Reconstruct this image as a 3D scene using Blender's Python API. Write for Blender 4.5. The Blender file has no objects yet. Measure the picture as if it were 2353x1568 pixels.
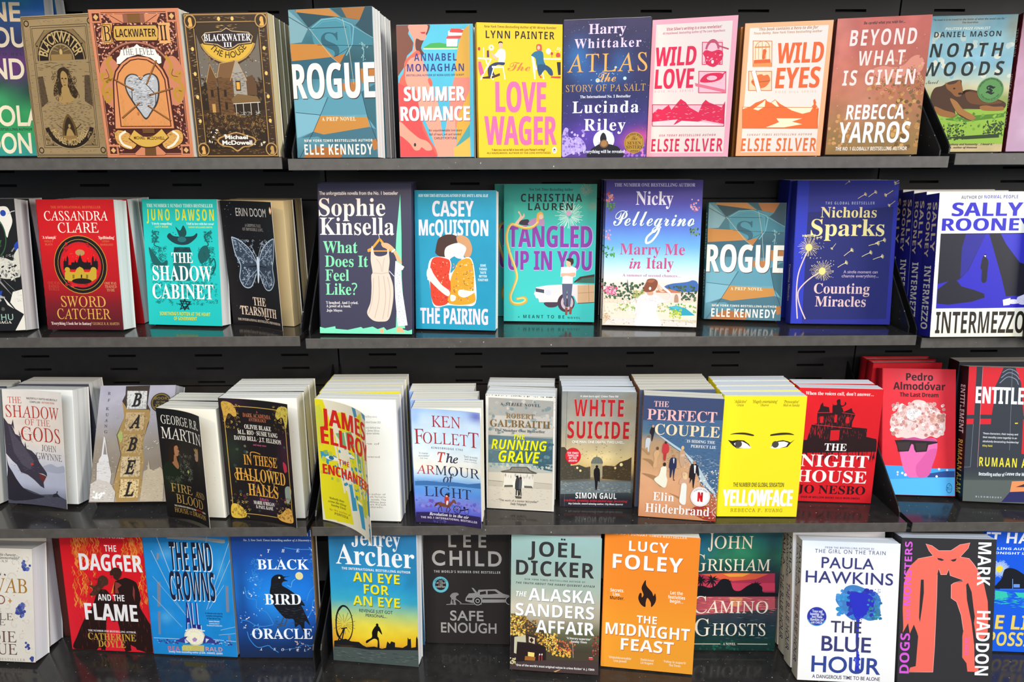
import bpy, math, os, random
from mathutils import Vector, Matrix, noise

scene = bpy.context.scene
COL = scene.collection

# ------------------------------------------------------------------ camera
F_PX, PITCH, YAW, ROLL, CAM_X = 1572.8, 0.2649, 0.0060, -0.0041, 0.3273
cam_data = bpy.data.cameras.new('camera')
cam_data.sensor_fit = 'HORIZONTAL'
cam_data.sensor_width = 36.0
cam_data.lens = F_PX / 2353 * 36.0
cam_data.clip_start = 0.01
cam = bpy.data.objects.new('camera', cam_data)
COL.objects.link(cam)
fw = Vector((math.sin(YAW) * math.cos(PITCH), math.cos(YAW) * math.cos(PITCH), -math.sin(PITCH)))
r0 = Vector((math.cos(YAW), -math.sin(YAW), 0)); u0 = r0.cross(fw)
rt = r0 * math.cos(ROLL) + u0 * math.sin(ROLL)
up = -r0 * math.sin(ROLL) + u0 * math.cos(ROLL)
cam.matrix_world = Matrix(((rt.x, up.x, -fw.x, CAM_X), (rt.y, up.y, -fw.y, 0), (rt.z, up.z, -fw.z, 0), (0, 0, 0, 1)))
scene.camera = cam

# ------------------------------------------------------------------ world, lamps, exposure
world = bpy.data.worlds.new('shop_daylight'); scene.world = world
world.use_nodes = True
wb = world.node_tree.nodes['Background']
wb.inputs[0].default_value = (0.62, 0.80, 1.0, 1); wb.inputs[1].default_value = 0.30


def lamp(name, kind, loc, target, energy, color, **kw):
    d = bpy.data.lights.new(name, kind); d.energy = energy; d.color = color
    for k, v in kw.items(): setattr(d, k, v)
    o = bpy.data.objects.new(name, d); COL.objects.link(o)
    o.location = loc
    o.rotation_euler = (Vector(target) - Vector(loc)).to_track_quat('-Z', 'Y').to_euler()
    return o


lamp('shop_window_light', 'AREA', (3.1, -0.45, 0.55), (0.35, 1.1, -0.35), 66, (1.0, 0.96, 0.90), shape='RECTANGLE', size=1.0, size_y=1.0)
lamp('front_fill_light', 'AREA', (0.3, -2.4, 0.75), (0.4, 1.1, -0.40), 42, (1.0, 0.97, 0.94), shape='RECTANGLE', size=2.6, size_y=1.5)  # soft fill added from the front, stands for no particular fitting
lamp('skylight', 'AREA', (0.3, -0.9, 1.45), (0.4, 1.15, -0.45), 56, (0.66, 0.83, 1.0), shape='RECTANGLE', size=2.4, size_y=0.9)
lamp('ceiling_spot_light', 'SPOT', (-0.55, -0.75, 0.85), (-0.25, 1.1, -0.30), 48, (1.0, 0.78, 0.52), spot_size=1.0, spot_blend=0.7, shadow_soft_size=0.06)
lamp('ceiling_spot_light', 'SPOT', (0.7, -0.75, 0.75), (0.50, 1.1, -0.50), 22, (1.0, 0.80, 0.58), spot_size=0.9, spot_blend=0.8, shadow_soft_size=0.06)

vs = scene.view_settings
vs.view_transform = 'Standard'; vs.look = 'None'; vs.gamma = 1.0; vs.use_curve_mapping = False
vs.exposure = -0.1


# ------------------------------------------------------------------ materials
def lin(hexs):
    r = []
    for i in (0, 2, 4):
        c = int(hexs[i:i + 2], 16) / 255
        r.append(c / 12.92 if c <= 0.04045 else ((c + 0.055) / 1.055) ** 2.4)
    return (r[0], r[1], r[2], 1.0)


def mat(name):
    m = bpy.data.materials.new(name); m.use_nodes = True
    return m, m.node_tree.nodes, m.node_tree.links, m.node_tree.nodes['Principled BSDF']


def printed(name, rough, coat):
    m, n, l, p = mat(name)
    a = n.new('ShaderNodeAttribute'); a.attribute_name = 'ink'
    nz = n.new('ShaderNodeTexNoise'); nz.inputs['Scale'].default_value = 700
    tc = n.new('ShaderNodeTexCoord'); l.new(tc.outputs['Object'], nz.inputs['Vector'])
    mp = n.new('ShaderNodeMapRange'); mp.inputs['To Min'].default_value = rough - .06; mp.inputs['To Max'].default_value = rough + .06
    l.new(nz.outputs['Fac'], mp.inputs['Value'])
    l.new(mp.outputs[0], p.inputs['Roughness'])
    l.new(a.outputs['Color'], p.inputs['Base Color'])
    p.inputs['Specular IOR Level'].default_value = 0.25
    p.inputs['Coat Weight'].default_value = coat; p.inputs['Coat Roughness'].default_value = 0.25
    return m


M_PRINT = printed('printed_card', 0.45, 0.0)

M_PAPER, n, l, p = mat('page_edges')
a = n.new('ShaderNodeAttribute'); a.attribute_name = 'ink'
tc = n.new('ShaderNodeTexCoord'); mp = n.new('ShaderNodeMapping'); mp.inputs['Scale'].default_value = (6, 1400, 6)
nz = n.new('ShaderNodeTexNoise'); nz.inputs['Scale'].default_value = 1.0; nz.inputs['Detail'].default_value = 2
l.new(tc.outputs['Object'], mp.inputs['Vector']); l.new(mp.outputs[0], nz.inputs['Vector'])
cr = n.new('ShaderNodeValToRGB'); cr.color_ramp.elements[0].position = .3; cr.color_ramp.elements[1].position = .62
cr.color_ramp.elements[0].color = (.9, .89, .87, 1); cr.color_ramp.elements[1].color = (1, 1, 1, 1)
mx = n.new('ShaderNodeMix'); mx.data_type = 'RGBA'; mx.blend_type = 'MULTIPLY'; mx.inputs[0].default_value = .8
l.new(nz.outputs['Fac'], cr.inputs[0]); l.new(a.outputs['Color'], mx.inputs[6]); l.new(cr.outputs[0], mx.inputs[7])
l.new(mx.outputs[2], p.inputs['Base Color'])
p.inputs['Roughness'].default_value = .8; p.inputs['Specular IOR Level'].default_value = .15
bp = n.new('ShaderNodeBump'); bp.inputs['Strength'].default_value = .25; bp.inputs['Distance'].default_value = .0004
l.new(nz.outputs['Fac'], bp.inputs['Height']); l.new(bp.outputs[0], p.inputs['Normal'])


def metal(name, hexs, rough, chips, var):
    m, n, l, p = mat(name)
    tc = n.new('ShaderNodeTexCoord')
    nz = n.new('ShaderNodeTexNoise'); nz.inputs['Scale'].default_value = 60; nz.inputs['Detail'].default_value = 6
    l.new(tc.outputs['Object'], nz.inputs['Vector'])
    cr = n.new('ShaderNodeValToRGB')
    c = lin(hexs)
    cr.color_ramp.elements[0].position = .3; cr.color_ramp.elements[1].position = .75
    cr.color_ramp.elements[0].color = tuple(x * (1 - var) for x in c[:3]) + (1,)
    cr.color_ramp.elements[1].color = tuple(x * (1 + var) for x in c[:3]) + (1,)
    l.new(nz.outputs['Fac'], cr.inputs[0])
    vz = n.new('ShaderNodeTexNoise'); vz.inputs['Scale'].default_value = 210; vz.inputs['Detail'].default_value = 3
    l.new(tc.outputs['Object'], vz.inputs['Vector'])
    th = n.new('ShaderNodeValToRGB'); th.color_ramp.elements[0].position = chips; th.color_ramp.elements[1].position = chips + .04
    l.new(vz.outputs['Fac'], th.inputs[0])
    mx = n.new('ShaderNodeMix'); mx.data_type = 'RGBA'
    l.new(th.outputs[0], mx.inputs[0]); l.new(cr.outputs[0], mx.inputs[6]); mx.inputs[7].default_value = (.45, .42, .38, 1)
    l.new(mx.outputs[2], p.inputs['Base Color'])
    rr = n.new('ShaderNodeMapRange'); rr.inputs['To Min'].default_value = rough - .06; rr.inputs['To Max'].default_value = rough + .08
    l.new(nz.outputs['Fac'], rr.inputs['Value']); l.new(rr.outputs[0], p.inputs['Roughness'])
    p.inputs['Specular IOR Level'].default_value = .5
    return m


M_SHELF = metal('shelf_enamel', '2c2927', .13, .70, .25)
M_LIP = metal('shelf_edge_enamel', '544e48', .42, .70, .18)
M_BRACKET = metal('bracket_enamel', '1b1919', .4, .74, .2)
M_PANEL = metal('panel_enamel', '2f2c2b', .6, .80, .15)
M_SLOT = metal('slot_dark', '050505', .9, .95, .1)
M_WALL = metal('plaster_wall', '6a6866', .9, .95, .05)
M_FLOOR = metal('floor_vinyl', '6a645c', .5, .95, .1)


# ------------------------------------------------------------------ mesh helpers
def mesh_obj(name, verts, faces, m, parent=None, smooth=False):
    me = bpy.data.meshes.new(name); me.from_pydata(verts, [], faces); me.update()
    for x in (m if isinstance(m, (list, tuple)) else [m]): me.materials.append(x)
    o = bpy.data.objects.new(name, me); COL.objects.link(o)
    if parent: o.parent = parent
    return o


def boxes(lst):
    v, f = [], []
    for x0, x1, y0, y1, z0, z1 in lst:
        k = len(v)
        v += [(x0, y0, z0), (x1, y0, z0), (x1, y1, z0), (x0, y1, z0), (x0, y0, z1), (x1, y0, z1), (x1, y1, z1), (x0, y1, z1)]
        f += [tuple(k + i for i in q) for q in ((0, 3, 2, 1), (4, 5, 6, 7), (0, 1, 5, 4), (1, 2, 6, 5), (2, 3, 7, 6), (3, 0, 4, 7))]
    return v, f


def bevel(o, w, seg=2):
    b = o.modifiers.new('bevel', 'BEVEL'); b.width = w; b.segments = seg; b.limit_method = 'ANGLE'


def tag(o, label, cat, group=None):
    o['label'] = label; o['category'] = cat
    if group: o['group'] = group


def empty(name, loc):
    o = bpy.data.objects.new(name, None); COL.objects.link(o); o.location = loc
    o.empty_display_size = .02
    return o


# ------------------------------------------------------------------ the setting
wall = mesh_obj('wall_back', *boxes([(-2.6, 3.2, 1.31, 1.40, -1.45, 1.3)]), M_WALL); wall['kind'] = 'structure'
flo = mesh_obj('floor', *boxes([(-2.6, 3.2, -2.5, 1.31, -1.5, -1.45)]), M_FLOOR); flo['kind'] = 'structure'

PANEL_Y = 1.2708
SHELF_Z = {0: .290, 1: -.0039, 2: -.2847, 3: -.5942, 4: -.868}
HANG = {(1, 0): .002, (1, 2): .004, (2, 0): .0042, (2, 2): -.0048}   # shelves hang a few millimetres unevenly
SHELF_Y = {0: 1.06, 1: 1.0587, 2: 1.0697, 3: 1.0167, 4: 0.935}
TIERS = ((-.0755, .40, 'top'), (-.4305, -.0785, 'second'), (-.775, -.4335, 'third'))
SLOT_Z = {0: (.2363, .2628, .2893, .3158, -.0246, -.0491), 1: (-.370, -.3965, -.4245), 2: (-.72, -.7465)}
BAYS = ((-1.0, 'turquoise and red medallion books'), (0.0, 'kissing couple book'), (1.0, 'violet chess queen book'))


def back_panel(x0, x1, z0, z1, slots):
    xs, zs = {x0, x1}, {z0, z1}
    w = .0265
    cx = [x0 + (x1 - x0) * (i + .5) / 6 for i in range(6)]
    for c in cx: xs |= {c - w, c + w}
    for s in slots: zs |= {s - .0022, s + .0022}
    xs, zs = sorted(xs), sorted(zs)
    v, f, mi, idx = [], [], [], {}
    def V(x, y, z):
        k = (round(x, 5), round(y, 5), round(z, 5))
        if k not in idx: idx[k] = len(v); v.append((x, y, z))
        return idx[k]
    y0, y1 = PANEL_Y, PANEL_Y + .012
    for i in range(len(xs) - 1):
        for j in range(len(zs) - 1):
            a, b, c, d = xs[i], xs[i + 1], zs[j], zs[j + 1]
            mxx, mz = (a + b) / 2, (c + d) / 2
            hole = any(abs(mxx - q) < w for q in cx) and any(abs(mz - s) < .0022 for s in slots)
            y = y1 if hole else y0
            f.append((V(a, y, c), V(b, y, c), V(b, y, d), V(a, y, d))); mi.append(1 if hole else 0)
            if hole:
                for p_, q_ in (((a, c), (b, c)), ((b, c), (b, d)), ((b, d), (a, d)), ((a, d), (a, c))):
                    f.append((V(p_[0], y0, p_[1]), V(q_[0], y0, q_[1]), V(q_[0], y1, q_[1]), V(p_[0], y1, p_[1]))); mi.append(0)
    bv, bf = boxes([(x0, x1, y1 + .0004, y1 + .003, z0, z1)])
    k = len(v); v += bv; f += [tuple(k + i for i in q) for q in bf]; mi += [0] * len(bf)
    for p_, q_ in (((x0, z0), (x1, z0)), ((x1, z0), (x1, z1)), ((x1, z1), (x0, z1)), ((x0, z1), (x0, z0))):
        f.append((V(p_[0], y0, p_[1]), V(p_[0], y1, p_[1]), V(q_[0], y1, q_[1]), V(q_[0], y0, q_[1]))); mi.append(0)
    o = mesh_obj('back_panel', v, f, [M_PANEL, M_SLOT])
    o.data.polygons.foreach_set('material_index', mi)
    return o


PLAB = {(0, 0): 'black slotted back panel behind the engraved bronze and copper books',
        (0, 1): 'black slotted back panel behind the pink, yellow and starry books on the top shelf',
        (0, 2): 'black slotted back panel behind the cougar book',
        (1, 0): 'black slotted back panel behind the red medallion and black butterfly books',
        (1, 1): 'black slotted back panel behind the plum hanger and kissing couple books',
        (1, 2): 'black slotted back panel behind the violet chess queen book',
        (2, 0): 'black lower back panel behind the silver letter tile book',
        (2, 1): 'black lower back panel behind the bright yellow eyes book',
        (2, 2): 'black lower back panel behind the pink flower vase hardback'}
for ti, (z0, z1, tn) in enumerate(TIERS):
    for bi, (bx, bn) in enumerate(BAYS):
        o = back_panel(bx + .0015, bx + .9985, z0, z1, [s for s in SLOT_Z[ti] if z0 + .004 < s < z1 - .004])
        tag(o, PLAB[(ti, bi)], 'panel', 'slotted back panels of the shelving')

SLAB = {(0, 0): 'dark metal shelf above the bronze, copper and brown engraved books',
        (0, 1): 'dark metal shelf above the pink padlock and yellow cafe books',
        (0, 2): 'dark metal shelf above the cougar book',
        (1, 0): 'dark metal shelf under the bronze, copper and brown engraved books',
        (1, 1): 'dark metal shelf under the pink padlock and yellow cafe books',
        (1, 2): 'dark metal shelf under the cougar book',
        (2, 0): 'dark metal shelf under the red medallion and black butterfly books',
        (2, 1): 'dark metal shelf under the plum hanger and Italian garden books',
        (2, 2): 'dark metal shelf under the violet chess queen book',
        (3, 0): 'dark metal shelf under the dragon head and silver letter tile books',
        (3, 1): 'dark metal shelf under the sideways eyes and horseman books',
        (3, 2): 'dark metal shelf under the flower vase hardback',
        (4, 0): 'dark metal bottom shelf under the red flame and raven books',
        (4, 1): 'dark metal bottom shelf under the orange flame and running man books',
        (4, 2): 'dark metal bottom shelf under the bright blue island book'}


def bracket(x, yf, side, y0=.020):
    k0 = .009 + (y0 - .020) * .8
    prof = [(y0, .0), (y0, k0), (y0 + .006, k0 + .008), (PANEL_Y - yf - .0012, .205), (PANEL_Y - yf - .0012, .0)]
    v = [(x, yf + a, .0002 + b) for a, b in prof] + [(x + .0022, yf + a, .0002 + b) for a, b in prof]
    v = [(a, b - yf, c) for a, b, c in v]
    k = len(prof)
    f = [tuple(range(k)), tuple(range(2 * k - 1, k - 1, -1))] + [(i, i + k, (i + 1) % k + k, (i + 1) % k) for i in range(k)]
    return v, f


def bracket_at(x, yf, sd, s, bi):
    y0 = .27 if (s, bi, sd) in ((4, 1, -1), (4, 2, 1)) else (.066 if s == 4 else .020)
    return bracket(x, yf, sd, y0)


for s in (0, 1, 2, 3, 4):
    for bi, (bx, bn) in enumerate(BAYS):
        yf, z = SHELF_Y[s], SHELF_Z[s] + HANG.get((s, bi), 0)
        root = empty('metal_shelf', (bx + .4955, yf, z))
        tag(root, SLAB[(s, bi)], 'shelf', 'dark metal shelves of the book display')
        hw = .4955
        o = mesh_obj('shelf_board', *boxes([(-hw, hw, .0016, PANEL_Y - yf - .0012, -.0125, 0)]), M_SHELF, root)
        bevel(o, .0006)
        o = mesh_obj('front_edge', *boxes([(-hw, hw, 0, .0016, -.0165, 0.0003)]), M_LIP, root); bevel(o, .0005)
        o['label'] = 'grey-brown front edge strip'
        for bxx, sd in ((-hw + .0008, 1), (hw - .0040, -1)):
            if (s, bi, sd) == (3, 2, 1): continue
            v, f = bracket_at(bxx, yf, sd, s, bi)
            o = mesh_obj('end_bracket', v, f, M_BRACKET, root)

ART = {}
ART["kind"] = """bg 2c7f92@0 2b5a96@.12 2f2f55@.3 5a2c62@.42 1c3a34@.55 1f4a3a@.62 2f8f50@.72 2f9a55@.85 2f8f86@1 n.12
bs 2a62b0 142.9,232.7 23.9,34.2 .8
bs 3a9a5a 74.4,90.2 24,24.7 .7
bs 6a2f72 92.5,135.2 27.9,24.5 .6
T ecd6b4 s 32.5,211.5 114.3,211.5 28.12 o.02|ONE
T ecd6b4 s 12.9,171.7 141.7,171.7 29.37 o.02|OF OUR
T 20303a b 11.6,158.3 136.5,158.3 4.06 t1.3|SACRIFICE TO BELONG
T ecd6b4 s 30.7,122 112.3,122 30.68 o.02|KIND
T f0dcb8 s 6.7,48.3 133.1,48.3 30.71 o.02|NICOLA
T 1c2a2a b 17.8,40.2 116.1,40.2 4.16 |NEW YORK TIMES BESTSELLING AUTHOR
T f0dcb8 s 20.4,4.7 113,4.7 30.97 o.02|YOON"""
ART["river"] = """bg a88a60@0 a0835a@.5 a5885e@1 n.04
L 4a3a26 1.00 2,207.3 132.7,207.3 132.7,2.1 2,2.1 2,207.3
L 3a2c1c 0.80 4,205.2 130.7,205.2 130.7,4.2 4,4.2 4,205.2
L 3a2c1c 0.80 16.2,194.7 118.5,194.7 118.5,14.7 16.2,14.7 16.2,194.7
L 3a2c1c 0.80 18.9,191.6 115.8,191.6 115.8,17.8 18.9,17.8 18.9,191.6
X dash 3a2c1c 1 26 5.00 22.9,202.5 111.8,196.8
X dash 3a2c1c 2 26 5.00 22.9,12.6 111.8,6.9
X dash 3a2c1c 3 40 5.00 6.7,190.6 14.1,18.8
X dash 3a2c1c 4 40 5.00 120.6,190.6 128,18.8
E 3a2c1c 10.1,198.9 4.85,4.82
E a88a60 10.1,198.9 3.23,3.14
E 3a2c1c 124.6,198.9 4.85,4.82
E a88a60 124.6,198.9 3.23,3.14
E 3a2c1c 10.1,10.5 4.85,4.82
E a88a60 10.1,10.5 3.23,3.14
E 3a2c1c 124.6,10.5 4.85,4.82
E a88a60 124.6,10.5 3.23,3.14
P 8c7048 21.6,188.5 113.1,188.5 113.1,146.6 21.6,146.6
X leaf a88a60,3a2c1c,957a50 5 70 6.00 22.9,186.4 111.8,148.7
P a88a60 21.6,188.5 40.4,188.5 21.6,169.6
P a88a60 113.1,188.5 94.3,188.5 113.1,169.6
L 3a2c1c 0.70 21.6,167.5 41.8,188.5
L 3a2c1c 0.70 113.1,167.5 92.9,188.5
A 2c2015 67.3,144.5 43.78,43.97 0 0,180
A a88a60 67.3,144.5 41.76,41.88 .96 0,180
A 2a1f16 67.3,144.5 39.74,39.79 0 0,180
A a88a60 67.3,144.5 23.57,24.08 0 0,180
A 6b5434 67.3,144.5 21.55,21.99 0 0,180
E d2ac6a 67.3,156 2.69,4.61
L c8a468 0.50 67.3,163.3 67.3,166.5
L c8a468 0.50 62,157.1 51.2,160.2
L c8a468 0.50 72.7,157.1 83.5,160.2
L c8a468 0.50 63.3,161.2 55.2,164.6
L c8a468 0.50 71.4,161.2 79.5,164.6
P a07c48 48.5,152.9 86.2,152.9 86.2,144.5 48.5,144.5
C c9a76c s 67.3,144.5 26.00 168,12 15.91 o.02|BLACKWATER
P a2855b 20.2,142.4 114.5,142.4 114.5,58.6 20.2,58.6
X wave 3a2c1c 7 60 9.00 20.2,142.4 114.5,125.6
P 5a4630 20.2,121.5 29.6,121.5 33.7,83.8 20.2,75.4
P 5a4630 114.5,121.5 105.1,121.5 101,83.8 114.5,75.4
X dash 2a1f16 8 40 6.00 20.2,121.5 33.7,79.6
X dash 2a1f16 9 40 6.00 101,121.5 114.5,79.6
Q 3a2a1a 67.3,134 57.9,129.8 53.9,117.3 47.1,104.7 45.8,92.1 53.9,94.2 59.3,90 63.3,85.9 72.7,85.9 76.8,92.1 84.9,87.9 90.2,96.3 84.9,106.8 80.8,119.4 76.8,129.8
Q b18a50 67.3,128.8 62,123.5 62,111 67.3,101.6 72.7,106.8 74.1,121.5
E 2a1f16 64.4,117.7 1.75,1.05
E 2a1f16 70.6,117.3 1.75,1.05
L 2a1f16 0.50 67.3,117.3 66.7,112 68.4,111.8
L 3a1f16 0.90 65.6,108.1 70,108.1
Q b18a50 62,104.7 72.7,106.8 76.8,94.2 82.2,85.9 67.3,79.6 52.5,85.9 59.3,94.2
X curl 8c6c3e,3a2a1a 11 26 9.00 45.8,127.7 59.3,87.9
X curl 8c6c3e,3a2a1a 12 26 9.00 75.4,127.7 90.2,87.9
X wave 2a1f16,6f5a3c 13 260 6.00 21.6,83.8 113.1,29.3
X wave 8a6f48 14 80 6.00 26.9,79.6 107.8,33.5
Q 6b4f26 67.3,64.9 56.6,50.3 53.9,33.5 57.9,23 76.8,23 80.8,33.5 78.1,50.3
Q 3a2a1a 67.3,60.7 59.3,48.2 57.9,33.5 62,27.2 72.7,27.2 76.8,33.5 75.4,48.2
E b18a50 68,47.1 2.16,2.93
Q b18a50 62.6,39.8 67.3,44 73.4,37.7 75.4,27.2 60.6,27.2
P 9a7440 54.6,32.5 80.1,32.5 78.1,25.1 56.6,25.1
L 3a2a1a 0.70 62,37.7 44.5,50.3
L 3a2a1a 0.70 72.7,37.7 90.2,50.3
A 2a1f16 67.3,54.4 47.14,40.83 .83 195,345
A a88a60 67.3,54.4 48.49,42.51 .96 190,350
C c9a76c s 67.3,54.4 36.64 203,337 8.79 o.02|MICHAEL MCDOWELL
P 8c7048 21.6,18.8 21.6,41.9 40.4,18.8
P 8c7048 113.1,18.8 113.1,41.9 94.3,18.8
X leaf 3a2c1c,a88a60 15 26 5.00 21.6,37.7 35,18.8
X leaf 3a2c1c,a88a60 16 26 5.00 99.7,37.7 113.1,18.8"""
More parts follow.
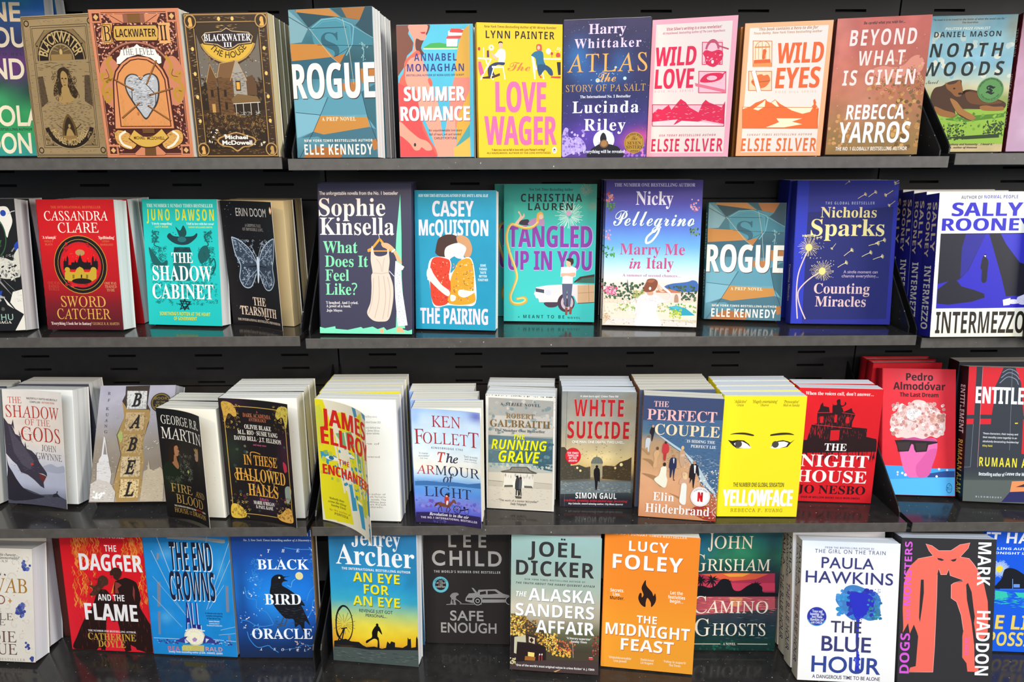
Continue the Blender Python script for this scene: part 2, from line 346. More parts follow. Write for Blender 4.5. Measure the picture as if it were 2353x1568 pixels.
ART["levee"] = """bg cf7f58@0 d2835c@.5 cc7d56@1 n.03
L 5a2418 1.00 5.4,202.2 129.8,202.2 129.8,4.1 5.4,4.1 5.4,202.2
P 4a1f18 6.8,200.5 128.4,200.5 128.4,5.8 6.8,5.8
X leaf d58a66,a85a44,e0a080 1 420 5.40 6.8,200.5 128.4,144.7
X leaf d58a66,a85a44,e0a080 2 120 5.40 6.8,148.8 27,4.1
X leaf d58a66,a85a44,e0a080 3 120 5.40 108.2,148.8 128.4,4.1
P cf7f58 27,199.9 108.2,199.9 100,188.1 35.2,188.1
P 8f5640 51.4,199.9 83.8,199.9 83.8,188.1 51.4,188.1
P 7a5026 58.1,199.9 77.1,199.9 77.1,188.1 58.1,188.1
L 5a2418 0.90 32.4,198.4 54.1,186
L 5a2418 0.90 102.8,198.4 81.1,186
P cf7f58 3.4,203.6 18.9,203.6 18.9,188.5 3.4,188.5
P cf7f58 116.3,203.6 131.8,203.6 131.8,188.5 116.3,188.5
P cf7f58 3.4,18.6 18.9,18.6 18.9,3.1 3.4,3.1
P cf7f58 116.3,18.6 131.8,18.6 131.8,3.1 116.3,3.1
P 4a1f18 5.4,201.5 16.2,201.5 16.2,191 5.4,191
P 4a1f18 119,201.5 129.8,201.5 129.8,191 119,191
P 4a1f18 5.4,15.7 16.2,15.7 16.2,5.2 5.4,5.2
P 4a1f18 119,15.7 129.8,15.7 129.8,5.2 119,5.2
P d8a566 10.8,200.5 14.9,196.4 10.8,191.8 6.8,196.4
P d8a566 124.4,200.5 128.4,196.4 124.4,191.8 120.3,196.4
P d8a566 10.8,14.5 14.9,10.3 10.8,6.2 6.8,10.3
P d8a566 124.4,14.5 128.4,10.3 124.4,6.2 120.3,10.3
P e0a060 17,187.8 22.4,187.7 24.6,189.3 27,187.9 33.9,188.1 33.7,184.8 30.8,172.5 33.1,160.8 26.3,160.6 24.3,159.1 22.3,160.5 15.9,160.6 16.7,164.2 15.2,168.6 18.1,184.3
P 4a1a10 18.4,186.7 31.8,186.5 31.4,161.8 18,162
P d9a455 19.2,185.8 30.8,185.7 30.3,162.6 18.7,162.8
T 2a130c r 19,163.9 29.9,163.9 20.78 |B
P 4a1a10 35.3,185.3 100.3,185.4 103.4,179.7 101.8,167.4 99.7,163.1 36.5,163.1 32.8,167.6 34.1,180.7
P d0a04a 37.3,183.9 99.2,184.1 101.8,178.9 100.4,168 98.7,164.2 37.6,164.5 34.5,168.4 35.5,179.8
T 2a130c b 37.6,169.1 98.4,169.1 10.74 |LACKWATER
P e0a060 102.4,187.2 109.5,187.2 111.7,188.8 113.5,187.4 120.7,187.6 120.6,184 118.9,180.8 118.9,160.1 113.5,159.9 111.2,158.3 108.9,159.7 101.7,159.5 102.2,163.3 101.2,167.5 103.7,183.8
T 2a130c sb 104.3,163.7 114.9,163.7 20.59 |II
A a86a52 64.2,108.8 56.47,54.41 .955 15,165
A 5a2418 64.2,108.8 53.73,51.90 .965 15,165
E c87a58 22.4,106.4 18.46,35.05
E c87a58 117.3,108.3 16.63,34.69
S b98430 4.98 20.1,128.6 19.6,135.5 26.7,142.3
S b98430 4.98 20.1,128.6 23.4,124.4 21.3,114.7 10.5,109.2 8.6,117.6 16.5,118.9
S b98430 5.00 13.4,107.8 21.7,111.9 11.2,103.7 7,95.3 12.3,78.5
S b98430 5.02 13.3,79.9 21.8,91 17.4,98 12,92.5 18.7,91.1
S b98430 4.91 116.2,129 113.4,135.9 108.2,142.8
S b98430 4.91 117,129 113.1,122.1 115,113.9 125.2,111 127.8,119.3 120.1,118
S b98430 4.93 117.7,111.1 127.4,104.1 129.3,95.8 121,77.9
S b98430 4.95 122.7,79.3 116.3,89 120.4,97.3 126.9,94.5 120.5,91.8
S 5a2418 0.88 15.9,125.8 19,114.7 10.9,112
S 5a2418 0.87 118,124.8 115.4,116.6 124.1,113.8
P 4a1f18 16.6,40.6 24,109.1 29.3,122.9 40.3,135.3 53.5,142.7 67.5,144.6 82.5,143.1 95.2,136.1 104.4,125 109.6,112.5 111.9,40.4
P d88a5a 18.8,42 26,107.7 31,121.5 41.5,133.2 54,140.6 67.2,142.4 81.4,140.9 93.4,134 101.9,123.6 107.1,111.2 109.5,41.8
P 5a2418 26.9,44.1 28.6,106.3 33.3,120.1 43,130.8 54.7,138.1 66.9,139.9 80.4,138.4 91.7,132.2 99.5,122.3 104.6,110.5 105.9,43.9
P d98c50 28.6,45.5 30.3,105.6 35,119.3 44.4,129.4 55.4,136.5 66.6,138.3 79.5,136.8 90.2,130.6 97.8,121.2 102.7,110.1 104.3,45.3
X vdash c79a3e,e0a468 21 150 4.57 38.9,136.7 97.6,108.5
X vdash c79a3e,e0a468 22 120 5.24 32.4,89.6 37.2,46.2
X vdash c79a3e,e0a468 23 120 5.18 89.7,94.7 101.6,46
X vdash c79a3e,e0a468 24 90 5.22 32.6,57.4 101.5,45.3
P f2e6d6 33.8,132.6 34.9,140.8 40,144.2 42.6,151.8 56.6,154.3 62.9,155.6 68,159.4 72.1,155.8 77.9,154.1 94.3,151.8 96.5,145.6 102,141.5 101.7,133.2 97.7,131.9 86.7,140.3 67.6,145.3 50.2,140.7 38.4,132.5
T 33261e r 44.3,144.5 61.4,144.5 8.32 |THE
T 33261e r 64.8,144.3 91.7,144.3 9.13 |LEVEE
Q 3a3634 67.5,110.8 62.2,117.1 53.3,118.8 45.1,114.5 41.6,106.2 43.5,92.3 50.8,78.3 59.7,64.3 67.9,54.5 78.1,64.3 89.1,78.1 94.2,96.1 94.2,111.3 88.3,118.2 79.3,119 72.1,116.3
Q b4b0ae 67.2,108.8 62,115.4 53.8,117.2 46.7,113.1 43.5,105.5 45.3,93.7 52.6,79.7 60.7,66.4 68.2,57 76.7,65.7 87,79.5 91.8,96.1 92.1,109.9 86.9,116.6 79.3,117.2 72.6,114.5
X dash 4a4644 25 110 6.72 48.1,114.5 87.5,89.2
X dash e8e4e2 26 110 6.72 48.1,114.5 87.5,89.2
X dash 4a4644 27 70 6.12 55.4,89.4 82.4,74
X dash e0dcda 28 60 5.20 61.9,81 76.5,64.3
L 2a2220 1.03 51.8,96.4 50.4,81.1 58.5,67.1
L 2a2220 1.02 75.6,103.2 87.5,89.2 85.3,72.6
L 5a3216 2.34 54.7,95.7 26.9,111.2
L 9a6430 1.32 54.1,96.7 27.5,111.6
L 5a3216 2.34 74.9,103.2 94.6,136.8
L 9a6430 1.31 75.4,104.5 94,136.1
L 5a3216 2.34 77.5,88.6 114.5,98
L 9a6430 1.32 79.9,89.7 113.7,98
L 5a3216 2.35 61.6,78.3 31.7,56.7
L 9a6430 1.32 60.8,78.3 32.6,57.4
L 5a3216 2.35 73.2,74 106.3,52.3
L 9a6430 1.32 74.7,73.7 105.6,53
E b86a2a 57.2,62.9 1.38,2.54
Q d29a4e 17.1,35 25.4,39.2 38.7,35 49.4,22.3 41.8,12.4 29.6,13.8 18.4,22.3
Q d29a4e 121.5,34.8 113,39.7 100.2,34.9 89.3,22.2 94.2,12.4 106.6,13.8 119.9,22.2
X dash 4a1f18,8a4a20 31 60 6.19 17.5,37.8 44.9,12.4
X dash 4a1f18,8a4a20 32 60 6.11 92.9,37.7 120.2,12.4
S f0dcc0 3.26 34.5,37.8 24.2,30.8 27.3,19.5 40.5,13.8
S f0dcc0 3.23 106.6,37.6 114.9,30.6 107.3,19.4 95.9,13.8
P 6a4420 60.5,41.2 79,41.2 79.4,34.9 60.9,34.9
P cf7f58 44,5.3 61.3,19.5 78.2,19.4 93.3,5.4 89.9,3.3 46.7,2.8
P 6a4420 62,22.3 78.6,22.3 77.6,2.8 60,2.8
S 4a1f18 16.59 42.4,33.5 55.7,23.7 67.7,21.6 80.4,24.4 95.6,34.9
S d3a347 14.52 43.2,33.8 55.8,24.4 67.9,22.4 80.5,25.1 94.8,34.9
T 3a1a10 s 45.9,26.1 63.1,26.1 4.26 o.02|MICHAEL
T 3a1a10 s 66.5,25.5 93.7,25.5 4.25 o.02|MCDOWELL"""
ART["house"] = """bg 4a3322@0 54402c@.35 4a3422@.6 3a2818@1 n.1
L b98d4e 1.20 1.5,199.4 123.5,199.4 123.5,2 1.5,2 1.5,199.4
P 3a2616 3.8,197.4 121.2,197.4 121.2,4 3.8,4
L b98d4e 0.90 13.8,189.3 111.2,189.3 111.2,12.1 13.8,12.1 13.8,189.3
X dash b98d4e,8a6636,d8c090 1 50 6.00 5,181.3 12.5,20.1
X dash b98d4e,8a6636,d8c090 2 50 6.00 112.5,181.3 120,20.1
X dash b98d4e,8a6636 3 30 6.00 22.5,196.4 102.5,189.3
X dash b98d4e,8a6636 4 30 6.00 22.5,12.1 102.5,5
E e0b868 8.8,153.1 2.25,2.82
E e0b868 8.8,118.8 2.25,2.82
E e0b868 8.8,86.6 2.25,2.82
E e0b868 8.8,52.4 2.25,2.82
E e0b868 116.2,153.1 2.25,2.82
E e0b868 116.2,118.8 2.25,2.82
E e0b868 116.2,86.6 2.25,2.82
E e0b868 116.2,52.4 2.25,2.82
E e0b868 52.5,193.3 2.25,2.82
E e0b868 72.5,193.3 2.25,2.82
P 6f6456 16.2,185.3 108.8,185.3 108.8,80.6 16.2,80.6
X star f2e8d8 5 60 1.80 17.5,141 107.5,104.7
P 3a2a1a 16.2,185.3 108.8,185.3 108.8,173.2 102.5,153.1 90,139 75,130.9 62.5,128.9 50,130.9 35,139 22.5,153.1 16.2,173.2
X leaf 2a1c10,8a6a48,6a4a2c 6 160 4.00 25,161.1 100,132.9
A d8a838 62.5,173.2 41.25,38.27 0 200,340
A b98d4e 62.5,173.2 43.75,40.28 .95 200,340
X dash c79a56 7 24 7.00 47.5,185.3 77.5,177.2
P 2c1d18 22.5,169.2 28.8,176.2 55,178.2 62.5,183.3 70,178.2 96.2,176.2 102.5,169.2 98.8,159.1 80,157.1 71.2,152.1 62.5,150 53.8,152.1 45,157.1 26.2,159.1
P b9986a 23.8,169.2 30,175.2 55,177.2 62.5,181.7 70,177.2 95,175.2 101.2,169.2 97.5,160.3 78.8,158.3 70,153.3 62.5,151.5 55,153.3 46.2,158.3 27.5,160.3
P 2c1d20 25,169.2 31.2,174 55,176 62.5,180.1 70,176 93.8,174 100,169.2 96.2,161.5 77.5,159.5 68.8,154.5 62.5,152.9 56.2,154.5 47.5,159.5 28.8,161.5
T f0e6dc sb 27.5,163.5 97.5,163.5 9.26 |BLACKWATER
T f0e6dc sb 56.2,155.3 68.8,155.3 6.04 |III
C 3a2614 s 62.5,173.6 33.50 214,326 8.46 o.01|THE HOUSE
P 2a1c10 16.2,80.6 16.2,100.7 27.5,106.7 37.5,100.7 95,104.7 108.8,108.8 108.8,68.5 16.2,68.5
X blob 2a1c10,5a4024 8 40 5.00 17.5,112.8 30,80.6
X blob 2a1c10,5a4024 9 40 5.00 95,112.8 108.8,80.6
P 6a4626 25,108.8 32.5,130.9 40,112.8 40,64.4 25,64.4
P 543620 40,112.8 47.5,64.4 65,64.4 60,116.8
P 7a5432 42.5,116.8 47.5,132.9 70,137 82.5,116.8 75,100.7 57.5,108.8
P a09484 62.5,110.8 72.5,138 85,110.8 85,80.6 62.5,80.6
P 6a4626 60,112.8 65,112.8 65,60.4 42.5,60.4 42.5,112.8
P 5f4026 85,112.8 95,116.8 100,104.7 100,88.6 85,88.6
L d0a060 0.80 61.2,108.8 72.5,139 86.2,108.8
L d0a060 0.70 24.4,106.7 32.5,131.9 40,112.8
L d0a060 0.70 41.2,112.8 47.5,132.9 68.8,135.9
X dash 3a2414 10 110 8.00 42.5,108.8 65,62.4
X dash 3a2414 11 60 6.00 25,108.8 40,64.4
X dash 5a5048 12 50 7.00 65,120.8 83.8,88.6
P 3a2a1a 68.8,108.8 76.2,108.8 76.2,94.7 68.8,94.7
P e0a040 70,106.7 75,106.7 75,96.7 70,96.7
P 2a1c10 30,96.7 33.8,96.7 33.8,86.6 30,86.6
P 2a1c10 50,96.7 53.8,96.7 53.8,86.6 50,86.6
P c0904a 30,76.5 35,76.5 35,64.4 30,64.4
P 2a1c10 50,78.5 53.8,78.5 53.8,68.5 50,68.5
P 7a5a34 60,82.6 70,90.6 100,86.6 103.8,78.5 62.5,76.5
P 2a1c10 62.5,76.5 102.5,78.5 102.5,60.4 65,60.4
L e8dcc8 0.80 62.5,76.5 103.8,78.5
L e8dcc8 0.70 66.2,76.5 66.2,60.4
L e8dcc8 0.70 77.5,76.5 77.5,60.4
L e8dcc8 0.70 88.8,77.5 88.8,60.4
L e8dcc8 0.70 100,78.5 100,62.4
X dash f0e6d4 13 40 2.60 70,65.5 87.5,59.4
X dash f0e6d4 14 30 2.60 95,66.5 102.5,60.4
X curl 8a6236,3a2614,b98d4e 15 240 5.00 16.2,62.4 108.8,36.3
P 2a1c10 16.2,40.3 108.8,40.3 108.8,12.1 16.2,12.1
X leaf e8e0cc,6a4a2c 16 50 6.00 20,40.3 105,16.1
X curl b98d4e,8a6236 17 60 6.00 17.5,40.3 107.5,14.1
Q b98d4e 62.5,36.3 47.5,32.2 35,28.2 32.5,22.2 40,16.1 52.5,14.1 62.5,8.1 72.5,14.1 85,16.1 92.5,22.2 90,28.2 77.5,32.2
Q 3a2418 62.5,34.6 48.8,30.8 37.5,27.2 35,22.2 42.5,17.3 53.8,15.5 62.5,10.5 71.2,15.5 82.5,17.3 90,22.2 87.5,27.2 76.2,30.8
T f4ead8 s 45,26.4 80,26.4 5.24 o.03|Michael
T f4ead8 s 40,18.3 86.2,18.3 5.84 o.03|McDowell
E b98d4e 10,190.1 9.00,9.67
E 3a2616 10,190.1 7.50,8.06
Q d8a050 8.8,195.4 6.9,191.3 8.1,187.3 6.9,183.3 12.5,183.3 12.5,189.3 11.9,194.6
E b98d4e 115,190.1 9.00,9.67
E 3a2616 115,190.1 7.50,8.06
Q d8a050 115,195.4 113.1,191.3 114.4,187.3 112.5,183.3 118.8,183.3 118.8,189.3 118.1,194.6
E b98d4e 10,11.3 9.00,9.67
E 3a2616 10,11.3 7.50,8.06
Q d8a050 8.8,16.1 6.9,12.1 8.1,8.9 6.9,4.8 12.5,4.8 12.5,10.1 11.9,15.3
E b98d4e 115,11.3 9.00,9.67
E 3a2616 115,11.3 7.50,8.06
Q b98d4e 115,16.1 113.1,12.1 114.4,8.9 112.5,4.8 118.8,4.8 118.8,10.1 118.1,15.3"""
ART["rogue"] = """bg 5f8f98@0 3f7078@.18 2f5560@.35 5f97a4@.55 6aa0ac@.75 4a7480@1 n.08
P 7fa3a8 -0,208.7 29.9,182.9 18.3,164.1 -0.3,162.8 -0.1,190.4
P 2c4a52 10.5,208.3 80,196.4 51.4,195.7 30.4,183.8
P bf7f3c 12.6,208.6 62.4,209.3 80,196.4 11.4,205.5
P 33585f 64.5,209.3 92.9,209.8 105.8,191.8 82,196.3
P a86a34 82.7,208.5 118.7,209 109.8,191.6 90,195.1
P 2a4a54 118.7,209 129.6,208.9 128.5,167.9 101.3,183 109.8,191.6
P 3f7a86 30.4,183.8 53.4,195.6 82,196.3 105.3,182.9 128.4,166.1 128.5,157.3 49.2,159.6
P 4a8a96 34.1,182.7 51.3,193.9 75.8,194.7 95.4,185 96.2,165.4 82.9,144.3 62.1,135.8 48.3,145.1 37,163.6
L 6fa8b0 1.75 31.9,181 51.3,193.9 73.8,195.7 97.5,185.9 100.2,182.2 96.9,160 86.9,144.2
L 5f98a2 0.97 35.5,179.6 52.3,191 73.7,192.7 94.3,183.7 95,161.8 82.9,144.3
T 2f5f6c sb 48.1,140.7 76.6,140.7 35.17 |S
P c48038 -0.3,162.8 49.3,160.5 67.6,142.8 1,138.6
P b87434 64.5,142 85.1,146.9 76.2,132.8
L 8fb8b4 0.94 111.9,161.3 114.2,148.8 112.4,134.7
X leaf 86b0ac 3 16 4.35 108,161.4 120.3,134.5
P 33606e -0.1,138.1 64.6,142.9 76.2,132.8 106.5,136.6 129.1,134.3 129.7,111.3 0.5,113.3
P b8743a 105.9,125.9 129.6,125.4 129.5,107.8 108.7,106.3
P b8743a 74.5,105 100.8,108.2 98,93.9 76,96
P 70a6b2 0.9,83.9 53.1,87.2 41.3,61.9 1.9,65.6
P 5a94a2 53,86.3 107.9,93.8 116,61.8 41.3,61.9
P 3a6872 107.9,93.8 129.3,104.2 128.5,40.6 115.7,57.4
P 7fb0bc 1.9,65.6 42.3,61.9 28.5,38.3 1.8,29
P c9873e 41.6,61 115.7,57.4 117.9,44.1 44.7,33.8 27.8,38.3
P 46707c 28.4,37.9 44.7,33.8 117.9,44.1 128.5,40.6 128,-0 74.8,8 35.3,31.1 8.1,29
P b06a34 8.4,0.1 32.3,16.5 79.1,13.5 70.3,-0.1
P b8743a 119.7,24.6 128.7,27.4 129.2,12.4 122.8,10.5
L 1f3a44 0.79 0.5,199.5 29.9,182.9 85.2,182.7 89.2,182.6
L c9c0a0 0.58 30.4,183.8 64.5,142 76.2,132.8
L 1f3a44 0.58 43,159.8 127.5,156.4
L c9c0a0 0.57 83.9,194.4 91.6,154.8 96.6,104.7
L 1f3a44 0.57 91.6,154.8 68.7,142.8
L 1f3a44 0.77 55.1,87.2 41.3,61.9 28.5,38.3 4.2,0.6
L 1f3a44 0.75 107.9,93.8 115.7,58.3 129.4,23
L 1f3a44 0.79 1.9,66 41.3,61.9
L 90b8bc 0.57 97.4,185 129.1,167
T 3a2a22 b 0.5,84.4 129.5,84.4 49.02 e.016|ROGUE
T f4ead8 b -0.3,85.6 128.6,85.6 48.67 e.016|ROGUE
T efe2c0 sb 43.2,53.3 97,53.3 5.40 t1.1|A PREP NOVEL
T f4ead8 b 12.9,23.2 122,23.2 3.60 t1.1|NEW YORK TIMES BESTSELLING AUTHOR
T f4ead8 b 12.2,4.5 121.5,4.5 15.14 t1.1|ELLE KENNEDY"""
ART["rogue2"] = """use rogue"""
ART["romance"] = """bg 4fb4c8@0 52b8cc@.25 4aaec4@.6 4fb4cc@1 n.02
P 7a4434 0.4,187.7 21,187.8 17.2,175.5 24.9,162.9 22.9,152.2 14.8,145.1 9.9,128.9 -1.1,114.5
Q 5f3428 33.3,187.7 48.9,187.5 47.9,178.7 41.6,168.1 36.1,155.7 40.3,146.7 27.1,146.8 25.8,168.3
Q e8947c 19.6,187.8 44.6,187.6 45.7,179.6 43.5,175.2 44.3,171.7 41.6,166.7 36.3,166 29,168.2 28.2,154 35.9,145 45.8,110.6 33.2,96.1 10.3,107.1 9.9,128.9 12.9,139.7 23.7,151.3 24.9,166.5 19.1,179
P c81f28 35.1,177.4 43.5,177.7 41.7,174.9 37.4,175.3
P 3fa24a 40.5,156.6 50.2,161.8 62.5,162.6 74.7,160.7 90.3,158.5 90.3,154.9 40.5,155.3
P f0e2a8 39.6,155.3 90.3,154.9 89.4,153.1 39.6,153.5
P f0ece6 73.9,167.8 90.4,167.7 89.4,157 73.8,157.2
P d8443c 73,167.8 76.6,173.1 93.9,173.3 100.8,169.4 92.1,167.7
P f0ece6 76.6,178.4 99.2,180.8 98.7,172 76.5,171.7
P d8443c 78.3,176.6 81,181.9 92.2,181.4 100.9,179 99.1,175.5
X dash 5a7a9a 2 14 2.43 75.6,166 89.4,158.8
P d8a038 107.8,187.2 106.8,0.5 87.2,14.6 84.6,110.4 86.6,135.7 92.1,162.4 99.2,179.9
Q e0604c 30.8,152.2 21.9,146.9 11.9,137.9 8.9,121.7 3.3,112.6 0.2,96.2 1.2,64.8 3.6,53.7 9.5,0 56.5,0.3 44.4,29.4 32.4,59.3 29.2,77.7 45.6,96 51.9,105.1 47.7,114.2 42.2,107 33.2,97.9 19,98 11.3,110.8 12.6,128.9 18.2,139.7 34.2,146.8
P dc4a48 0.5,107.2 15.4,99.8 29.3,81.4 35.6,40.6 56.5,0.3 0.4,0 0.1,59.3
P ec9a80 11.7,128.9 20,141.5 32.4,145 42.5,121.5 45.8,107 59.5,77.7 64.3,40.7 67.5,18.2 58.3,0.3 48,33.2 30.9,74 27.8,96.1 13.8,105.3
P e0806c 79.2,95.9 84.6,114.1 107.4,114 107.3,95.9 91.2,62.9 83.8,31.4 67.5,18.2 73.2,44.4
P ec9a80 73.4,59.2 84.1,62.9 87.1,0.4 58.3,0.3 67.6,25.7
Q ec9a80 0.8,51.8 15.8,38.7 30,27.5 40.7,23.8 47.8,16.3 48.6,10.6 40.4,9.7 33.3,14.4 29.6,10.6 22.4,10.5 15.4,19.9 4.7,29.3 0.3,33.1
E 3a2a2a 23.1,18.1 1.81,2.64
P 4a9a98 83.6,12.7 107,48.2 106.9,29.6
P e8b04a 82.6,0.4 81.8,12.7 106.9,27.7 107.6,0.2
T 23307a b 25.2,137.5 88.4,137.5 10.42 t1.15|ANNABEL
T 23307a b 14.2,122.9 99.1,122.9 10.48 t1.15|MONAGHAN
T 2a3a6a b 13.2,116.2 99.4,116.2 2.72 |BESTSELLING AUTHOR OF NORA GOES OFF SCRIPT
T a8403c b 9.6,80.3 100.5,80.3 20.57 e.03|SUMMER
T f2e6e0 b 8.9,81.2 99.8,81.2 20.20 e.03|SUMMER
T a8403c b 3.5,52 107.4,52 20.80 e.03|ROMANCE
T f2e6e0 b 2.8,52.9 106.7,52.9 20.42 e.03|ROMANCE
T 3a2a3a s 44.2,37.4 95.2,37.4 3.36 o.01|'An unputdownable love story
T 3a2a3a s 45.5,31.6 94.1,31.6 3.36 o.01|full of heart, wit and longing'
T 3a2a3a s 52.6,25.9 86.9,25.9 3.37 o.01|CARLEY FORTUNE"""
ART["wager"] = """bg f2bd22@0 f5c226@.5 f2c02a@1
T 4a3a1a bi 11.1,181.1 117.6,181.1 3.18 |New York Times Bestselling Author of Mr Wrong Number
T 2a2020 b 13.2,167 114.7,167 10.28 t1.1|LYNN PAINTER
P f6f0e6 1.1,140.7 20.7,139.8 20.7,138 1.1,138.6
L f6f0e6 1.84 20.7,139.1 4.4,110.2
L f6f0e6 1.84 12.1,138.8 23.5,110.2
E b03a3a 3.2,152.4 1.90,2.47
L f6f0e6 0.92 9.8,141.3 9.9,154.4
P 5a3050 14.5,150.4 17.5,150.5 17.9,141.1 14.4,141
E f8f4ec 21.1,154.3 3.82,3.89
E e8b838 21.1,154.7 1.72,1.59
P d85a8a 1.6,135 5.4,135.1 10.1,119.2 4.4,115.5 1.6,126.2
E 2a1c18 34.7,160.7 3.45,2.48
Q e8b090 32.4,160.6 37.6,160.4 37,155.1 34.3,152.7 32.2,156.2
Q f6f4f0 33.2,152.7 40.8,151.1 41.8,141.4 38.9,134.2 31.3,134.7 31.3,141.1 25.5,139.2 22.6,143.5 27.4,146.3
Q e8b090 20.7,147.9 29.3,141 27.4,137.4 21.7,143.5
Q 2c3458 39.9,134.5 38.9,130.6 29.3,130.7 23.6,123.1 27.4,114.2 22.6,116.8 16.8,114 15.9,126.5 25.5,133.8
P 4a2a1a 7.3,113.8 19.7,115.9 19.7,111.9 8.2,111.7
P 4a2a1a 20.7,115 33.2,119.7 33.5,116.2 21.6,112
P f8f6ee 21.7,129.3 38.9,129.7 38.6,127 21.7,126.6
L f8f6ee 1.48 38,128.8 40.9,110.9
L f8f6ee 1.48 24.5,127.6 19.7,112.3
P f8f6ee 96.6,141.3 124.4,141.3 124.4,139.5 96.6,139.5
P f8f6ee 80.4,144.1 83.3,144.2 87.3,128.1 97.1,127.5 97.1,125.1 86.4,125.4 86.5,111.9 84.5,111.9
L f8f6ee 1.50 96.1,126.5 98.8,112.2
Q c85a3a 88.3,159.5 94.9,159.7 96.1,152.5 93,149.8 87.9,152.3
E ecb494 91,155.4 2.14,2.68
Q 2a6a88 87.2,150.5 96.9,149.9 99,137.4 101,131.2 89.3,129.6 86.3,140.7 80.4,144.1 81.4,146.8
Q 274a6a 89.3,130.9 101,132.1 110.8,126 112.8,117.9 107.9,117.8 101,124.9 94.2,117.5 91.3,117.4
P d83a3a 92.3,118.3 97.2,113.9 93.3,113.9
P d83a3a 109.9,116.4 117.8,115.8 116.8,113.5 109.9,114.2
E f8f4ec 105.7,150.8 3.51,3.94
E b83a3a 111,147.6 1.76,2.15
L b83a3a 0.75 111,145.8 111,142
Q c8443c 118,148.3 122.7,148.4 123.5,143.4 117.7,143.2
X dot f8f4f0 4 8 1.76 115.9,156.5 123.9,148.4
P 2a2a3a 118.5,136.1 124.4,136.2 124.6,118.2 120.7,118.1
P c8443c 110.9,116 124.7,116.3 124.7,113.4 114.9,113.6
T c8783a sc 44.7,123.2 78.6,123.2 11.84 |The
T f0689c b 26.9,65.4 102,65.4 42.31 e.016|LOVE
T f0689c b 9.8,18.3 118.9,18.3 41.01 e.016|WAGER
T 5a4210 s 19.9,9.8 102.1,9.8 2.96 o.02|'I dare you not to fall in love with Lynn Painter's writing!'
T 7a5c14 b 12.4,5.1 110.1,5.1 2.78 |ALI HAZELWOOD, AUTHOR OF THE LOVE HYPOTHESIS
E f8f0e0 116,10.6 3.59,4.85
E 2a2a2a 116,10 1.60,2.80
E f8f0e0 116,9.3 0.80,1.68"""
ART["atlas"] = """bg 39304f@0 2e2a52@.25 28285a@.55 3a2f74@.72 4a3290@.85 5a3a8c@1 n.15
bs 2f74b4 22.5,139.4 19.2,28.6 .8
bs 2a62a4 55.6,113.6 30.5,17.9 .7
bs 2a68a8 85.1,134.1 15,21.2 .5
bs d04a8a 118.8,29.5 22.6,12.8 .8
bs c85aa8 104,20.4 17.1,11 .6
bs 6a44b0 38.2,37.3 31.2,18.5 .5
X star ffffff,9fd0ff 1 170 1.14 -0.5,189.9 127.7,40.4
X star d8f4ff 2 9 3.41 24.3,143 97.3,105.5
E bfe8ff 51.8,109.7 3.05,2.88
E bfe8ff 91.4,111.9 2.43,2.31
E bfe8ff 77.5,127.3 1.69,1.60
Q b8a0d8 0.1,16.8 0.9,33.7 4.7,43.1 9.7,41.2 8.8,33.7 13.8,28.1 24.6,29.9 33.6,22.4 36.8,11.2 27,7.4 15.2,5.5 1.4,0.8
X blob c8b4e4,9c80cc,7a5cb4 3 60 5.12 0.4,39.4 36.9,3.7
X blob d87ab8,9a6ac8,b86ac0 4 60 4.93 94.5,20.4 127,1.1
E e8e8f4 63.3,24.6 15.83,15.20
X blob c4c6dc,f6f6fa 5 16 4.25 51.8,35.4 75.5,16.8
Q 181420 41,-0.3 44.6,11.2 52.3,16.8 58,20.5 57.8,27.9 59.6,33.5 62.4,35.7 65.4,33.4 67.4,27.9 68.6,20.5 77.4,17.7 87.1,13.1 91.3,-0.1
E 7a5030 63.8,19.6 6.57,5.94
E a87844 63.8,19.9 4.64,4.46
E b88830 108.5,20.8 14.76,15.44
A 8a6420 108.5,20.8 13.63,14.34 .94 0,360
C 4a340c b 108.5,20.8 10.98 152,30 2.57 |THE FINAL BOOK
T 4a340c sc 103.8,24.7 113.3,24.7 5.51 |The
T 4a340c sb 98.7,18.2 118.8,18.2 4.42 |SEVEN
T 4a340c sb 97.4,12.3 120.6,12.3 4.79 |SISTERS
T 4a340c b 103.7,8.1 114.7,8.1 2.22 |SERIES
T e8c8e4 sb 37,173.6 90.7,173.6 13.27 |Harry
T e8c8e4 sb 16.4,154.6 113.1,154.6 12.67 t1.12|Whittaker
T e8a858 r 6.4,121.8 123,121.8 24.60 t1.12|ATLAS
T e8a858 sc 50,107.8 78.4,107.8 12.91 |The
T c89a58 r 4.9,94.5 121.9,94.5 9.37 t1.05|STORY OF PA SALT
T f0ecf4 sb 26.4,85.3 100.8,85.3 3.80 |The International No. 1 Bestseller
T f6f2f8 sb 15.2,64.2 113.2,64.2 16.42 t1.1|Lucinda
T f6f2f8 sb 33.2,38.8 94.8,38.8 16.59 t1.1|Riley
T f6f2f8 sb 32.6,6.2 95.3,6.2 4.48 |Everything will be revealed"""
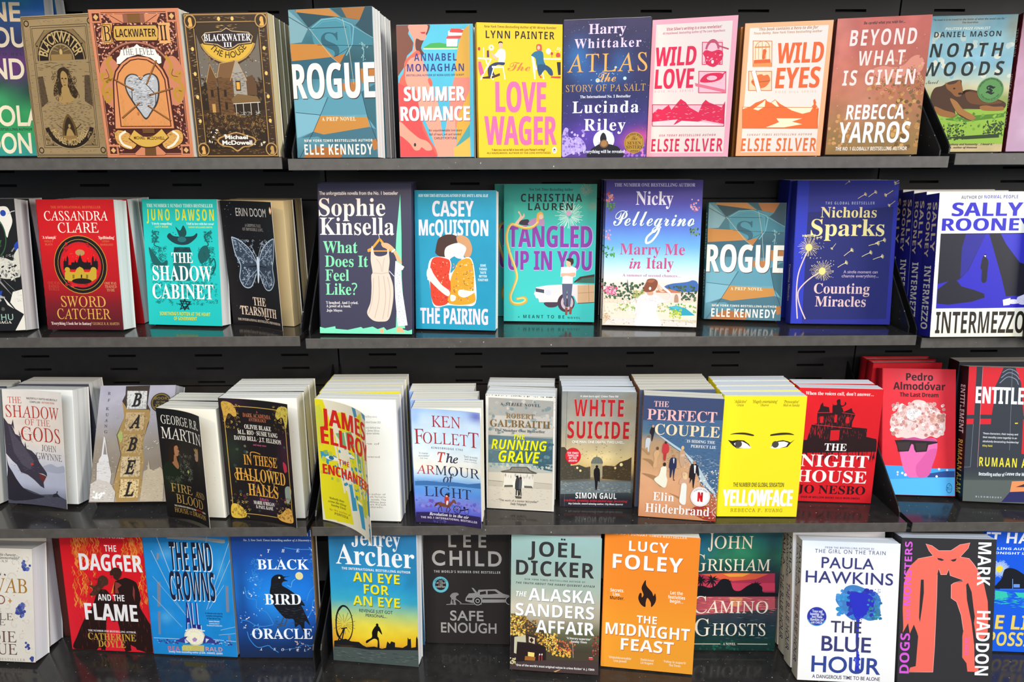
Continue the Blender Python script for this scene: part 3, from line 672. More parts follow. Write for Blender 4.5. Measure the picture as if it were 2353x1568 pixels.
ART["love"] = """bg e8a0ac@0 e49aa8@.5 e8a4b0@1
P e4d0c6 6,187.8 113.3,187.8 113.3,5.8 6,5.8
T b0324a bi 20.7,179 99.3,179 3.87 |'Elsie Silver's writing is a true revelation!'
T b85a6a bi 15.6,173.9 103.8,173.9 3.00 |Ali Hazelwood, bestselling author of The Love Hypothesis
T d81c48 b 7.4,130.4 65.5,130.4 26.14 k.08 e.016|WILD
T d81c48 b 8.1,98.6 63.9,98.6 27.31 k.04 e.016|LOVE
T d890a0 s 8.4,93.3 64.5,93.3 3.10 t1.6|ROSE HILL SERIES
P f0b4bc 73.1,160.8 101.8,162.6 102.9,130.3 74,129
L d81c48 1.08 73.1,160.8 101.1,159.2 103,129.5 74.8,130.8 73.1,160.8
Q d81c48 77.9,140.3 74.8,145.8 79.2,150 87.4,147.8 96.3,149.9 102.8,146.1 102.5,137.4 95.8,128.9 89.6,126.6 80.2,131.4
X blob f0a0b0,b81840 5 24 2.91 77.4,148.3 101.1,130.4
A b84a60 87.8,148.6 10.17,15.84 .72 10,170
L b84a60 2.13 96,155.1 110.6,150
E f0dcd4 89.2,133.6 1.82,2.47
P f0b4bc 70.8,120.3 109.8,120.4 110.7,91.3 70.5,91.7
L d81c48 1.09 70.7,121.2 108.9,119.5 110.7,90.4 72.4,91.6 70.7,121.2
Q d81c48 73.4,106.8 80.2,116.3 94.6,118.4 105.6,116.2 102.4,109.2 88.1,105.4
E f0b4bc 89.9,111.5 7.29,3.20
P e06a80 66.1,105.3 109.6,94.8 109.8,90.4 67.3,100.8
X dash d81c48 6 24 4.01 70.8,119.4 108.1,103.7
L d81c48 1.78 108.9,119.5 97.1,107.7
P f0b0b8 5.9,75.4 111.7,75.3 111.8,44 5.8,45.7
P d81c48 6.5,63.3 14.9,70.5 20.8,68.6 30,75.7 34.2,68.2 43.2,79 47.1,83.4 54.5,78.7 60.5,71.2 74,63.7 78.8,76.2 83.1,81.4 87.9,77.7 97.3,73.9 106.6,70.1 111.1,78.8 111.6,46.7 82,52.6 61.8,47.5 5.7,46.6
X wave f4c4c8 7 90 4.88 8.8,76.2 109.8,46.7
P f0c8c8 6.1,51.3 44.4,54.3 37.3,45.2 6.4,45.7
P f4d4d0 37.3,45.2 50.2,52.3 82.2,49.9 110.8,44.9
L b01840 0.95 5.9,76.3 110,73.5 111.8,43.6 7.3,45.3 5.9,76.3
T c8485c bi 18.4,30 100.8,30 2.95 t1.3|USA TODAY BESTSELLING AUTHOR
T d81c48 b 7.1,7.8 111.8,7.8 18.56 t1.12 k.03|ELSIE SILVER"""
ART["eyes"] = """bg e8a878@0 e6a474@.5 e4a070@1
P e2d2c4 7.3,182.7 116,182.7 114.8,5.7 7.3,5.7
T b06a3a bi 19.5,178.5 102.5,178.5 3.84 |'This book contains a hero to die for'
T b87a50 bi 13.3,173.5 108.2,173.5 3.15 |Tessa Bailey, New York Times bestselling author
T e05c22 b 48.9,132.2 112.5,132.2 28.20 k.04 e.016|WILD
T e05c22 b 49.8,97.3 110.8,97.3 28.77 k.04 e.016|EYES
T d8a888 s 50.3,90.6 107.4,90.6 2.93 t1.6|ROSE HILL SERIES
P f4cfae 12.7,165 40.5,164.1 42.3,127.3 14.4,127.7
L c8642c 0.90 13.1,164.6 39.7,163.5 42.4,128.2 15.6,129.1 13.1,164.6
A d07a3c 27,155.5 10.23,8.92 .9 0,180
L d07a3c 0.72 17,155.9 18.2,138.9
L d07a3c 0.72 21.2,160.2 22.8,138.7
L d07a3c 0.72 26.1,163.5 28,138.6
L d07a3c 0.72 31.4,159.8 33.1,138.4
L d07a3c 0.72 36.9,155.1 38.2,138.2
P d07a3c 16,156.7 37.9,156.5 38,154.7 16.1,154.9
Q d8581c 28.2,151.9 30.9,152.7 33.3,149.9 31.9,144.7 31.9,139.3 28.3,139.4 28.1,146.6
P d8581c 16.4,138.1 39.3,138.7 40.6,133.6 16.2,133
P e08848 15.5,133.1 41.5,133.6 42.3,128.2 15.8,128.2
P f2c49c 10.2,122 43.8,122.7 44.9,94.6 10.8,94.6
L c8642c 0.92 10.1,122.4 42.8,121.3 44.9,94.4 12,95.3 10.1,122.4
Q d8682c 14.9,107.3 22.6,116.2 29,117.8 31.9,115.9 38.2,116.6 41.6,108.4 35,99.4 23.9,98.8
L a84418 0.93 15.5,107.3 28.8,106.9 41.6,108.4
L f0dfd2 6.25 17,122.7 27.1,93.2
L c86428 0.74 13.7,121.9 24,92.8
L c86428 0.73 19.9,123.2 30.2,94.1
P f6dcb4 5.2,71.5 113.7,71.1 114.1,39.8 6.9,40.6
P e46424 5.8,68.6 16.5,72.2 23.6,77.6 29,79.3 37.2,82.5 40.2,79.1 45,77.1 51.1,81.6 59,75 76.3,65.4 91.3,60.5 101.9,63.1 107,66.7 113.7,68.3 114.1,39.8 6.9,40.6
P f6dcb4 20.9,68.3 32.9,77.4 37.4,81.4 37.1,71.7 28.1,66.3
P f6dcb4 45.9,77.1 51.5,80.7 57.4,71.3 53.8,71.4
P f6dcb4 55.1,54.6 91.9,54 77.7,49.6 92.6,45.7 67.3,41.4 41.2,41.7 59.3,49
P e46424 104.7,79.5 107,81.2 109.4,75.7 108.5,73.9 111.3,70.2 109.4,69.3 114.2,62.9 101.9,63.1 105.3,69.4 103.4,70.4 106,73.6
L c85a20 0.54 106.5,81.2 108.1,64.8
X dash c85218 8 40 3.76 7.8,61.1 54.2,43.4
L c85a20 0.75 5.2,71.5 111.8,69.3 114.6,39.4 7.3,40.8 5.2,71.5
T c88a64 bi 14.7,29.7 107.3,29.7 2.85 t1.3|SUNDAY TIMES BESTSELLING AUTHOR
T dc6428 b 7.3,7 114.9,7 18.85 t1.12 k.03|ELSIE SILVER"""
ART["given"] = """bg b8584c@0 b85c4a@.25 b8684a@.5 a06a40@.72 8f6a36@.88 86602c@1 n.12
bs c87868 9.2,178.7 16.5,74.1 .5
bs d0846c 45.5,75 21.7,37.7 .4
bs 5a2a18 121.8,117.9 20.4,36.2 .4
Q d08068 96.9,128.1 106.2,138.4 116,141.4 123.7,132.1 121.6,119.7 111.7,116.6 101.8,113.4 77.9,109 59.9,113.5 55.5,122.8 69.2,127.7 83.4,125.2
X blob d89078,a85a3c,c07850 2 30 5.87 71.3,142.1 126.5,105.1
X blob a8642c,7a5a2a,c08a4a 3 50 6.99 50.5,119.4 125.6,79.9
X blob b07a3c,6a4a1c,c8944c 4 60 7.97 89.3,81.1 132.8,8.3
X blob b0763c,c88a4c 5 30 7.43 2.7,61.1 33.2,8.9
X curl d8a868,5a3c18 6 40 6.96 58.4,130 124.9,87.2
X dot e8b090 7 30 1.24 0,179.3 136.8,2.8
T 5a2a20 s 37.5,187.1 92.9,187.1 3.98 o.02|Be careful what you wish for...
T f0cfc4 b 20.1,157.3 110.3,157.3 22.28 t1.15 k.06|BEYOND
T f0cfc4 b 34.6,129 97.7,129 20.62 t1.2 k.06|WHAT
T f0cfc4 b 15.1,100.9 114.1,100.9 21.54 t1.15 k.06|IS GIVEN
T f6ece6 b 24.9,51.5 104.7,51.5 21.09 k.06|REBECCA
T f6ece6 b 17.3,17.4 115.5,17.4 30.03 k.06|YARROS
T f0e0d0 b 14.5,5.9 113.7,5.9 5.34 k.06|THE NO. 1 GLOBALLY BESTSELLING AUTHOR"""
ART["north"] = """bg 6aa0b4@0 8fb8c0@.18 7fa8b4@.35 a8b8a8@.45 c8b890@.52 8f9a50@.6 7f9a3a@.75 5f7a2c@.88 c0a878@.93 c0a878@1 n.1
bs 9a8a5a 141.8,196.1 15.5,31.3 .6
bs c8c0a8 66.6,206.8 39.6,11.8 .5
X blob b8c4bc,86a8b0,cfcab4 3 40 11.92 16.8,187 151.2,117.5
T 2a3a3a bi 15.8,207.3 127,207.3 2.76 |"To read it is to travel to the limits of what the novel can do."
T 2a3a3a bi 61.1,202.6 85.7,202.6 2.57 |The Guardian
T e8ecdc bi 36.4,192.7 105.3,192.7 3.96 |PULITZER PRIZE FINALIST
T 20282a b 20.4,181.7 122.6,181.7 8.35 t1.15|DANIEL MASON
T 20241e b 16.4,150.8 128.7,150.8 21.09 t1.3 k.12|NORTH
T 20241e b 9.1,121.2 133.5,121.2 21.91 t1.3 k.12|WOODS
T 2a2a24 sc 14.9,109.1 34.7,109.1 6.16 |Novel
T 2a2a24 sc 2.2,108 12.4,108 6.18 |A
P 8fae3c 13.1,59.1 81.7,66.4 148.6,73.5 149.8,12.4 5,13.1
P 4f7a20 42.5,52.5 94.7,58.1 142.1,61.5 142.8,55.4 83.7,47.9
X blob 6f9a30,8fae44,4f7a24 4 50 6.05 45.6,62.8 146.4,24.7
Q 4a2c18 50.7,111.8 68.5,115 71.3,107.3 74.2,95.1 69.3,88 78.2,99 98.4,96.6 123.4,86.1 142.2,77.7 139.4,67.6 121.6,67.9 101.6,68.2 77.5,68.5 72,62.5 94.7,58.1 98.3,52.9 89.5,50.3 72.5,58.3 65.5,66.7 66.6,56.4 54.5,55.5 39.7,60.8 28.2,73.4 24.7,87.8 29.4,102.1 41.2,105.9
Q 8a5428 45.7,110.9 51.1,107.7 61,109.5 67.5,115 70.5,107.3 74,97.1 71.2,89 63.2,89.2 56.4,95.4 48.7,101.7
Q a06a34 55.5,85.2 66,81 77.5,68.5 92.5,60.1 98.8,53.9 91.5,50.9 78.7,57.2 67.8,64.6
Q 96602e 32.3,73.3 49.3,66.9 63.9,62.6 66.5,57.4 56.5,55.5 39.8,59.8
Q 96602e 103.1,72.2 112.9,74.1 125.1,71.9 138.9,71.7 138.7,65.6 109.8,66
Q 6a4020 78.6,95 98.8,93.6 123.7,84 136.3,77.8 108.8,75.2 86.4,78.6
E 1c120c 60.3,101.4 1.82,1.23
E 1c120c 70.4,93.1 3.23,1.84
X blob 2f3f1c,3f4f1f 5 50 4.49 47.9,40 82.8,19
X blob 2f3f1c,3f4f1f 6 50 4.39 112.1,45.6 142.4,24.8
X leaf 24341a 7 40 4.90 47.3,46.3 82.3,23.1
X leaf 24341a 8 40 4.78 115.7,49.6 143.9,28.9
P 2a3a1a 51.7,23.3 138,28.9 138.7,22.7 86.7,20
K green_round_award_sticker
E 5a8a4a 116.5,98.3 20.22,19.88
A 3f6a38 116.5,98.3 18.63,18.26 .95 0,360
C 20381c bi 116.5,98.3 16.26 165,15 2.84 |The New York Times Best Seller
C 20381c bi 116.5,98.3 16.26 205,335 2.84 |10 Best Books of the Year
T 14201a fr 109.4,91.9 123.9,91.9 13.42 o.02|T
.
T 2a2418 bi 11.7,10.5 132.3,10.5 2.94 |"Brilliantly combines polyphony and humanity... I loved it."
T 2a2418 bi 26.8,5.5 106.8,5.5 2.74 |MAGGIE O'FARRELL, author of Hamnet"""
ART["zero"] = """bg b88898@0 c494a8@.5 b890a4@1 n.06
bs d8b8c8 35.8,37.4 23.3,34.6 .6
T 2a2030 b 18.6,182.3 106.3,182.3 23.80 |ZERO-SUM
T 2a2030 b 13.4,129.9 106.7,129.9 18.41 |JOYCE CAROL OATES"""
ART["chu"] = """bg 141416@0 161618@1
Q e6dccb 93.6,197.1 108,201.2 117.9,199.1 122.7,184.7 122.8,174.4 116.5,160 112.7,151.7 107.3,170.4 98.1,180.7
E 22409a 110.1,190.5 4.44,4.94
L c8c4bc 1.22 117,188.8 123.5,192.9 128.6,193.9
A 2f5a34 89.4,151.9 22.20,35.28 .93 -60,60
T 2f5a34 sc 87.9,135.2 104.1,135.2 25.03 |y
S 888480 2.07 117.8,128.8 124.6,137.1 131.5,145.3
Q 22409a 122.8,139.2 129.5,145.4 130.6,134.9 124.1,130.8
Q cfc6b4 130.4,132.8 129,93 122.3,86.7 107.8,84.8 95.7,87.1 84.1,93.6 90.4,118.6 106.7,118.5 118.6,114.1 121.5,124.6
X curl f0e8d8,3a3834,8a8680 2 90 6.12 86.8,122.8 128.6,88.7
X leaf d8cebc,6a6864,1a1a1c 3 60 8.16 82.3,118.7 123.8,80.4
P b8b4ac 99.6,85 124,59.1 107,76.4
P 8a8680 91.3,83 113.5,57.2 97.2,80.8
P e6dccb 108.5,46.6 114.1,63.6 128.9,67.6 131.5,50.5 129.4,1.1 112.7,0.4 128.5,27 115.8,35.8
X dash 1a1a1c 4 26 3.30 116.3,65.6 128.1,46.3
P e6dccb 97.1,57.5 111.9,38 113.7,35.9 104,42.5
P 22409a 89.5,64 97.9,66 94.9,55.4
X blob a8a49c,56544f 5 20 6.14 81,59.9 99.1,34
T 8fae9a s 22,17.6 111.1,17.6 9.86 o.01 t1.1|WESLEY CHU
T e6dccb sb 21.5,12.1 107.9,12.1 4.29 |THE WAR ARTS SAGA"""
ART["sword"] = """bg c4141a@0 c8161c@.35 b0141a@.65 7a1820@.8 4a141c@1 n.03
bs dc1c20 53.1,162.4 56.8,46.4 .5
T e07a48 r 23.9,197.6 107.4,197.6 3.78 t1.05|THE INTERNATIONAL BESTSELLER
T f6ecd8 r 11.8,178.4 118.1,178.4 14.73 |CASSANDRA
T f6ecd8 r 33.1,159 100.7,159 15.79 |CLARE
T f6e0c8 sb 5.3,148.9 28.8,148.9 4.65 |'A triumph'
T c8643c b 8.5,143.4 23.3,143.4 3.17 |HOLLY
T c8643c b 9.2,138.3 21.9,138.3 3.17 |BLACK
T f6e0c8 sb 99.3,148.7 126.2,148.7 4.62 |'Spellbinding'
T c8643c b 105.3,143.6 117,143.6 3.15 |LEIGH
T c8643c b 102.2,138.1 123.1,138.1 3.15 |BARDUGO
E c88a2c 65.9,106.9 44.77,47.72
E 1c1414 65.9,106.9 43.68,46.46
X star d8a83c 4 1 1.00 63.6,108 66.1,103.8
A d8a83c 65.9,106.9 38.44,41.39 .985 0,360
E c81c22 65.9,106.9 34.51,37.17
X blob d8242a,a8141a 5 60 7.42 38,141.3 95,72.2
E e0141a 66.1,109.5 27.95,29.98
E b98a50 66.6,126.7 7.86,5.06
X star f0c060 6 10 1.31 46,132.9 90.3,116.3
P 1a1214 36.3,99.2 37.5,112.9 38.9,112.9 40.3,119.3 41.1,112.9 42.4,113 42.8,117.2 45,122.4 46.3,117.2 45.3,106.6 50.1,106.7 50.5,110.9 56,110.9 57.5,115.7 58.8,110.9 61.4,110.9 61.6,113 64.9,120.4 66.6,124.6 67.5,120.4 69.5,113 72.3,111 76.3,111 77.6,115.8 78.5,111 83.2,111 82.9,106.8 84.6,106.8 85.6,117.3 87.8,122.6 89,117.3 88.7,113.1 91.1,113.1 92.7,119.4 93.2,113.1 95.4,113.1 94.2,99.5
P c8a02c 37,83.4 38,94 42.9,99.3 47.9,95.1 55.6,95.1 58.8,101 64.1,104 69.3,101.1 71.3,95.2 79.6,95.2 82.6,99.4 87.2,102 91.9,98.4 90.7,84.8 83.7,80.5 45.5,80.3
P 8a6a1c 50.8,90.9 54.1,90.9 53.5,84.6 50.3,84.6
P 8a6a1c 73.8,91 77.1,91 76.5,84.7 73.2,84.7
E c8a02c 42.9,99.3 4.38,3.81
E c8a02c 87,99.5 4.79,3.80
E 1c1414 65.6,80.4 16.61,4.65
P 2a2014 64.8,91 67,91 66.5,85.5 64.3,85.5
T c8543c r 7.6,75.2 27.5,75.2 4.24 |ONE WAS
T c8543c r 8.5,69.8 26.1,69.8 4.25 |RAISED
T c8543c r 8,64.8 26.5,64.8 4.25 |TO RULE
T e0a878 r 103.9,74.9 123.4,74.9 4.22 |ONE WAS
T e0a878 r 103.8,69.5 123.4,69.5 4.22 |TRAINED
T e0a878 r 106.4,63.9 119.8,63.9 4.22 |TO DIE
T dca84c r 27.3,38.1 102.8,38.1 17.38 |SWORD
T dca84c r 18.8,17.8 109.7,17.8 16.97 |CATCHER
T f0d8c4 sb 6.9,8.1 76.5,8.1 4.68 |'Everything I look for in fantasy'
T d8a860 r 77.8,8.3 123.1,8.3 4.23 |GEORGE R. R. MARTIN"""
ART["shadow"] = """bg 1fbfb4@0 22c2b8@.5 1fbcb4@1
T e8f6ee sb 8.3,197.1 125.4,197.1 5.37 |THE NUMBER 1 SUNDAY TIMES BESTSELLER
T e8d81c b 7.1,175.5 126.3,175.5 18.39 t1.3|JUNO DAWSON
T e8f6ee sb 15.4,168.4 52.2,168.4 3.58 |'Utterly compelling'
T d8d84c b 21.1,163.5 44.6,163.5 2.75 |LUCY ROSE
T e8f6ee sb 77.3,168.5 126,168.5 3.55 |'I fell in love with her coven'
T d8d84c b 80.7,163.3 122.7,163.3 2.72 |SARAH WILLIAMS-SMITH
S 12605c 2.00 14.6,156.5 23.3,148 17.8,135.2 26.8,131
S 12605c 1.96 117.5,157.1 108.1,148.7 114.3,136.1 105,131.8
Q 174a48 71.6,167.3 76.7,156.9 74,149.5 64.8,148.4 60.7,156.8 57.8,165.2 65.4,158.9
Q 1c3c40 41.8,148.2 46.8,154.6 55.7,149.4 85.4,149.6 94.8,154.9 94.5,148.6 84.9,140.1 75.5,135.7 61.8,135.6 50.5,139.8
E 2a6a6c 68,144.2 7.79,4.67
P 1c3c40 53.4,131.3 81,131.5 84,123 51.8,122.7
X dot 12605c 3 16 2.30 56.9,131.3 79.5,123
X curl 145450 4 120 7.03 10.4,130.8 37.9,85.6
X curl 145450 5 120 6.85 98.2,131.7 123.6,87
Q 1a5a58 8.1,130.8 18.9,118 29.7,105.1 39.4,109.6 38.8,100.9 24.6,98.5 13.3,104.9
Q 1a5a58 102.7,131.7 111.9,134 115.9,121.3 110.9,110.5 99.3,106.1 95.3,118.9
P 1f6462 51.6,120.5 81.6,120.9 79.3,75.4 48.9,74.8
X dash 12605c 6 60 5.57 52.8,120.5 78.2,77.6
X curl 145450 7 160 6.09 15.9,74.2 126.1,34.5
X curl 145450 8 60 5.13 12.4,91.8 118,63
X leaf 1a6a66 9 50 4.64 14.7,158.6 27.3,139.6
X leaf 1a6a66 10 50 4.52 108.5,159.2 121.3,140.4
X star 145450 11 26 2.76 12.3,156.5 122.5,115
S 145450 1.78 119,87 125.3,100 123.5,112.8 117.6,106.3
T f6f4ea sb 48.4,105.4 86.4,105.4 16.89 |THE
T f6f4ea sb 12.6,75.4 119.1,75.4 24.63 |SHADOW
T f6f4ea sb 10.5,44.9 120,44.9 24.56 |CABINET
L 14242a 2.06 67.8,44.2 74.4,27.7 56.5,36.2 78.2,36.7 59.1,27.3 67.8,44.2
L 14242a 2.07 59.9,41.8 77.4,40 66.8,26.8 59.9,41.8
T e0e048 b 21.5,16.4 112.6,16.4 5.89 |SOMETHING'S ROTTEN AT THE HEART
T e0e048 b 46.8,8.5 88.1,8.5 5.91 |OF GOVERNMENT"""
ART["tear"] = """bg 141113@0 161214@1 n.05
X blob 2a3a5a,8fa8d0 1 14 1.77 1.6,208.2 32,179.4
X star 7a90c0 2 40 1.19 4.2,208.3 105.9,13.2
T c8beb4 s 29.5,185.6 98.2,185.6 12.95 |ERIN DOOM
T a89c90 r 45.8,168.5 82.6,168.5 4.71 |A GRIPPING TALE
T a89c90 r 40.2,162.2 88.1,162.2 4.68 |OF IMPOSSIBLE LOVE.
E d8823a 110.6,196.5 3.19,5.79
E f4ead8 110.6,196.5 1.96,3.86
Q 3a4452 15.6,149.9 28.7,145.5 47,133.3 60,120.1 64.4,107 46.2,103.2 27.1,103.9 19.4,123.7
Q 3a4452 111.7,151.5 99.1,146.7 83.1,134 71.9,120.4 68,107 84.1,104.2 100.7,105.7 109.3,125.6
Q 343e4c 26.9,101.7 48.5,102.2 63.8,101.5 58.4,85.2 47.3,70 32.9,66.4 24.6,77.8
Q 343e4c 103.9,103.6 86.3,103.1 68.5,101.6 72.2,83.4 81.8,67.9 95.8,69.3 103.3,82.2
S b8c4d0 1.68 15.7,150.6 31.2,145.5 51.6,131.1 63.7,111.3 64.6,98.2
S b8c4d0 1.64 112.3,152.2 96.6,145.5 80.5,131.7 69.7,111.5 65.8,98.3
S b8c4d0 1.68 15.7,150.6 19.4,123.7 28.3,103.9 23.8,82 31.8,67.4 47.2,68.9 61.5,91.7
S b8c4d0 1.64 113,152.2 109.3,125.6 102.8,103.5 104,82.2 93.2,67.2 79.5,67.8 68.5,91.9
X curl aab8c8,d8e4f0 3 60 6.30 19,146.5 60.8,106.9
X curl aab8c8,d8e4f0 4 60 6.19 77.6,147.5 105.7,108
X curl aab8c8,d8e4f0 5 40 5.68 29.1,99.5 56.6,70.2
X curl aab8c8,d8e4f0 6 40 5.60 71.9,100.6 98.4,71.5
L 9aa8b8 1.15 63.7,111.3 46,124.3 28.4,142
L 9aa8b8 1.15 69.7,111.5 89.2,125.2 108.2,143.5
L 9aa8b8 1.14 63.4,98.2 44,82.6 33.2,69.5
L 9aa8b8 1.14 69.3,98.4 83.9,83.7 91.3,70.2
Q d8e0e8 65.4,115.8 69.5,120.3 71.6,113.7 68.8,94 65.7,77.9 63,77.2 64.1,93.9
S b8c4d0 0.92 66.6,115.8 61,129 54.9,139.1
S b8c4d0 0.92 69,115.9 74.2,129.3 78.9,138.4
X dot f0f6ff 7 30 1.19 16.7,148.7 100.7,71.6
T f0d0b4 sb 47.3,36.8 77,36.8 13.93 |THE
T f0d0b4 sb 18.3,19 101.6,19 14.86 |TEARSMITH
S f0d0b4 1.09 17.5,28.6 20.2,32.8 29.3,31.1
S f0d0b4 1.07 71.1,19.7 74.9,13.9 81.9,16.1
T d8c0aa sb 10.9,8 110.1,8 3.97 |THE INTERNATIONAL BESTSELLING PHENOMENON"""
ART["feel"] = """bg 38364e@0 3a384f@.6 3a374c@1
T f2e6de s 2.6,224.8 131.5,224.8 5.36 o.012|The unforgettable novella from the No. 1 bestseller
T f6e2d4 sb 1.7,191.2 110.4,191.2 27.77 |Sophie
T f6e2d4 sb 3.1,160.7 124.7,160.7 27.49 |Kinsella
T 86eaa8 sb 7.7,131.5 64.3,131.5 18.93 |What
T 86eaa8 sb 10.4,109.1 81.3,109.1 18.06 |Does It
T 86eaa8 sb 10.7,86.4 49.8,86.4 18.13 |Feel
T 86eaa8 sb 11,63.7 62.9,63.7 18.22 |Like?
T f2e6de sb 11,48.7 64.5,48.7 4.24 |'I laughed. And I cried.
T f2e6de sb 11.3,43.1 53.7,43.1 4.25 |A jewel of a book.'
T f2e6de sb 11.8,36.1 37.7,36.1 4.09 |Jojo Moyes
P 7de8b4 135.1,225.9 136.6,162.9 136.6,91.7 141.4,9.6 126.3,9.6 130,91.7 127.2,140.2 128.6,162.8
S d8d8d8 0.97 99.8,152 100.3,157.6 98.2,162.4
S e8a030 3.58 81.5,134.2 89,139.9 97.3,149.6 99.8,152.5 102.2,152.5 112,140.1 120.3,135.7
P e8a030 80.8,137.4 85.7,139.8 85.6,133.7 81,133.4
L d89030 2.28 82.4,134.7 117.8,135
Q e8b080 103.8,147.3 113.7,147.4 121.9,141.8 126.9,135.4 134.3,124.2 136.7,114.5 129.3,119.3 125.2,128.9 118.6,136.9 110.4,139.3 105.5,141.6
L f0ece8 2.29 120.2,132.9 126,137.8
Q e4cdb8 87.4,141.5 89.8,139.9 92.2,129.4 98.8,126.3 107,127.2 112.8,130.4 113.3,136.9 115.3,137.7 116.1,128.9 116.9,117.5 115.1,101.3 117.6,94.8 122.4,77 121.5,50.8 114.7,24.4 101.3,20.3 88,22.7 79,34.2 84.9,52.3 86.8,75.1 86.6,94.6 88.7,101.1 85.9,120.5
X dash c8ae9a 3 1 1.00 75,123.8 76.6,121.4
S c4a890 0.98 90.2,91.4 88.3,58.8 81.5,32.6
S c4a890 0.98 98.5,94.7 99.1,58.9 91.4,26
S c4a890 0.98 106.8,94.8 109.9,58.9 104.7,24.4
S c4a890 0.98 113.4,93.2 117.4,67.1 113,27.7
S c8ae9a 0.98 95.4,122.2 102,112.6 103.5,101.2
S c8ae9a 0.98 108.6,123.9 106.1,112.6 105.2,101.3
L d0b8a4 1.64 88.7,99.5 103.5,98.3 115.9,100.5
L f0ece8 0.98 115.9,103 124.2,94.1
P f4f0ec 126.5,119.2 140.9,109.6 138.3,104.7 135,103.9 136.6,75.4 145.6,14.6 129.7,13.2 125.7,59 124.7,91.6
X dot 3a6a60 5 120 0.83 126.7,103 134.9,59
X dot 3a6a60 6 120 0.84 128.2,59 142.2,16.2
P 7de8b4 -0.6,11.1 8.4,8.7 25.8,12 26.5,7.9 46.4,6.2 68.8,11.2 72.1,8.7 87.9,12 96.2,7.9 106.3,11.2 111.2,6.3 126.3,11.2 146.4,5.5 153.1,7.9 153.1,-0.4 -0.8,0.5
P e8b080 129.7,12.9 137.2,9.6 141.4,2.1 126.3,3.8
P e8b080 100.4,7.9 106.2,8.7 105.4,1.3 99.8,2.1"""
ART["pairing"] = """bg 1f96b4@0 1f92b2@.6 1f9ab8@1 n.03
bs 3aa8c4 31.5,78.8 43.8,64.2 .4
T dcecf0 bi 6.9,217.6 122,217.6 4.58 |NEW YORK TIMES-BESTSELLING AUTHOR OF RED, WHITE & ROYAL BLUE
T e4dce0 b 30,186.5 98.1,186.5 24.71 e.016|CASEY
T e4dce0 b 7.2,155.4 122,155.4 25.68 e.016|McQUISTON
Q 4a322a 40.7,151.3 51.5,156.7 64.5,156.9 72,151.7 69.8,143.2 55.7,134.6 52.4,117.6 47,118.6 35.1,125.8 35.1,134.3 37.4,144.9
Q f4e4d8 55.8,138.8 70.9,143.3 75.2,134.9 68.7,124.2 62.2,119.9 55.6,115.5 50.2,121.8 50.3,132.4
Q d49a6a 69.9,153.8 79.6,156 90.3,149.8 95.7,135.2 92.4,122.5 83.8,121.3 77.4,134.9 72,143.3
Q f6e8dc 70.9,143.3 79.5,141.3 86,135 81.6,122.3 83.8,118.1 70.8,119 63.3,126.2 66.6,132.6
Q f0ece4 26.3,117.1 53.5,119.7 61,109.3 59.9,94.4 73,109.5 79.5,118.1 93.5,119.3 99.9,97.3 102,46.2 81.4,40.4 55.3,40.8 31.2,39.1 23.8,78.7 20.6,85
Q e0442c 28.4,116.1 53.5,117.6 59.5,108.2 57.7,83.7 75,67 72.8,58.4 57.5,58 53.1,42.9 32.3,41.3 25.3,68
Q e0a028 75.1,114.8 92.4,117.8 98.4,97.2 98.8,67.5 100.9,48.3 81.4,41.9 55.3,45.1 59.8,66.6 59.8,83.7 66.4,100.9
X leaf f4c8a0,b82a1c,e8684a 3 70 3.93 29.5,112.9 57.5,45.2
X leaf f8d890,b86a1a,f0bc58 4 70 3.90 62.1,111.4 97.7,48.3
X blob b878a0,3a5a6a,e8d8c0 5 14 3.47 64.3,109.3 98.8,46.2
Q f4e4d8 20.7,100 26.2,102.2 31.6,91.7 44.5,74.8 57.6,64.4 55.4,55.8 42.3,64.1 24.9,80.9 19.5,89.3
Q f4e4d8 75,67 96.6,65.3 101,71.8 99.9,63.3 83.6,54.3 72.8,58.4
Q f4e4d8 59.7,58.1 68.4,56.1 66.2,48.6 59.7,48.4
T e4f0f0 b 109.2,105.6 118.6,105.6 3.80 |SOME
T e4f0f0 b 107.5,99.6 120.3,99.6 3.81 |THINGS
T e4f0f0 b 108.7,93.9 119.1,93.9 3.81 |TASTE
T e4f0f0 b 107.4,87.9 120.4,87.9 3.81 |BETTER
T e4f0f0 b 105.3,81.8 122.5,81.8 3.82 |TOGETHER
T f0dce8 b 8.1,9.4 122.1,9.4 26.33 e.016|THE PAIRING"""
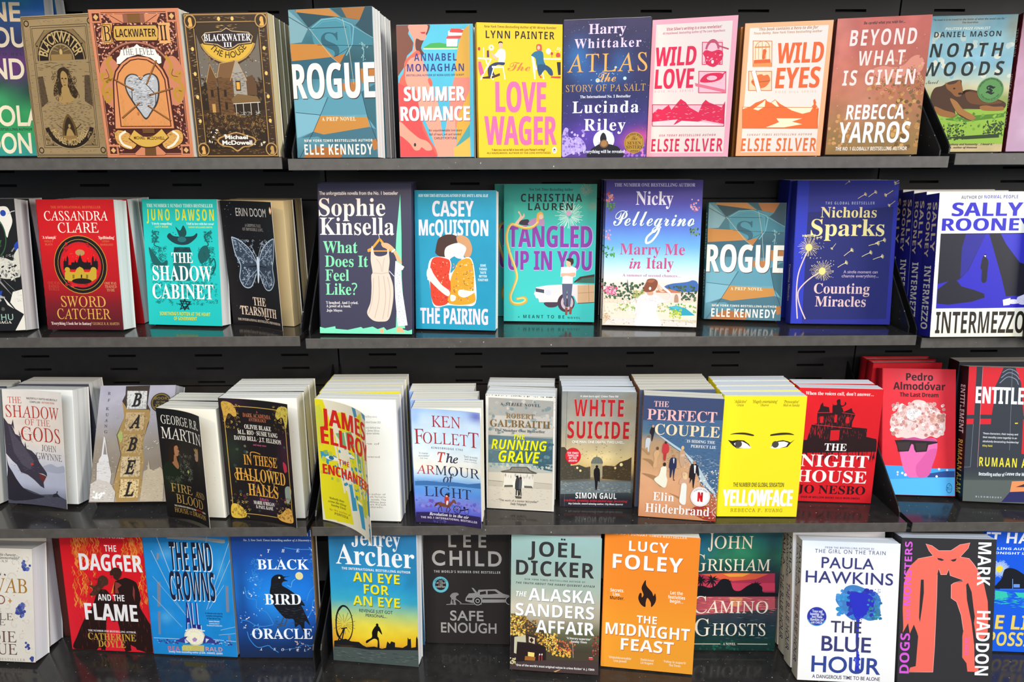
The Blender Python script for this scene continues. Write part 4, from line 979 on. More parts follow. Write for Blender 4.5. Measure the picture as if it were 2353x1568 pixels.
ART["tangled"] = """bg 3ab09c@0 3fc0b4@.4 40c8be@.8 3fc2b8@1
bs 5a9a70 149.8,220.7 27.1,33.3 .35
X ray e88a6a,f0b498 1 24 11.85 140.4,226 140.5,225.8
X ray d8645a 2 20 8.48 151.2,199 151.3,198.8
X ray c8f0e0,f4fcf4 3 40 25.57 112.9,182.9 113.1,182.7
X ray c8f0e0 4 36 18.75 112.9,182.9 113.1,182.7
E d8a8c8 111.1,186.8 4.43,4.37
T 1a3a38 sbi 42.8,224.9 76.8,224.9 4.34 |New York Times
T 1a3a38 sb 78.5,224.6 117.9,224.6 4.33 |Bestselling Author
T 16201f b 29.3,206.4 133.5,206.4 13.06 t1.15|CHRISTINA
T 16201f b 41.7,192 117.8,192 12.10 t1.15|LAUREN
T cfb0d8 b 7.2,128.1 152.7,128.1 37.92 e.016|TANGLED
T 8a3a9c b 7.9,129.3 151.6,129.3 36.20 e.016|TANGLED
T cfb0d8 b 7.4,89 152.6,89 34.49 e.016|UP IN YOU
T 8a3a9c b 8.1,90.2 151.5,90.2 32.76 e.016|UP IN YOU
Q e8c0a8 19.3,169.8 27.8,181.7 24.3,188.4 26.9,190.1 31.6,181.7 34.6,186.8 35.5,180.9 29.6,174.9 23.6,168.1
Q 3a2a3a 27.6,168.1 28.7,174.1 38.1,176.7 43.3,175 42.5,166.9
Q b88ab0 43.4,167.4 44.2,173.3 51.8,178.4 67.2,178.5 68.2,166.7
Q e8b050 55.4,166.6 56.1,178.4 57.7,186.9 62.8,189.4 67.1,186.9 68.1,178.5 62.1,178.5 59.6,170
E ecc4ac 63.8,181 3.76,4.38
S d8a848 4.42 58.7,171.7 50.3,164 36.6,161.8 21.1,166.4 12.5,168.1 5.7,154.5 5.8,135.7 12.8,111.8 19.9,92.9 22.6,75.6 16.6,58.2 11.5,44.2 15.1,32 29.1,30 39.5,35.7 35.9,41.8 22,39
S f0d078 2.38 58.7,172.5 50.2,165.2 36.5,163.1 21.1,167.4 13.5,167.7 6.7,154.5 7.1,135.7 13.9,111.8 20.9,92.9 23.5,75.6 17.7,58.2 12.9,44.2 16.1,33.7 29,32.1 37.7,36.6 34.2,40.9 23.7,39.4
Q 4a3a48 70.9,33.4 95.2,34.4 91.9,26.5 78,25.5
P e8dcd8 52.9,48 56.6,60.3 77.4,63.9 118.9,66 157.8,65.4 158,35 128.2,33 122.8,45.2 112.3,48.5 100.3,43.2 93.5,34.4 62.2,34.1 60.3,41.1
P dcb084 128.5,64.3 157.8,65.4 158,35 129.1,33
P 4a2c28 121.4,69.5 132.5,79 157.4,83.5 157.5,79.2 137.7,76.5 124.1,68.6
P 3f6a58 125.8,68.6 136,76.5 157.5,79.2 157.7,68
P f0e8e8 53.3,48.9 95,44.9 93.4,39.7 56.8,41.1
P 4a4a5a 55.8,58.5 70.6,56 70.7,49.9 55.8,52.4
E d8d4dc 77.6,50.9 5.21,4.88
L a87a5a 0.69 129.6,50.4 157.6,52.4
L a87a5a 0.69 147.4,66.2 149,34.9
L 6a3a2a 1.22 129.1,32.7 158,34.7
E 4a3440 109.1,33.7 14.94,16.42
E c8b4b8 110.9,33.7 10.77,12.58
E 4a3440 110.9,33.7 6.25,7.69
P f4f0f0 99.4,95.2 118.3,97 126.1,93.6 124.7,79 120.1,78.1 119.8,66.8 101.6,66.7 102.3,78.8 98.8,78.8
Q e4b090 100.4,84.8 111.7,84.9 123.7,85.9 122.1,79 108.3,80.6 100.5,78.8
Q e8b898 107.9,100.4 108.7,107.3 113.8,109.9 118.2,103.9 115.8,96.1 110.6,96.1
Q 3a2420 108.7,107.3 112,110.7 119.8,109.9 120.8,102.2 116.6,98.7 115.6,103.9
P 5a6078 101.6,66.7 119.8,66.8 118.4,46.9 116.2,25.9 112.7,27.6 110.5,55.5 109.2,29.3 107.5,25.8 102.9,45
P 8a4a40 107.5,25.8 111.9,25 111.6,11.8 107.8,12.1
P 8a4a40 115.3,26.8 120.1,25.9 118.6,13.3 114.7,13.3
T 1a4a48 b 25.4,6.4 27.9,6.4 2.64 |A
T 1a4a48 b 34.5,5.8 106.5,5.8 5.64 t1.4|MEANT TO BE
T 1a4a48 b 112.4,5.8 134,5.8 3.17 t1.3|NOVEL"""
ART["italy"] = """bg 4a3a86@0 4f48a4@.16 5a78cc@.32 6fb0e4@.45 a8d8f0@.55 d4e4f0@.62 f0dccc@.7 e8d0b8@.8 d8c8a8@1 n.02
T e4dcec sb 13.8,231.8 144.6,231.8 5.28 |THE NUMBER ONE BESTSELLING AUTHOR
T f2eaf8 sb 49.6,202.1 110.3,202.1 21.81 |Nicky
T 3a6aa0 sc 14.3,166.7 147,166.7 24.81 |Pellegrino
T fafcfc sc 13.6,167.7 146,167.7 24.81 |Pellegrino
S fafcfc 3.29 90.1,168 87.3,156.4 78,143.1 69.2,139.6 70.4,149.6 83.8,161.3 91.8,166.4
T c84a7c sb 25.8,120.1 132.8,120.1 18.22 |Marry Me
T c84a7c si 42.5,96.9 61.3,96.9 16.59 o.012|in
T c84a7c sb 70.2,97.1 115.4,97.1 17.90 |Italy
T b86a8c sb 31.6,83.4 127.5,83.4 4.31 |A summer of second chances...
X flower e88a8c,f4c0b8,d85a6a 1 14 4.94 0.8,221.5 12.1,206.7
X flower f0a0b8,f8d0d8,e07a9a 2 16 4.24 139,211.6 153.7,191.9
X flower f0b0c8,e890b0 3 12 3.62 0.4,160.2 9.8,143.8
X leaf 3a6a3a,5a8a4a 4 18 7.24 1.5,205 16.8,191.9
X leaf 2a4a34,6a8a6a 5 18 7.19 140.1,167 156.2,152.4
X leaf 2a6a3a,4a9a4a 6 14 7.25 1.5,132 16.7,115.7
Q 3f6aa8 102.6,68.1 113.9,72.4 128.5,74.3 139.9,76.1 148,78.7 155.5,74.7 155.7,59.8 104.5,60.6
X blob 3a5a3a,4a6a40,2c4a34 7 120 5.60 2,72.3 69.1,45.1
X blob 3f5a44,54704c,36503c 8 90 5.57 104.2,68.9 156,44.9
X blob 8a9a4a,a8b060,c8b878 9 60 3.95 50.3,59.8 69,46.8
P 2a4a3a 39.6,61.2 40.1,79.5 42.9,61.3
P 2a4a3a 45.1,59.7 46,73.8 48,59.7
X flower f090b0,e8648c,f8c0d0 10 40 4.95 1.7,65.6 22.7,51
P f2d4c4 81.6,58.6 129.2,59.4 130,40.3 82.5,39.5
P c87a54 88.1,60.4 107.7,64 130,58.5 129.3,56.9 88.3,57
Q b88a70 119.4,40.1 118.9,50.9 121.7,55.1 125,51 125.4,40.2
P e8dcc4 3.4,38.2 155.3,41.6 156.3,11.8 3,9.1
X blob 6a9a44,8fae54,c8b470,a8c46a 11 120 4.27 19.9,39.3 155.3,25
X blob e8d8c0,d8c8a8,f4ead8 12 60 4.94 1.3,49 47.2,16.5
X blob f8f4ec,e8ecd8 13 40 4.28 44.3,46.4 60.3,18.4
P 2fa0b4 109,32.5 122,36 138.6,31.3 153.8,20 129.3,19.2
P 4fb8c4 112.3,32.6 122,35.2 133.7,31.3 122.3,29.4
X blob b8c83c,d8d85a,8fae3c 14 60 3.93 112.5,29.2 131.1,14.6
P e4d8cc 12.7,14.2 57.2,13.3 156.5,6.8 156.8,0.2 2,0.7
X blob c8bcb0,f0e8e0,a89c90 15 100 2.63 14.4,12.6 156.3,1.8
X blob c89a6a,e0b890 16 30 2.97 2.5,20.7 12.9,9.2
Q e4dcd8 70.3,55.1 78.5,56.1 91.8,52.1 103.6,44 110.9,47.5 111.4,54.1 101.2,62.2 94.3,68.8 95.9,70.4 111.2,59.1 113.5,50.8 108.6,42.4 92.4,37.2 90.7,20.6 97.3,-0.1 56.2,-0.8 57,20 53.7,19.9 57.6,44.9 62.2,51.6
Q f6f2ee 66,40.1 89,40.5 90.6,22.2 97.3,0.7 57,0 63.5,21.8
X curl ffffff,c8bcb8 17 50 3.61 67.1,51.7 90.7,38.8
Q e8b898 88.5,70.3 91.8,71.2 96.3,62.1 103,58.9 94.8,58.8
Q d8a080 73.4,58.5 81.6,60.3 83.5,53.6 75.3,52.7
Q 8a4a30 71.2,73.4 74.2,79.2 84,80.2 89.9,76.1 89.8,68.7 84.9,60.3 75.1,57.7 67.6,60 68.2,66.7
Q a86240 72.7,75 77.5,78.4 85.7,78.6 81,73.5
E f0e4d8 78.1,63.8 1.97,2.66"""
ART["sparks"] = """bg 2430a0@0 2a2f98@.5 2a2c8c@1
P 222668 19.9,240.8 159.2,233.6 159.2,9.6 19.9,7.2
P 2a2f8a 19.9,240.8 159.2,233.6 159.2,197.5 19.9,187.8
P 2c38b4 1.7,240.8 19.9,240.8 19.9,-0 1.7,-0
T a8b0d0 b 48,201.1 128.1,201.1 4.56 t1.3|THE GLOBAL BESTSELLER
T f2dc94 sb 41.2,179.6 132.5,179.6 17.22 |Nicholas
T f2dc94 sb 26.5,149.1 146.8,149.1 27.34 |Sparks
T c0a8c0 s 84.2,86.5 140.4,86.5 4.86 o.01|A single moment can
T c0a8c0 s 81.6,79.6 142.1,79.6 4.88 o.01|change everything...
T e8c0b8 sb 37,52 129,52 17.13 |Counting
T e8c0b8 sb 40.1,29.9 124,29.9 17.34 |Miracles
S e8c8b8 2.03 11.9,8.4 8.4,46.1 9.3,82 17,108.6 24.9,126.1
S e8c8b8 2.03 25.2,7.9 14.3,32.5 10.8,52.9 18.5,66.5 33.2,80.2 47.9,89.3
X ray f0dc98,e8c8a0 1 34 19.20 24.7,130.4 24.9,130.2
X ray f0dc98,e8c8a0 2 36 19.37 48.9,90.4 49.1,90.2
X dot f0e0a8 3 40 1.49 13.4,147.5 51.3,109.1
X dot f0e0a8 4 40 1.51 27.7,108.7 70.2,74.1
E f0d880 24.7,129.4 5.55,6.06
E f0d880 49,89.7 5.60,6.19
X seed f0dc98 5 8 10.61 9,150.6 47.4,145.8
X seed f0dc98 7 1 12.75 63.5,141.8 66.8,120.3
X seed f0dc98 6 1 16.53 100,218.8 114.9,211.7
X seed f0dc98 8 1 16.49 116.2,223 131.7,214
X seed f0dc98 9 1 16.45 142.8,226.4 156.2,212.2
X seed f0dc98 10 2 14.33 145.9,239.6 165.2,228.6
X seed f0dc98 11 1 14.46 148.3,207 162.5,197.8
X seed f0dc98 12 2 18.98 107.9,142.4 147.7,132.3
X seed f0dc98 13 1 19.13 79.1,129.1 102.3,114.3
X seed f0dc98 14 1 19.09 110.2,123.1 132,114.8
X seed f0dc98 15 1 19.09 129.8,115.8 150.3,110.7
X seed f0dc98 16 1 19.25 71.8,106.2 92.6,96.6
X seed f0dc98 17 1 10.29 79.1,241 84.7,232.9"""  # brighter bands along top and left edge paint in light falling on this cover
ART["inter"] = """bg f2eee6@0 f2ecdc@.8 f4e8cc@1
T 4a4656 b 34.5,217.7 68.2,217.7 5.14 |AUTHOR OF
T 2a24b0 b 70.8,218.3 124.2,218.3 5.12 t1.1|NORMAL PEOPLE
T 2c24b4 b 21.7,191.1 132.9,191.1 20.89 e.03|SALLY
T 2c24b4 b 7.5,168.4 152.2,168.4 19.22 e.03|ROONEY
P 1c1a28 6,164.2 159.1,164.6 156.1,46.7 6.6,45.7
P 2a22b0 77.9,163.2 83.1,163.2 108.4,93.7 115.3,83.6 117.6,65.2 155.6,65.6 156.1,46.7 68.1,45.6 7.4,46.3 6.5,84.7 23.5,88.9 40.1,91.1 53.8,105.5
P 241f88 46.1,163.2 77.9,163.2 51.9,103.5 42,95.2 41.2,142
P 3430b8 83.1,163.2 158.2,163.2 160.3,110.3 135.3,118.2 108.5,150.2
P 1c1a28 83.1,163.2 101.4,163.2 138.6,102 149.2,69.6 117.7,64.1 108.4,93.7
P 1a1826 23.5,88.9 32.6,95.2 44.9,80.9 66.2,74.9 82.2,68.9 83.6,62.7 63.2,56.3 25.7,51.7 7.7,53.6 7.4,76.4
Q 16142a 75.3,126 78.1,130 81.5,126 85,119.9 84.9,105.7 84,88.4 76.7,88.3 75.6,105.7 73.3,109.7
Q 16142a 78.6,132.1 81.2,130 80.3,125.6 77.3,127
P e8e4f0 77.1,129.6 80.8,129.6 79.8,126.8
E e8e0f0 129.6,56.1 14.42,3.71
P e8e0f0 112.9,59 125.1,62.2 124.9,50.9 114.6,49.7
Q d8d0e8 135.4,61.3 141.3,65.4 151.4,67.6 152.5,53.2 140.2,52.1
X dash 3a3458 1 26 3.29 112.6,63.1 150.6,51.2
T 2a2018 b 7.6,5.8 150.9,5.8 34.62 |INTERMEZZO"""
ART["gods"] = """bg e8dcd0@0 e6d4c4@.3 e8d8c8@.45 d8d0d0@.58 b8b8c4@.7 b4b4c2@.82 8a8a98@.9 5a5864@1 n.04
P 4a4854 1.6,19.6 18.6,31.5 40.2,26.2 66.9,19 102.4,23.2 128.6,16 128.3,0.2 0.6,0.5
X wave 6a6874,3a3844 1 60 8.16 4.3,19.8 124.8,3
Q a8a8b4 70.2,65.3 93,75.5 109.1,71.9 125.8,75 126.2,63.9 97.2,60.1
T c8402c r 10.3,178.5 37.4,178.5 11.07 |THE
T 4a4040 b 47.5,186.3 118.1,186.3 3.37 |'MASTERFULLY CRAFTED AND BRUTALLY
T 4a4040 b 55.1,180.3 78.5,180.3 3.36 |COMPELLING'
T c86a4a b 80.7,180.5 110.3,180.5 3.36 |ANTHONY RYAN
T b83830 r 5,153.7 120.3,153.7 20.82 |SHADOW
T b85a4a r 42.4,140.9 97.6,140.9 10.80 |OF THE
T b03028 r 33.1,113.4 120.3,113.4 24.23 |GODS
T 5a4a48 r 75.2,97 109,97 10.96 |JOHN
T 5a4a48 r 62,82.1 122,82.1 11.31 |GWYNNE
P 3a3440 -0.1,153.6 7.9,142.2 14.9,140.2 21.1,124.2 30.7,120 34.2,108.7 40.7,99.8 53,95.9 63.5,87.4 68.3,76.4 83.5,59.4 84.4,52.8 75.1,56.7 65.5,57.3 68.9,47.5 75.3,41.3 76.4,30.8 68,34.3 55.1,44.5 41.9,52.6 28.3,56.3 20.8,69.4 12.8,75.7 0.9,88.6
Q 28242e 0.8,86.4 4.1,68.5 11.7,55.4 19.3,42.5 32.1,27.9 50.7,20.2 74.7,15.1 0.9,6.5 2.2,59.4
P 4f4854 7.9,142.2 18.3,124 31.4,108.5 44.5,93.2 57.3,78 48,61.9 31.9,69.9 16.5,91.7
X dash 6a606a,2a262e 2 80 7.28 7.7,137.5 69.4,54.2
P 3a3440 14.9,140.2 18.3,149.7 20.1,131.1
P 3a3440 29.4,122.3 28.6,131.5 34.5,113.3
P 3a3440 38.9,102 40,111.3 43.3,97.7
E c83a28 52.5,72.2 3.33,1.80
P 6a2a28 65.5,57.3 83,52.7 75.3,41.3 68.9,47.5
P 2a262e 96.9,22.9 105.3,25.5 112.8,19.4 93.8,17.3
L 1a181e 1.22 105.2,24.4 106.9,28.8 104.7,25.5"""
ART["babel"] = """bg b0aab8@0 a8a0a4@.3 96897a@.5 8a7a68@.7 a49484@1 n.06
P 3a2e28 45.6,202.2 88.3,203.3 86.8,169.3 92.2,159.9 92,136.8 85.4,109.6 85,89.3 89.1,69.1 86.9,44.9 92.7,29.4 84.3,1.4 47.9,0.2 39.4,28.1 43.1,56.7 47.4,81.2 37.1,115.3 47.6,147.2 50.8,161 41.3,175.3 46,186.9
P a8854c 41.3,175.3 52,161 91.1,159.9 93.4,146 89.9,134.6 85.4,109.6 85,89.3 89.5,69.1 86.9,44.9 92.7,29.4 84.3,1.4 47.9,0.2 39.8,28.1 44.3,56.7 48.5,81.1 38.3,115.3 47.6,147.2
P a8b060 38.3,115.3 44.2,124.3 49,110.5 45.4,101.5
X curl d8d0b8,8a7a58 1 40 4.52 32.8,156.8 97.3,3.3
P d4cfc8 48.7,193.9 84.2,193.3 85.2,161.2 50.8,161.5
P c9a878 50.2,155.2 83,155 83.7,122.9 50,122.7
P bc9a64 49.5,116.8 83.7,116 83.7,83.5 49.9,83.8
P d0b488 49.6,77.7 82.7,77.5 83.7,43.2 50.2,42.9
P e0c088 51.7,38.9 83.5,38.3 83.7,7.4 51.6,7.3
X curl 4a4038,2a221c 2 120 3.47 48.7,193.9 85.6,161.9
X curl 4a3828,2a221c 3 120 3.43 49.6,154.5 84.2,122.8
X curl 4a3828,2a221c 4 120 3.40 48.9,115.9 84.6,84
X curl 4a3828,2a221c 5 120 3.37 49,77.1 84.3,43.6
X curl 4a3828,2a221c 6 120 3.34 50.7,38 84.6,7.8
T 1a1614 si 59,166.4 75.6,166.4 22.28 o.02|B
T 1a1614 si 58.6,128 76.4,128 21.19 o.02|A
T 1a1614 si 58,88.3 74.9,88.3 22.16 o.02|B
T 1a1614 si 57.5,48.3 75.3,48.3 22.20 o.02|E
T 1a1614 si 60.2,10.5 76.8,10.5 22.67 o.02|L
T 4a4448 r 15.3,186.7 20,186.7 5.23 |R
T 4a4448 r 16.2,174.7 19.9,174.7 5.20 |F
T 4a4448 r 14.5,159.6 20.1,159.6 5.17 |K
T 4a4448 r 14.8,148.9 19.8,148.9 5.14 |U
T 4a4448 r 14,138.7 19.5,138.7 5.12 |A
T 4a4448 r 14.6,129 19.7,129 5.09 |N
T 4a4448 r 15.2,118.9 20.7,118.9 5.07 |G
X star f0e8dc 7 30 1.84 -4.3,200.2 52.2,78.8
X star e8dcc8 8 16 1.82 84.7,192.8 142.1,77
P d8d0cc 15.6,113.5 18.1,111.2 24.5,83.9 27.7,74.8 32.3,52.5 12.3,50.6 10.9,72.9 14.7,79.6
P 8a7f78 18.2,104.3 23.8,81.6 17.9,81.8
P d4ccc6 8.3,66.3 14.6,70.6 28.2,70.3 35.1,48 34.4,32.6 10.6,35.2
X dash f0e8e0,7a6c60 9 60 5.88 4.3,70.8 37.6,34.7
P c8bcb0 0.9,31 13.5,39.6 34.4,32.6 45,17.1 44.5,0.2 2.1,1.5
X dash f0ece4,8a7a68 10 80 5.83 0.7,33.2 44.1,4.1
X blob f0ece4 11 14 5.82 2.4,17.8 26.3,4.4
P c0ac90 90.7,51.4 97,55.7 97.9,71.2 101.5,55.6 108.4,53.3 119,59.7 126.4,50.7 128.4,0.7 88.7,1.3
X dash e8d8b8,8a7454 12 90 5.77 88.1,55.9 128.2,2.9
X bird efe6da 13 5 6.77 90.3,105 110.2,84.3
K black_round_award_sticker
E 1a1410 110.6,172.2 17.88,17.33
A 7a6024 110.6,172.2 16.51,15.92 .86 0,360
C 8a7030 b 110.6,172.2 13.76 215,330 3.28 |FOYLES
T 8a7030 b 98.6,177.5 121.6,177.5 4.70 |BOOK
T 8a7030 b 102.6,171 118.2,171 3.75 |OF THE
T 8a7030 b 100.9,164.5 119.7,164.5 5.13 |YEAR"""
ART["fire"] = """bg 171311@0 1a1513@.3 141212@.55 1c1412@.75 14100f@1 n.06
bs 3a3022 49.1,114.6 30.9,37.2 .5
bs 2a3a1c 18.8,70.6 22.9,27.3 .5
T f2e6d4 r 7.4,166.3 95.3,166.3 14.81 |GEORGE R.R.
T f2e6d4 r 5.5,140.5 99.7,140.5 19.78 |MARTIN
Q 1c2414 4.6,91.9 15.2,99.8 25.3,99.6 35,89.1 35,65.4 8.2,58.3 3.1,69
Q a06a44 23.4,112.1 30.6,111.9 31.7,104.8 34.7,93.7 30.4,88.7 20.3,100.3
Q 2c1a10 14.7,99.8 17.2,120.8 22.8,131.1 31.2,134.7 37.8,132 36.1,129.1 29.8,126.6 27.9,119.5 25.2,107.7 23.4,100.6
Q b0764c 28.3,126.9 34.1,130.3 36.5,127.3 36.8,123.6 38.7,120.3 36.8,118.5 36.9,116.2 34.7,112.3 30,111.4 27.7,115.3
L 2a160c 0.74 33.8,124.2 36.8,124
L 7a3c2c 0.74 34.4,116.4 36.7,116.6
Q 1c1814 73.9,105.4 89.6,113.8 93.8,100.5 91,88.9 81.5,67.7 66.7,70.7 62.7,88.4
Q 2a2018 85.1,129.1 91.9,125.6 90.7,107.1 83.9,104.1 83,113.2
Q 9c7c5e 87.1,128.8 80.5,129.1 78.2,124.7 75.6,120.3 77.3,119.1 76.8,115.8 78.3,111.4 82.9,110.9 86.2,115.8
L 2a160c 0.74 78.6,124.3 81.7,124.6
L 5a3020 0.73 77.4,117.3 80.2,117.5
P 9a7a38 76.8,127.4 75.6,132.8 78.8,130.4 81.1,134.8 83.4,131.3 87,134.8 88,128
X curl 5a5a48,3a3a30,78786a 1 60 8.69 36.4,115.7 66.7,70.7
X curl 4a4a3c 2 30 7.64 8.9,74.1 36,61
P 9aa850 52.6,87.4 55.3,91.1 58.1,87.5 54.8,83.1
T b8904c r 13.1,46.5 59.8,46.5 14.78 |FIRE
T b8904c r 68.1,46.4 93.8,46.4 10.28 |AND
T b8904c r 21.6,26.9 86.8,26.9 15.94 |BLOOD
T e0d0b4 sb 16.3,19.8 66.1,19.8 2.87 |THE INSPIRATION BEHIND THE HBO
T c83020 sb 66.5,20.9 82.4,20.9 2.87 |ORIGINAL
T e0d0b4 sb 83.4,20.8 93.2,20.8 2.86 |SERIES
T b8904c r 15.8,9.3 45.6,9.3 8.34 |HOUSE
T b8904c r 48.3,13.6 54.7,13.6 2.20 |OF
T b8904c r 48.1,9.7 54.5,9.7 2.19 |THE
T b8904c r 56.5,9.6 92.9,9.6 8.32 |DRAGON"""
ART["halls"] = """bg 1c1617@0 1e1616@.5 1c1515@1 n.05
bs 3a2030 25.8,206.5 24,14.1 .6
bs 2a3a2c 18.2,120.4 21.3,27.4 .5
bs 4a2038 116.3,125.6 13.8,33.8 .5
bs 3a2a3c 73.1,34.5 36.7,17.5 .6
X blob 3a4a34,5a2038,2a3a3c,6a6a54 1 40 6.95 9.5,142.9 121.9,16.1
Q b83040 111,111.9 117.6,107.8 117.5,96.7 112.4,95.3
Q 8a9484 110.9,65.4 119.2,71.4 124,64 118.9,44 112,41.4
L c8a04a 1.20 7.8,200.2 122.2,200.2 122.2,10.7 7.8,10.7 7.8,200.2
Q c89a40 5.4,206.8 23.3,204 30,187.9 25,181.9 15.6,187.3 8,172.9 6,186.9
Q c8b048 128.5,206 111,205.3 103.3,191.1 107.6,184.3 117.2,189.4 122.7,171.3 127.4,185.2
Q d8b040 4.1,4.7 5.9,25.6 17.5,26.4 28.8,16.2 30.7,5.4 16.7,1.2
Q d8a048 122.6,7.6 120.4,28.9 111.5,30.5 99.6,18.9 90.3,13.9 99,5.9
X curl e8c060,8a6424,1e1616 2 70 5.75 5.3,205.6 36.1,158
X curl e8c860,8a6424,1e1616 3 70 5.59 99.4,207.1 127.4,162.4
X curl f0d060,8a6424,1e1616 4 80 5.58 5.3,45.5 37.5,3.7
X curl f0c060,8a6424,1e1616 5 80 5.44 89.7,48.7 121.4,5.4
T b86a4a sb 66.2,191.4 69.5,191.4 3.26 |A
T b86a4a sb 41.2,183 93.6,183 6.50 |DARK ACADEMIA
T b86a4a sb 51,176.3 84.8,176.3 5.56 |ANTHOLOGY
T f4e8d4 sb 42.2,162.7 92.6,162.7 7.37 |OLIVIE BLAKE
T f4e8d4 sb 29.2,152.8 104.7,152.8 7.35 |M.L. RIO · SUSIE YANG
T f4e8d4 sb 21.8,142.3 111.2,142.3 7.32 |DAVID BELL · J.T. ELLISON
T c05a7a sbi 55.5,134.4 80.7,134.4 3.42 |and many more
T d8983c sb 35.2,99.8 99,99.8 17.55 |IN THESE
T dca040 sb 18.9,71.2 113.6,71.2 21.81 |HALLOWED
T dca040 sb 39,45.1 96.4,45.1 21.14 |HALLS
S dca040 1.15 19.1,73.1 17,81.9 26.5,84.7 56.4,75.3 78.5,54.5 88,61.7 89.7,72.9
S d8983c 1.39 48.7,117.5 50.1,122.1 58.3,122.6 67.5,120.3
T c05a7a sbi 58.6,37.6 76.4,37.6 4.83 |Edited by
T f4e8d4 sb 46.8,30.1 87,30.1 6.13 |MARIE O'REGAN
T f4e8d4 sb 50.6,22.7 83.5,22.7 5.68 |& PAUL KANE"""
ART["ellroy"] = """bg efe2c4@0 ece0c2@1
P e8d820 -0,213.9 15.3,214.1 37.9,151.4 69.3,10.7 42.7,6.2 5.2,2.1 0.7,46.3
P d0d040 0.8,201 8.4,206.2 13.3,193.3 17.9,162.4 10.7,134.4 1.2,137.7
P e8d820 41.8,196.3 64.8,200.9 83.7,157.1 96,106.2 108.1,42.3 85.8,40.6 63.7,101.4
P e8d820 90.2,170.9 109.2,175.3 121.1,109.9 123.8,45.1 108.1,44.5
P 4a8fb0 81.7,216.7 93.2,216.8 98.4,202.2 88.9,199
P 4a9ab8 114.1,214.5 132.6,214.2 134.1,205.9 121.8,206.8
P e8d820 96.8,202 112.5,212.2 116.9,174.1 109.1,164.5
P efe2c4 37.9,151.4 64.3,156.9 73.1,69.5 53.4,64.1
P 3f98b8 3.7,124.5 20.8,124.5 40.8,118.2 37.4,113.3 17.1,108.2 5.2,111
P 78b078 38,160.3 77.4,171.6 86.8,148.7 57.6,136.1
P 6aa870 83.5,137.3 108.9,142.9 111.8,112.9 92.9,114.5
P 3a90b4 64.1,134.7 77,134.3 80.2,125.9 70.5,124.6
X blob 8ab060,3a90b0,c8c83c,e8d820 1 40 11.43 3.8,131.3 82.9,77.8
X blob 3a90b0,b8c84c,5aa0a0,d8d040 2 50 9.60 70.7,142.2 133.1,46.7
X blob 3a90b0,8ab060,e8d820 3 26 7.79 43.6,78.3 133.3,72.8
P 3f98b8 63.5,79.1 76.5,79 82.5,37.8 69.5,33.2
P 3f98b8 85.9,51.7 101.9,52.2 107.9,13.6 95.2,12.3
P c8c84c 102.1,74.2 114.7,74.1 116,37.1 104.9,36.2
P 3a8ab0 121,92.5 133.4,92.3 133.1,46.7 123.8,47.3
P efe2c4 28.1,165.8 32.1,166.3 53.4,59.6 49.4,58.9
P efe2c4 57.9,167.1 61.8,167.6 79.5,59.5 75.6,58.8
P efe2c4 80.7,182.9 84.6,183.3 100.4,63 96.6,62.3
P efe2c4 99.8,185.1 103.6,185.5 113.1,69.5 109.3,68.8
P efe2c4 113.9,190.9 117,191.3 124.6,71.4 121.5,70.9
E f4ecd8 27.4,115.2 13.63,3.61
E 2a6a90 25.7,115.7 5.46,3.61
E f4ecd8 73.8,129.4 9.80,2.65
E f4ecd8 92.3,55 8.44,2.21
P e8d820 9.3,45.4 56.7,57.9 69.9,8.6 29.2,2.7
P 3a8ab0 123.7,23.2 131.5,33.4 132.3,2.9 126.7,8.4
X blob e8d820,3a90b0,d85a30 4 18 6.33 123.7,32 132.3,5.1
T d8241c b 10.4,171.4 127.8,171.4 28.12 e.03|JAMES
T d8241c b 7.8,138.7 135.6,138.7 28.66 e.03|ELLROY
T d8341c b 41.3,108.7 67.1,108.7 8.49 |THE
T d8241c b 7,85.2 135.9,85.2 17.34 e.03|ENCHANTERS
T 4a4418 bi 15.4,41.1 48.5,41.1 3.87 |'Nobody does
T 4a4418 bi 13.2,34.7 53.1,34.7 3.87 |crime like Ellroy'
T 4a4418 bi 18.6,28.8 51.7,28.8 3.87 |Sunday Times
T a86a18 b 15.1,20.6 62.2,20.6 3.42 t1.2|by the author of
T 6a4418 b 25.2,14 56.2,14 4.56 t1.1|PERFIDIA"""
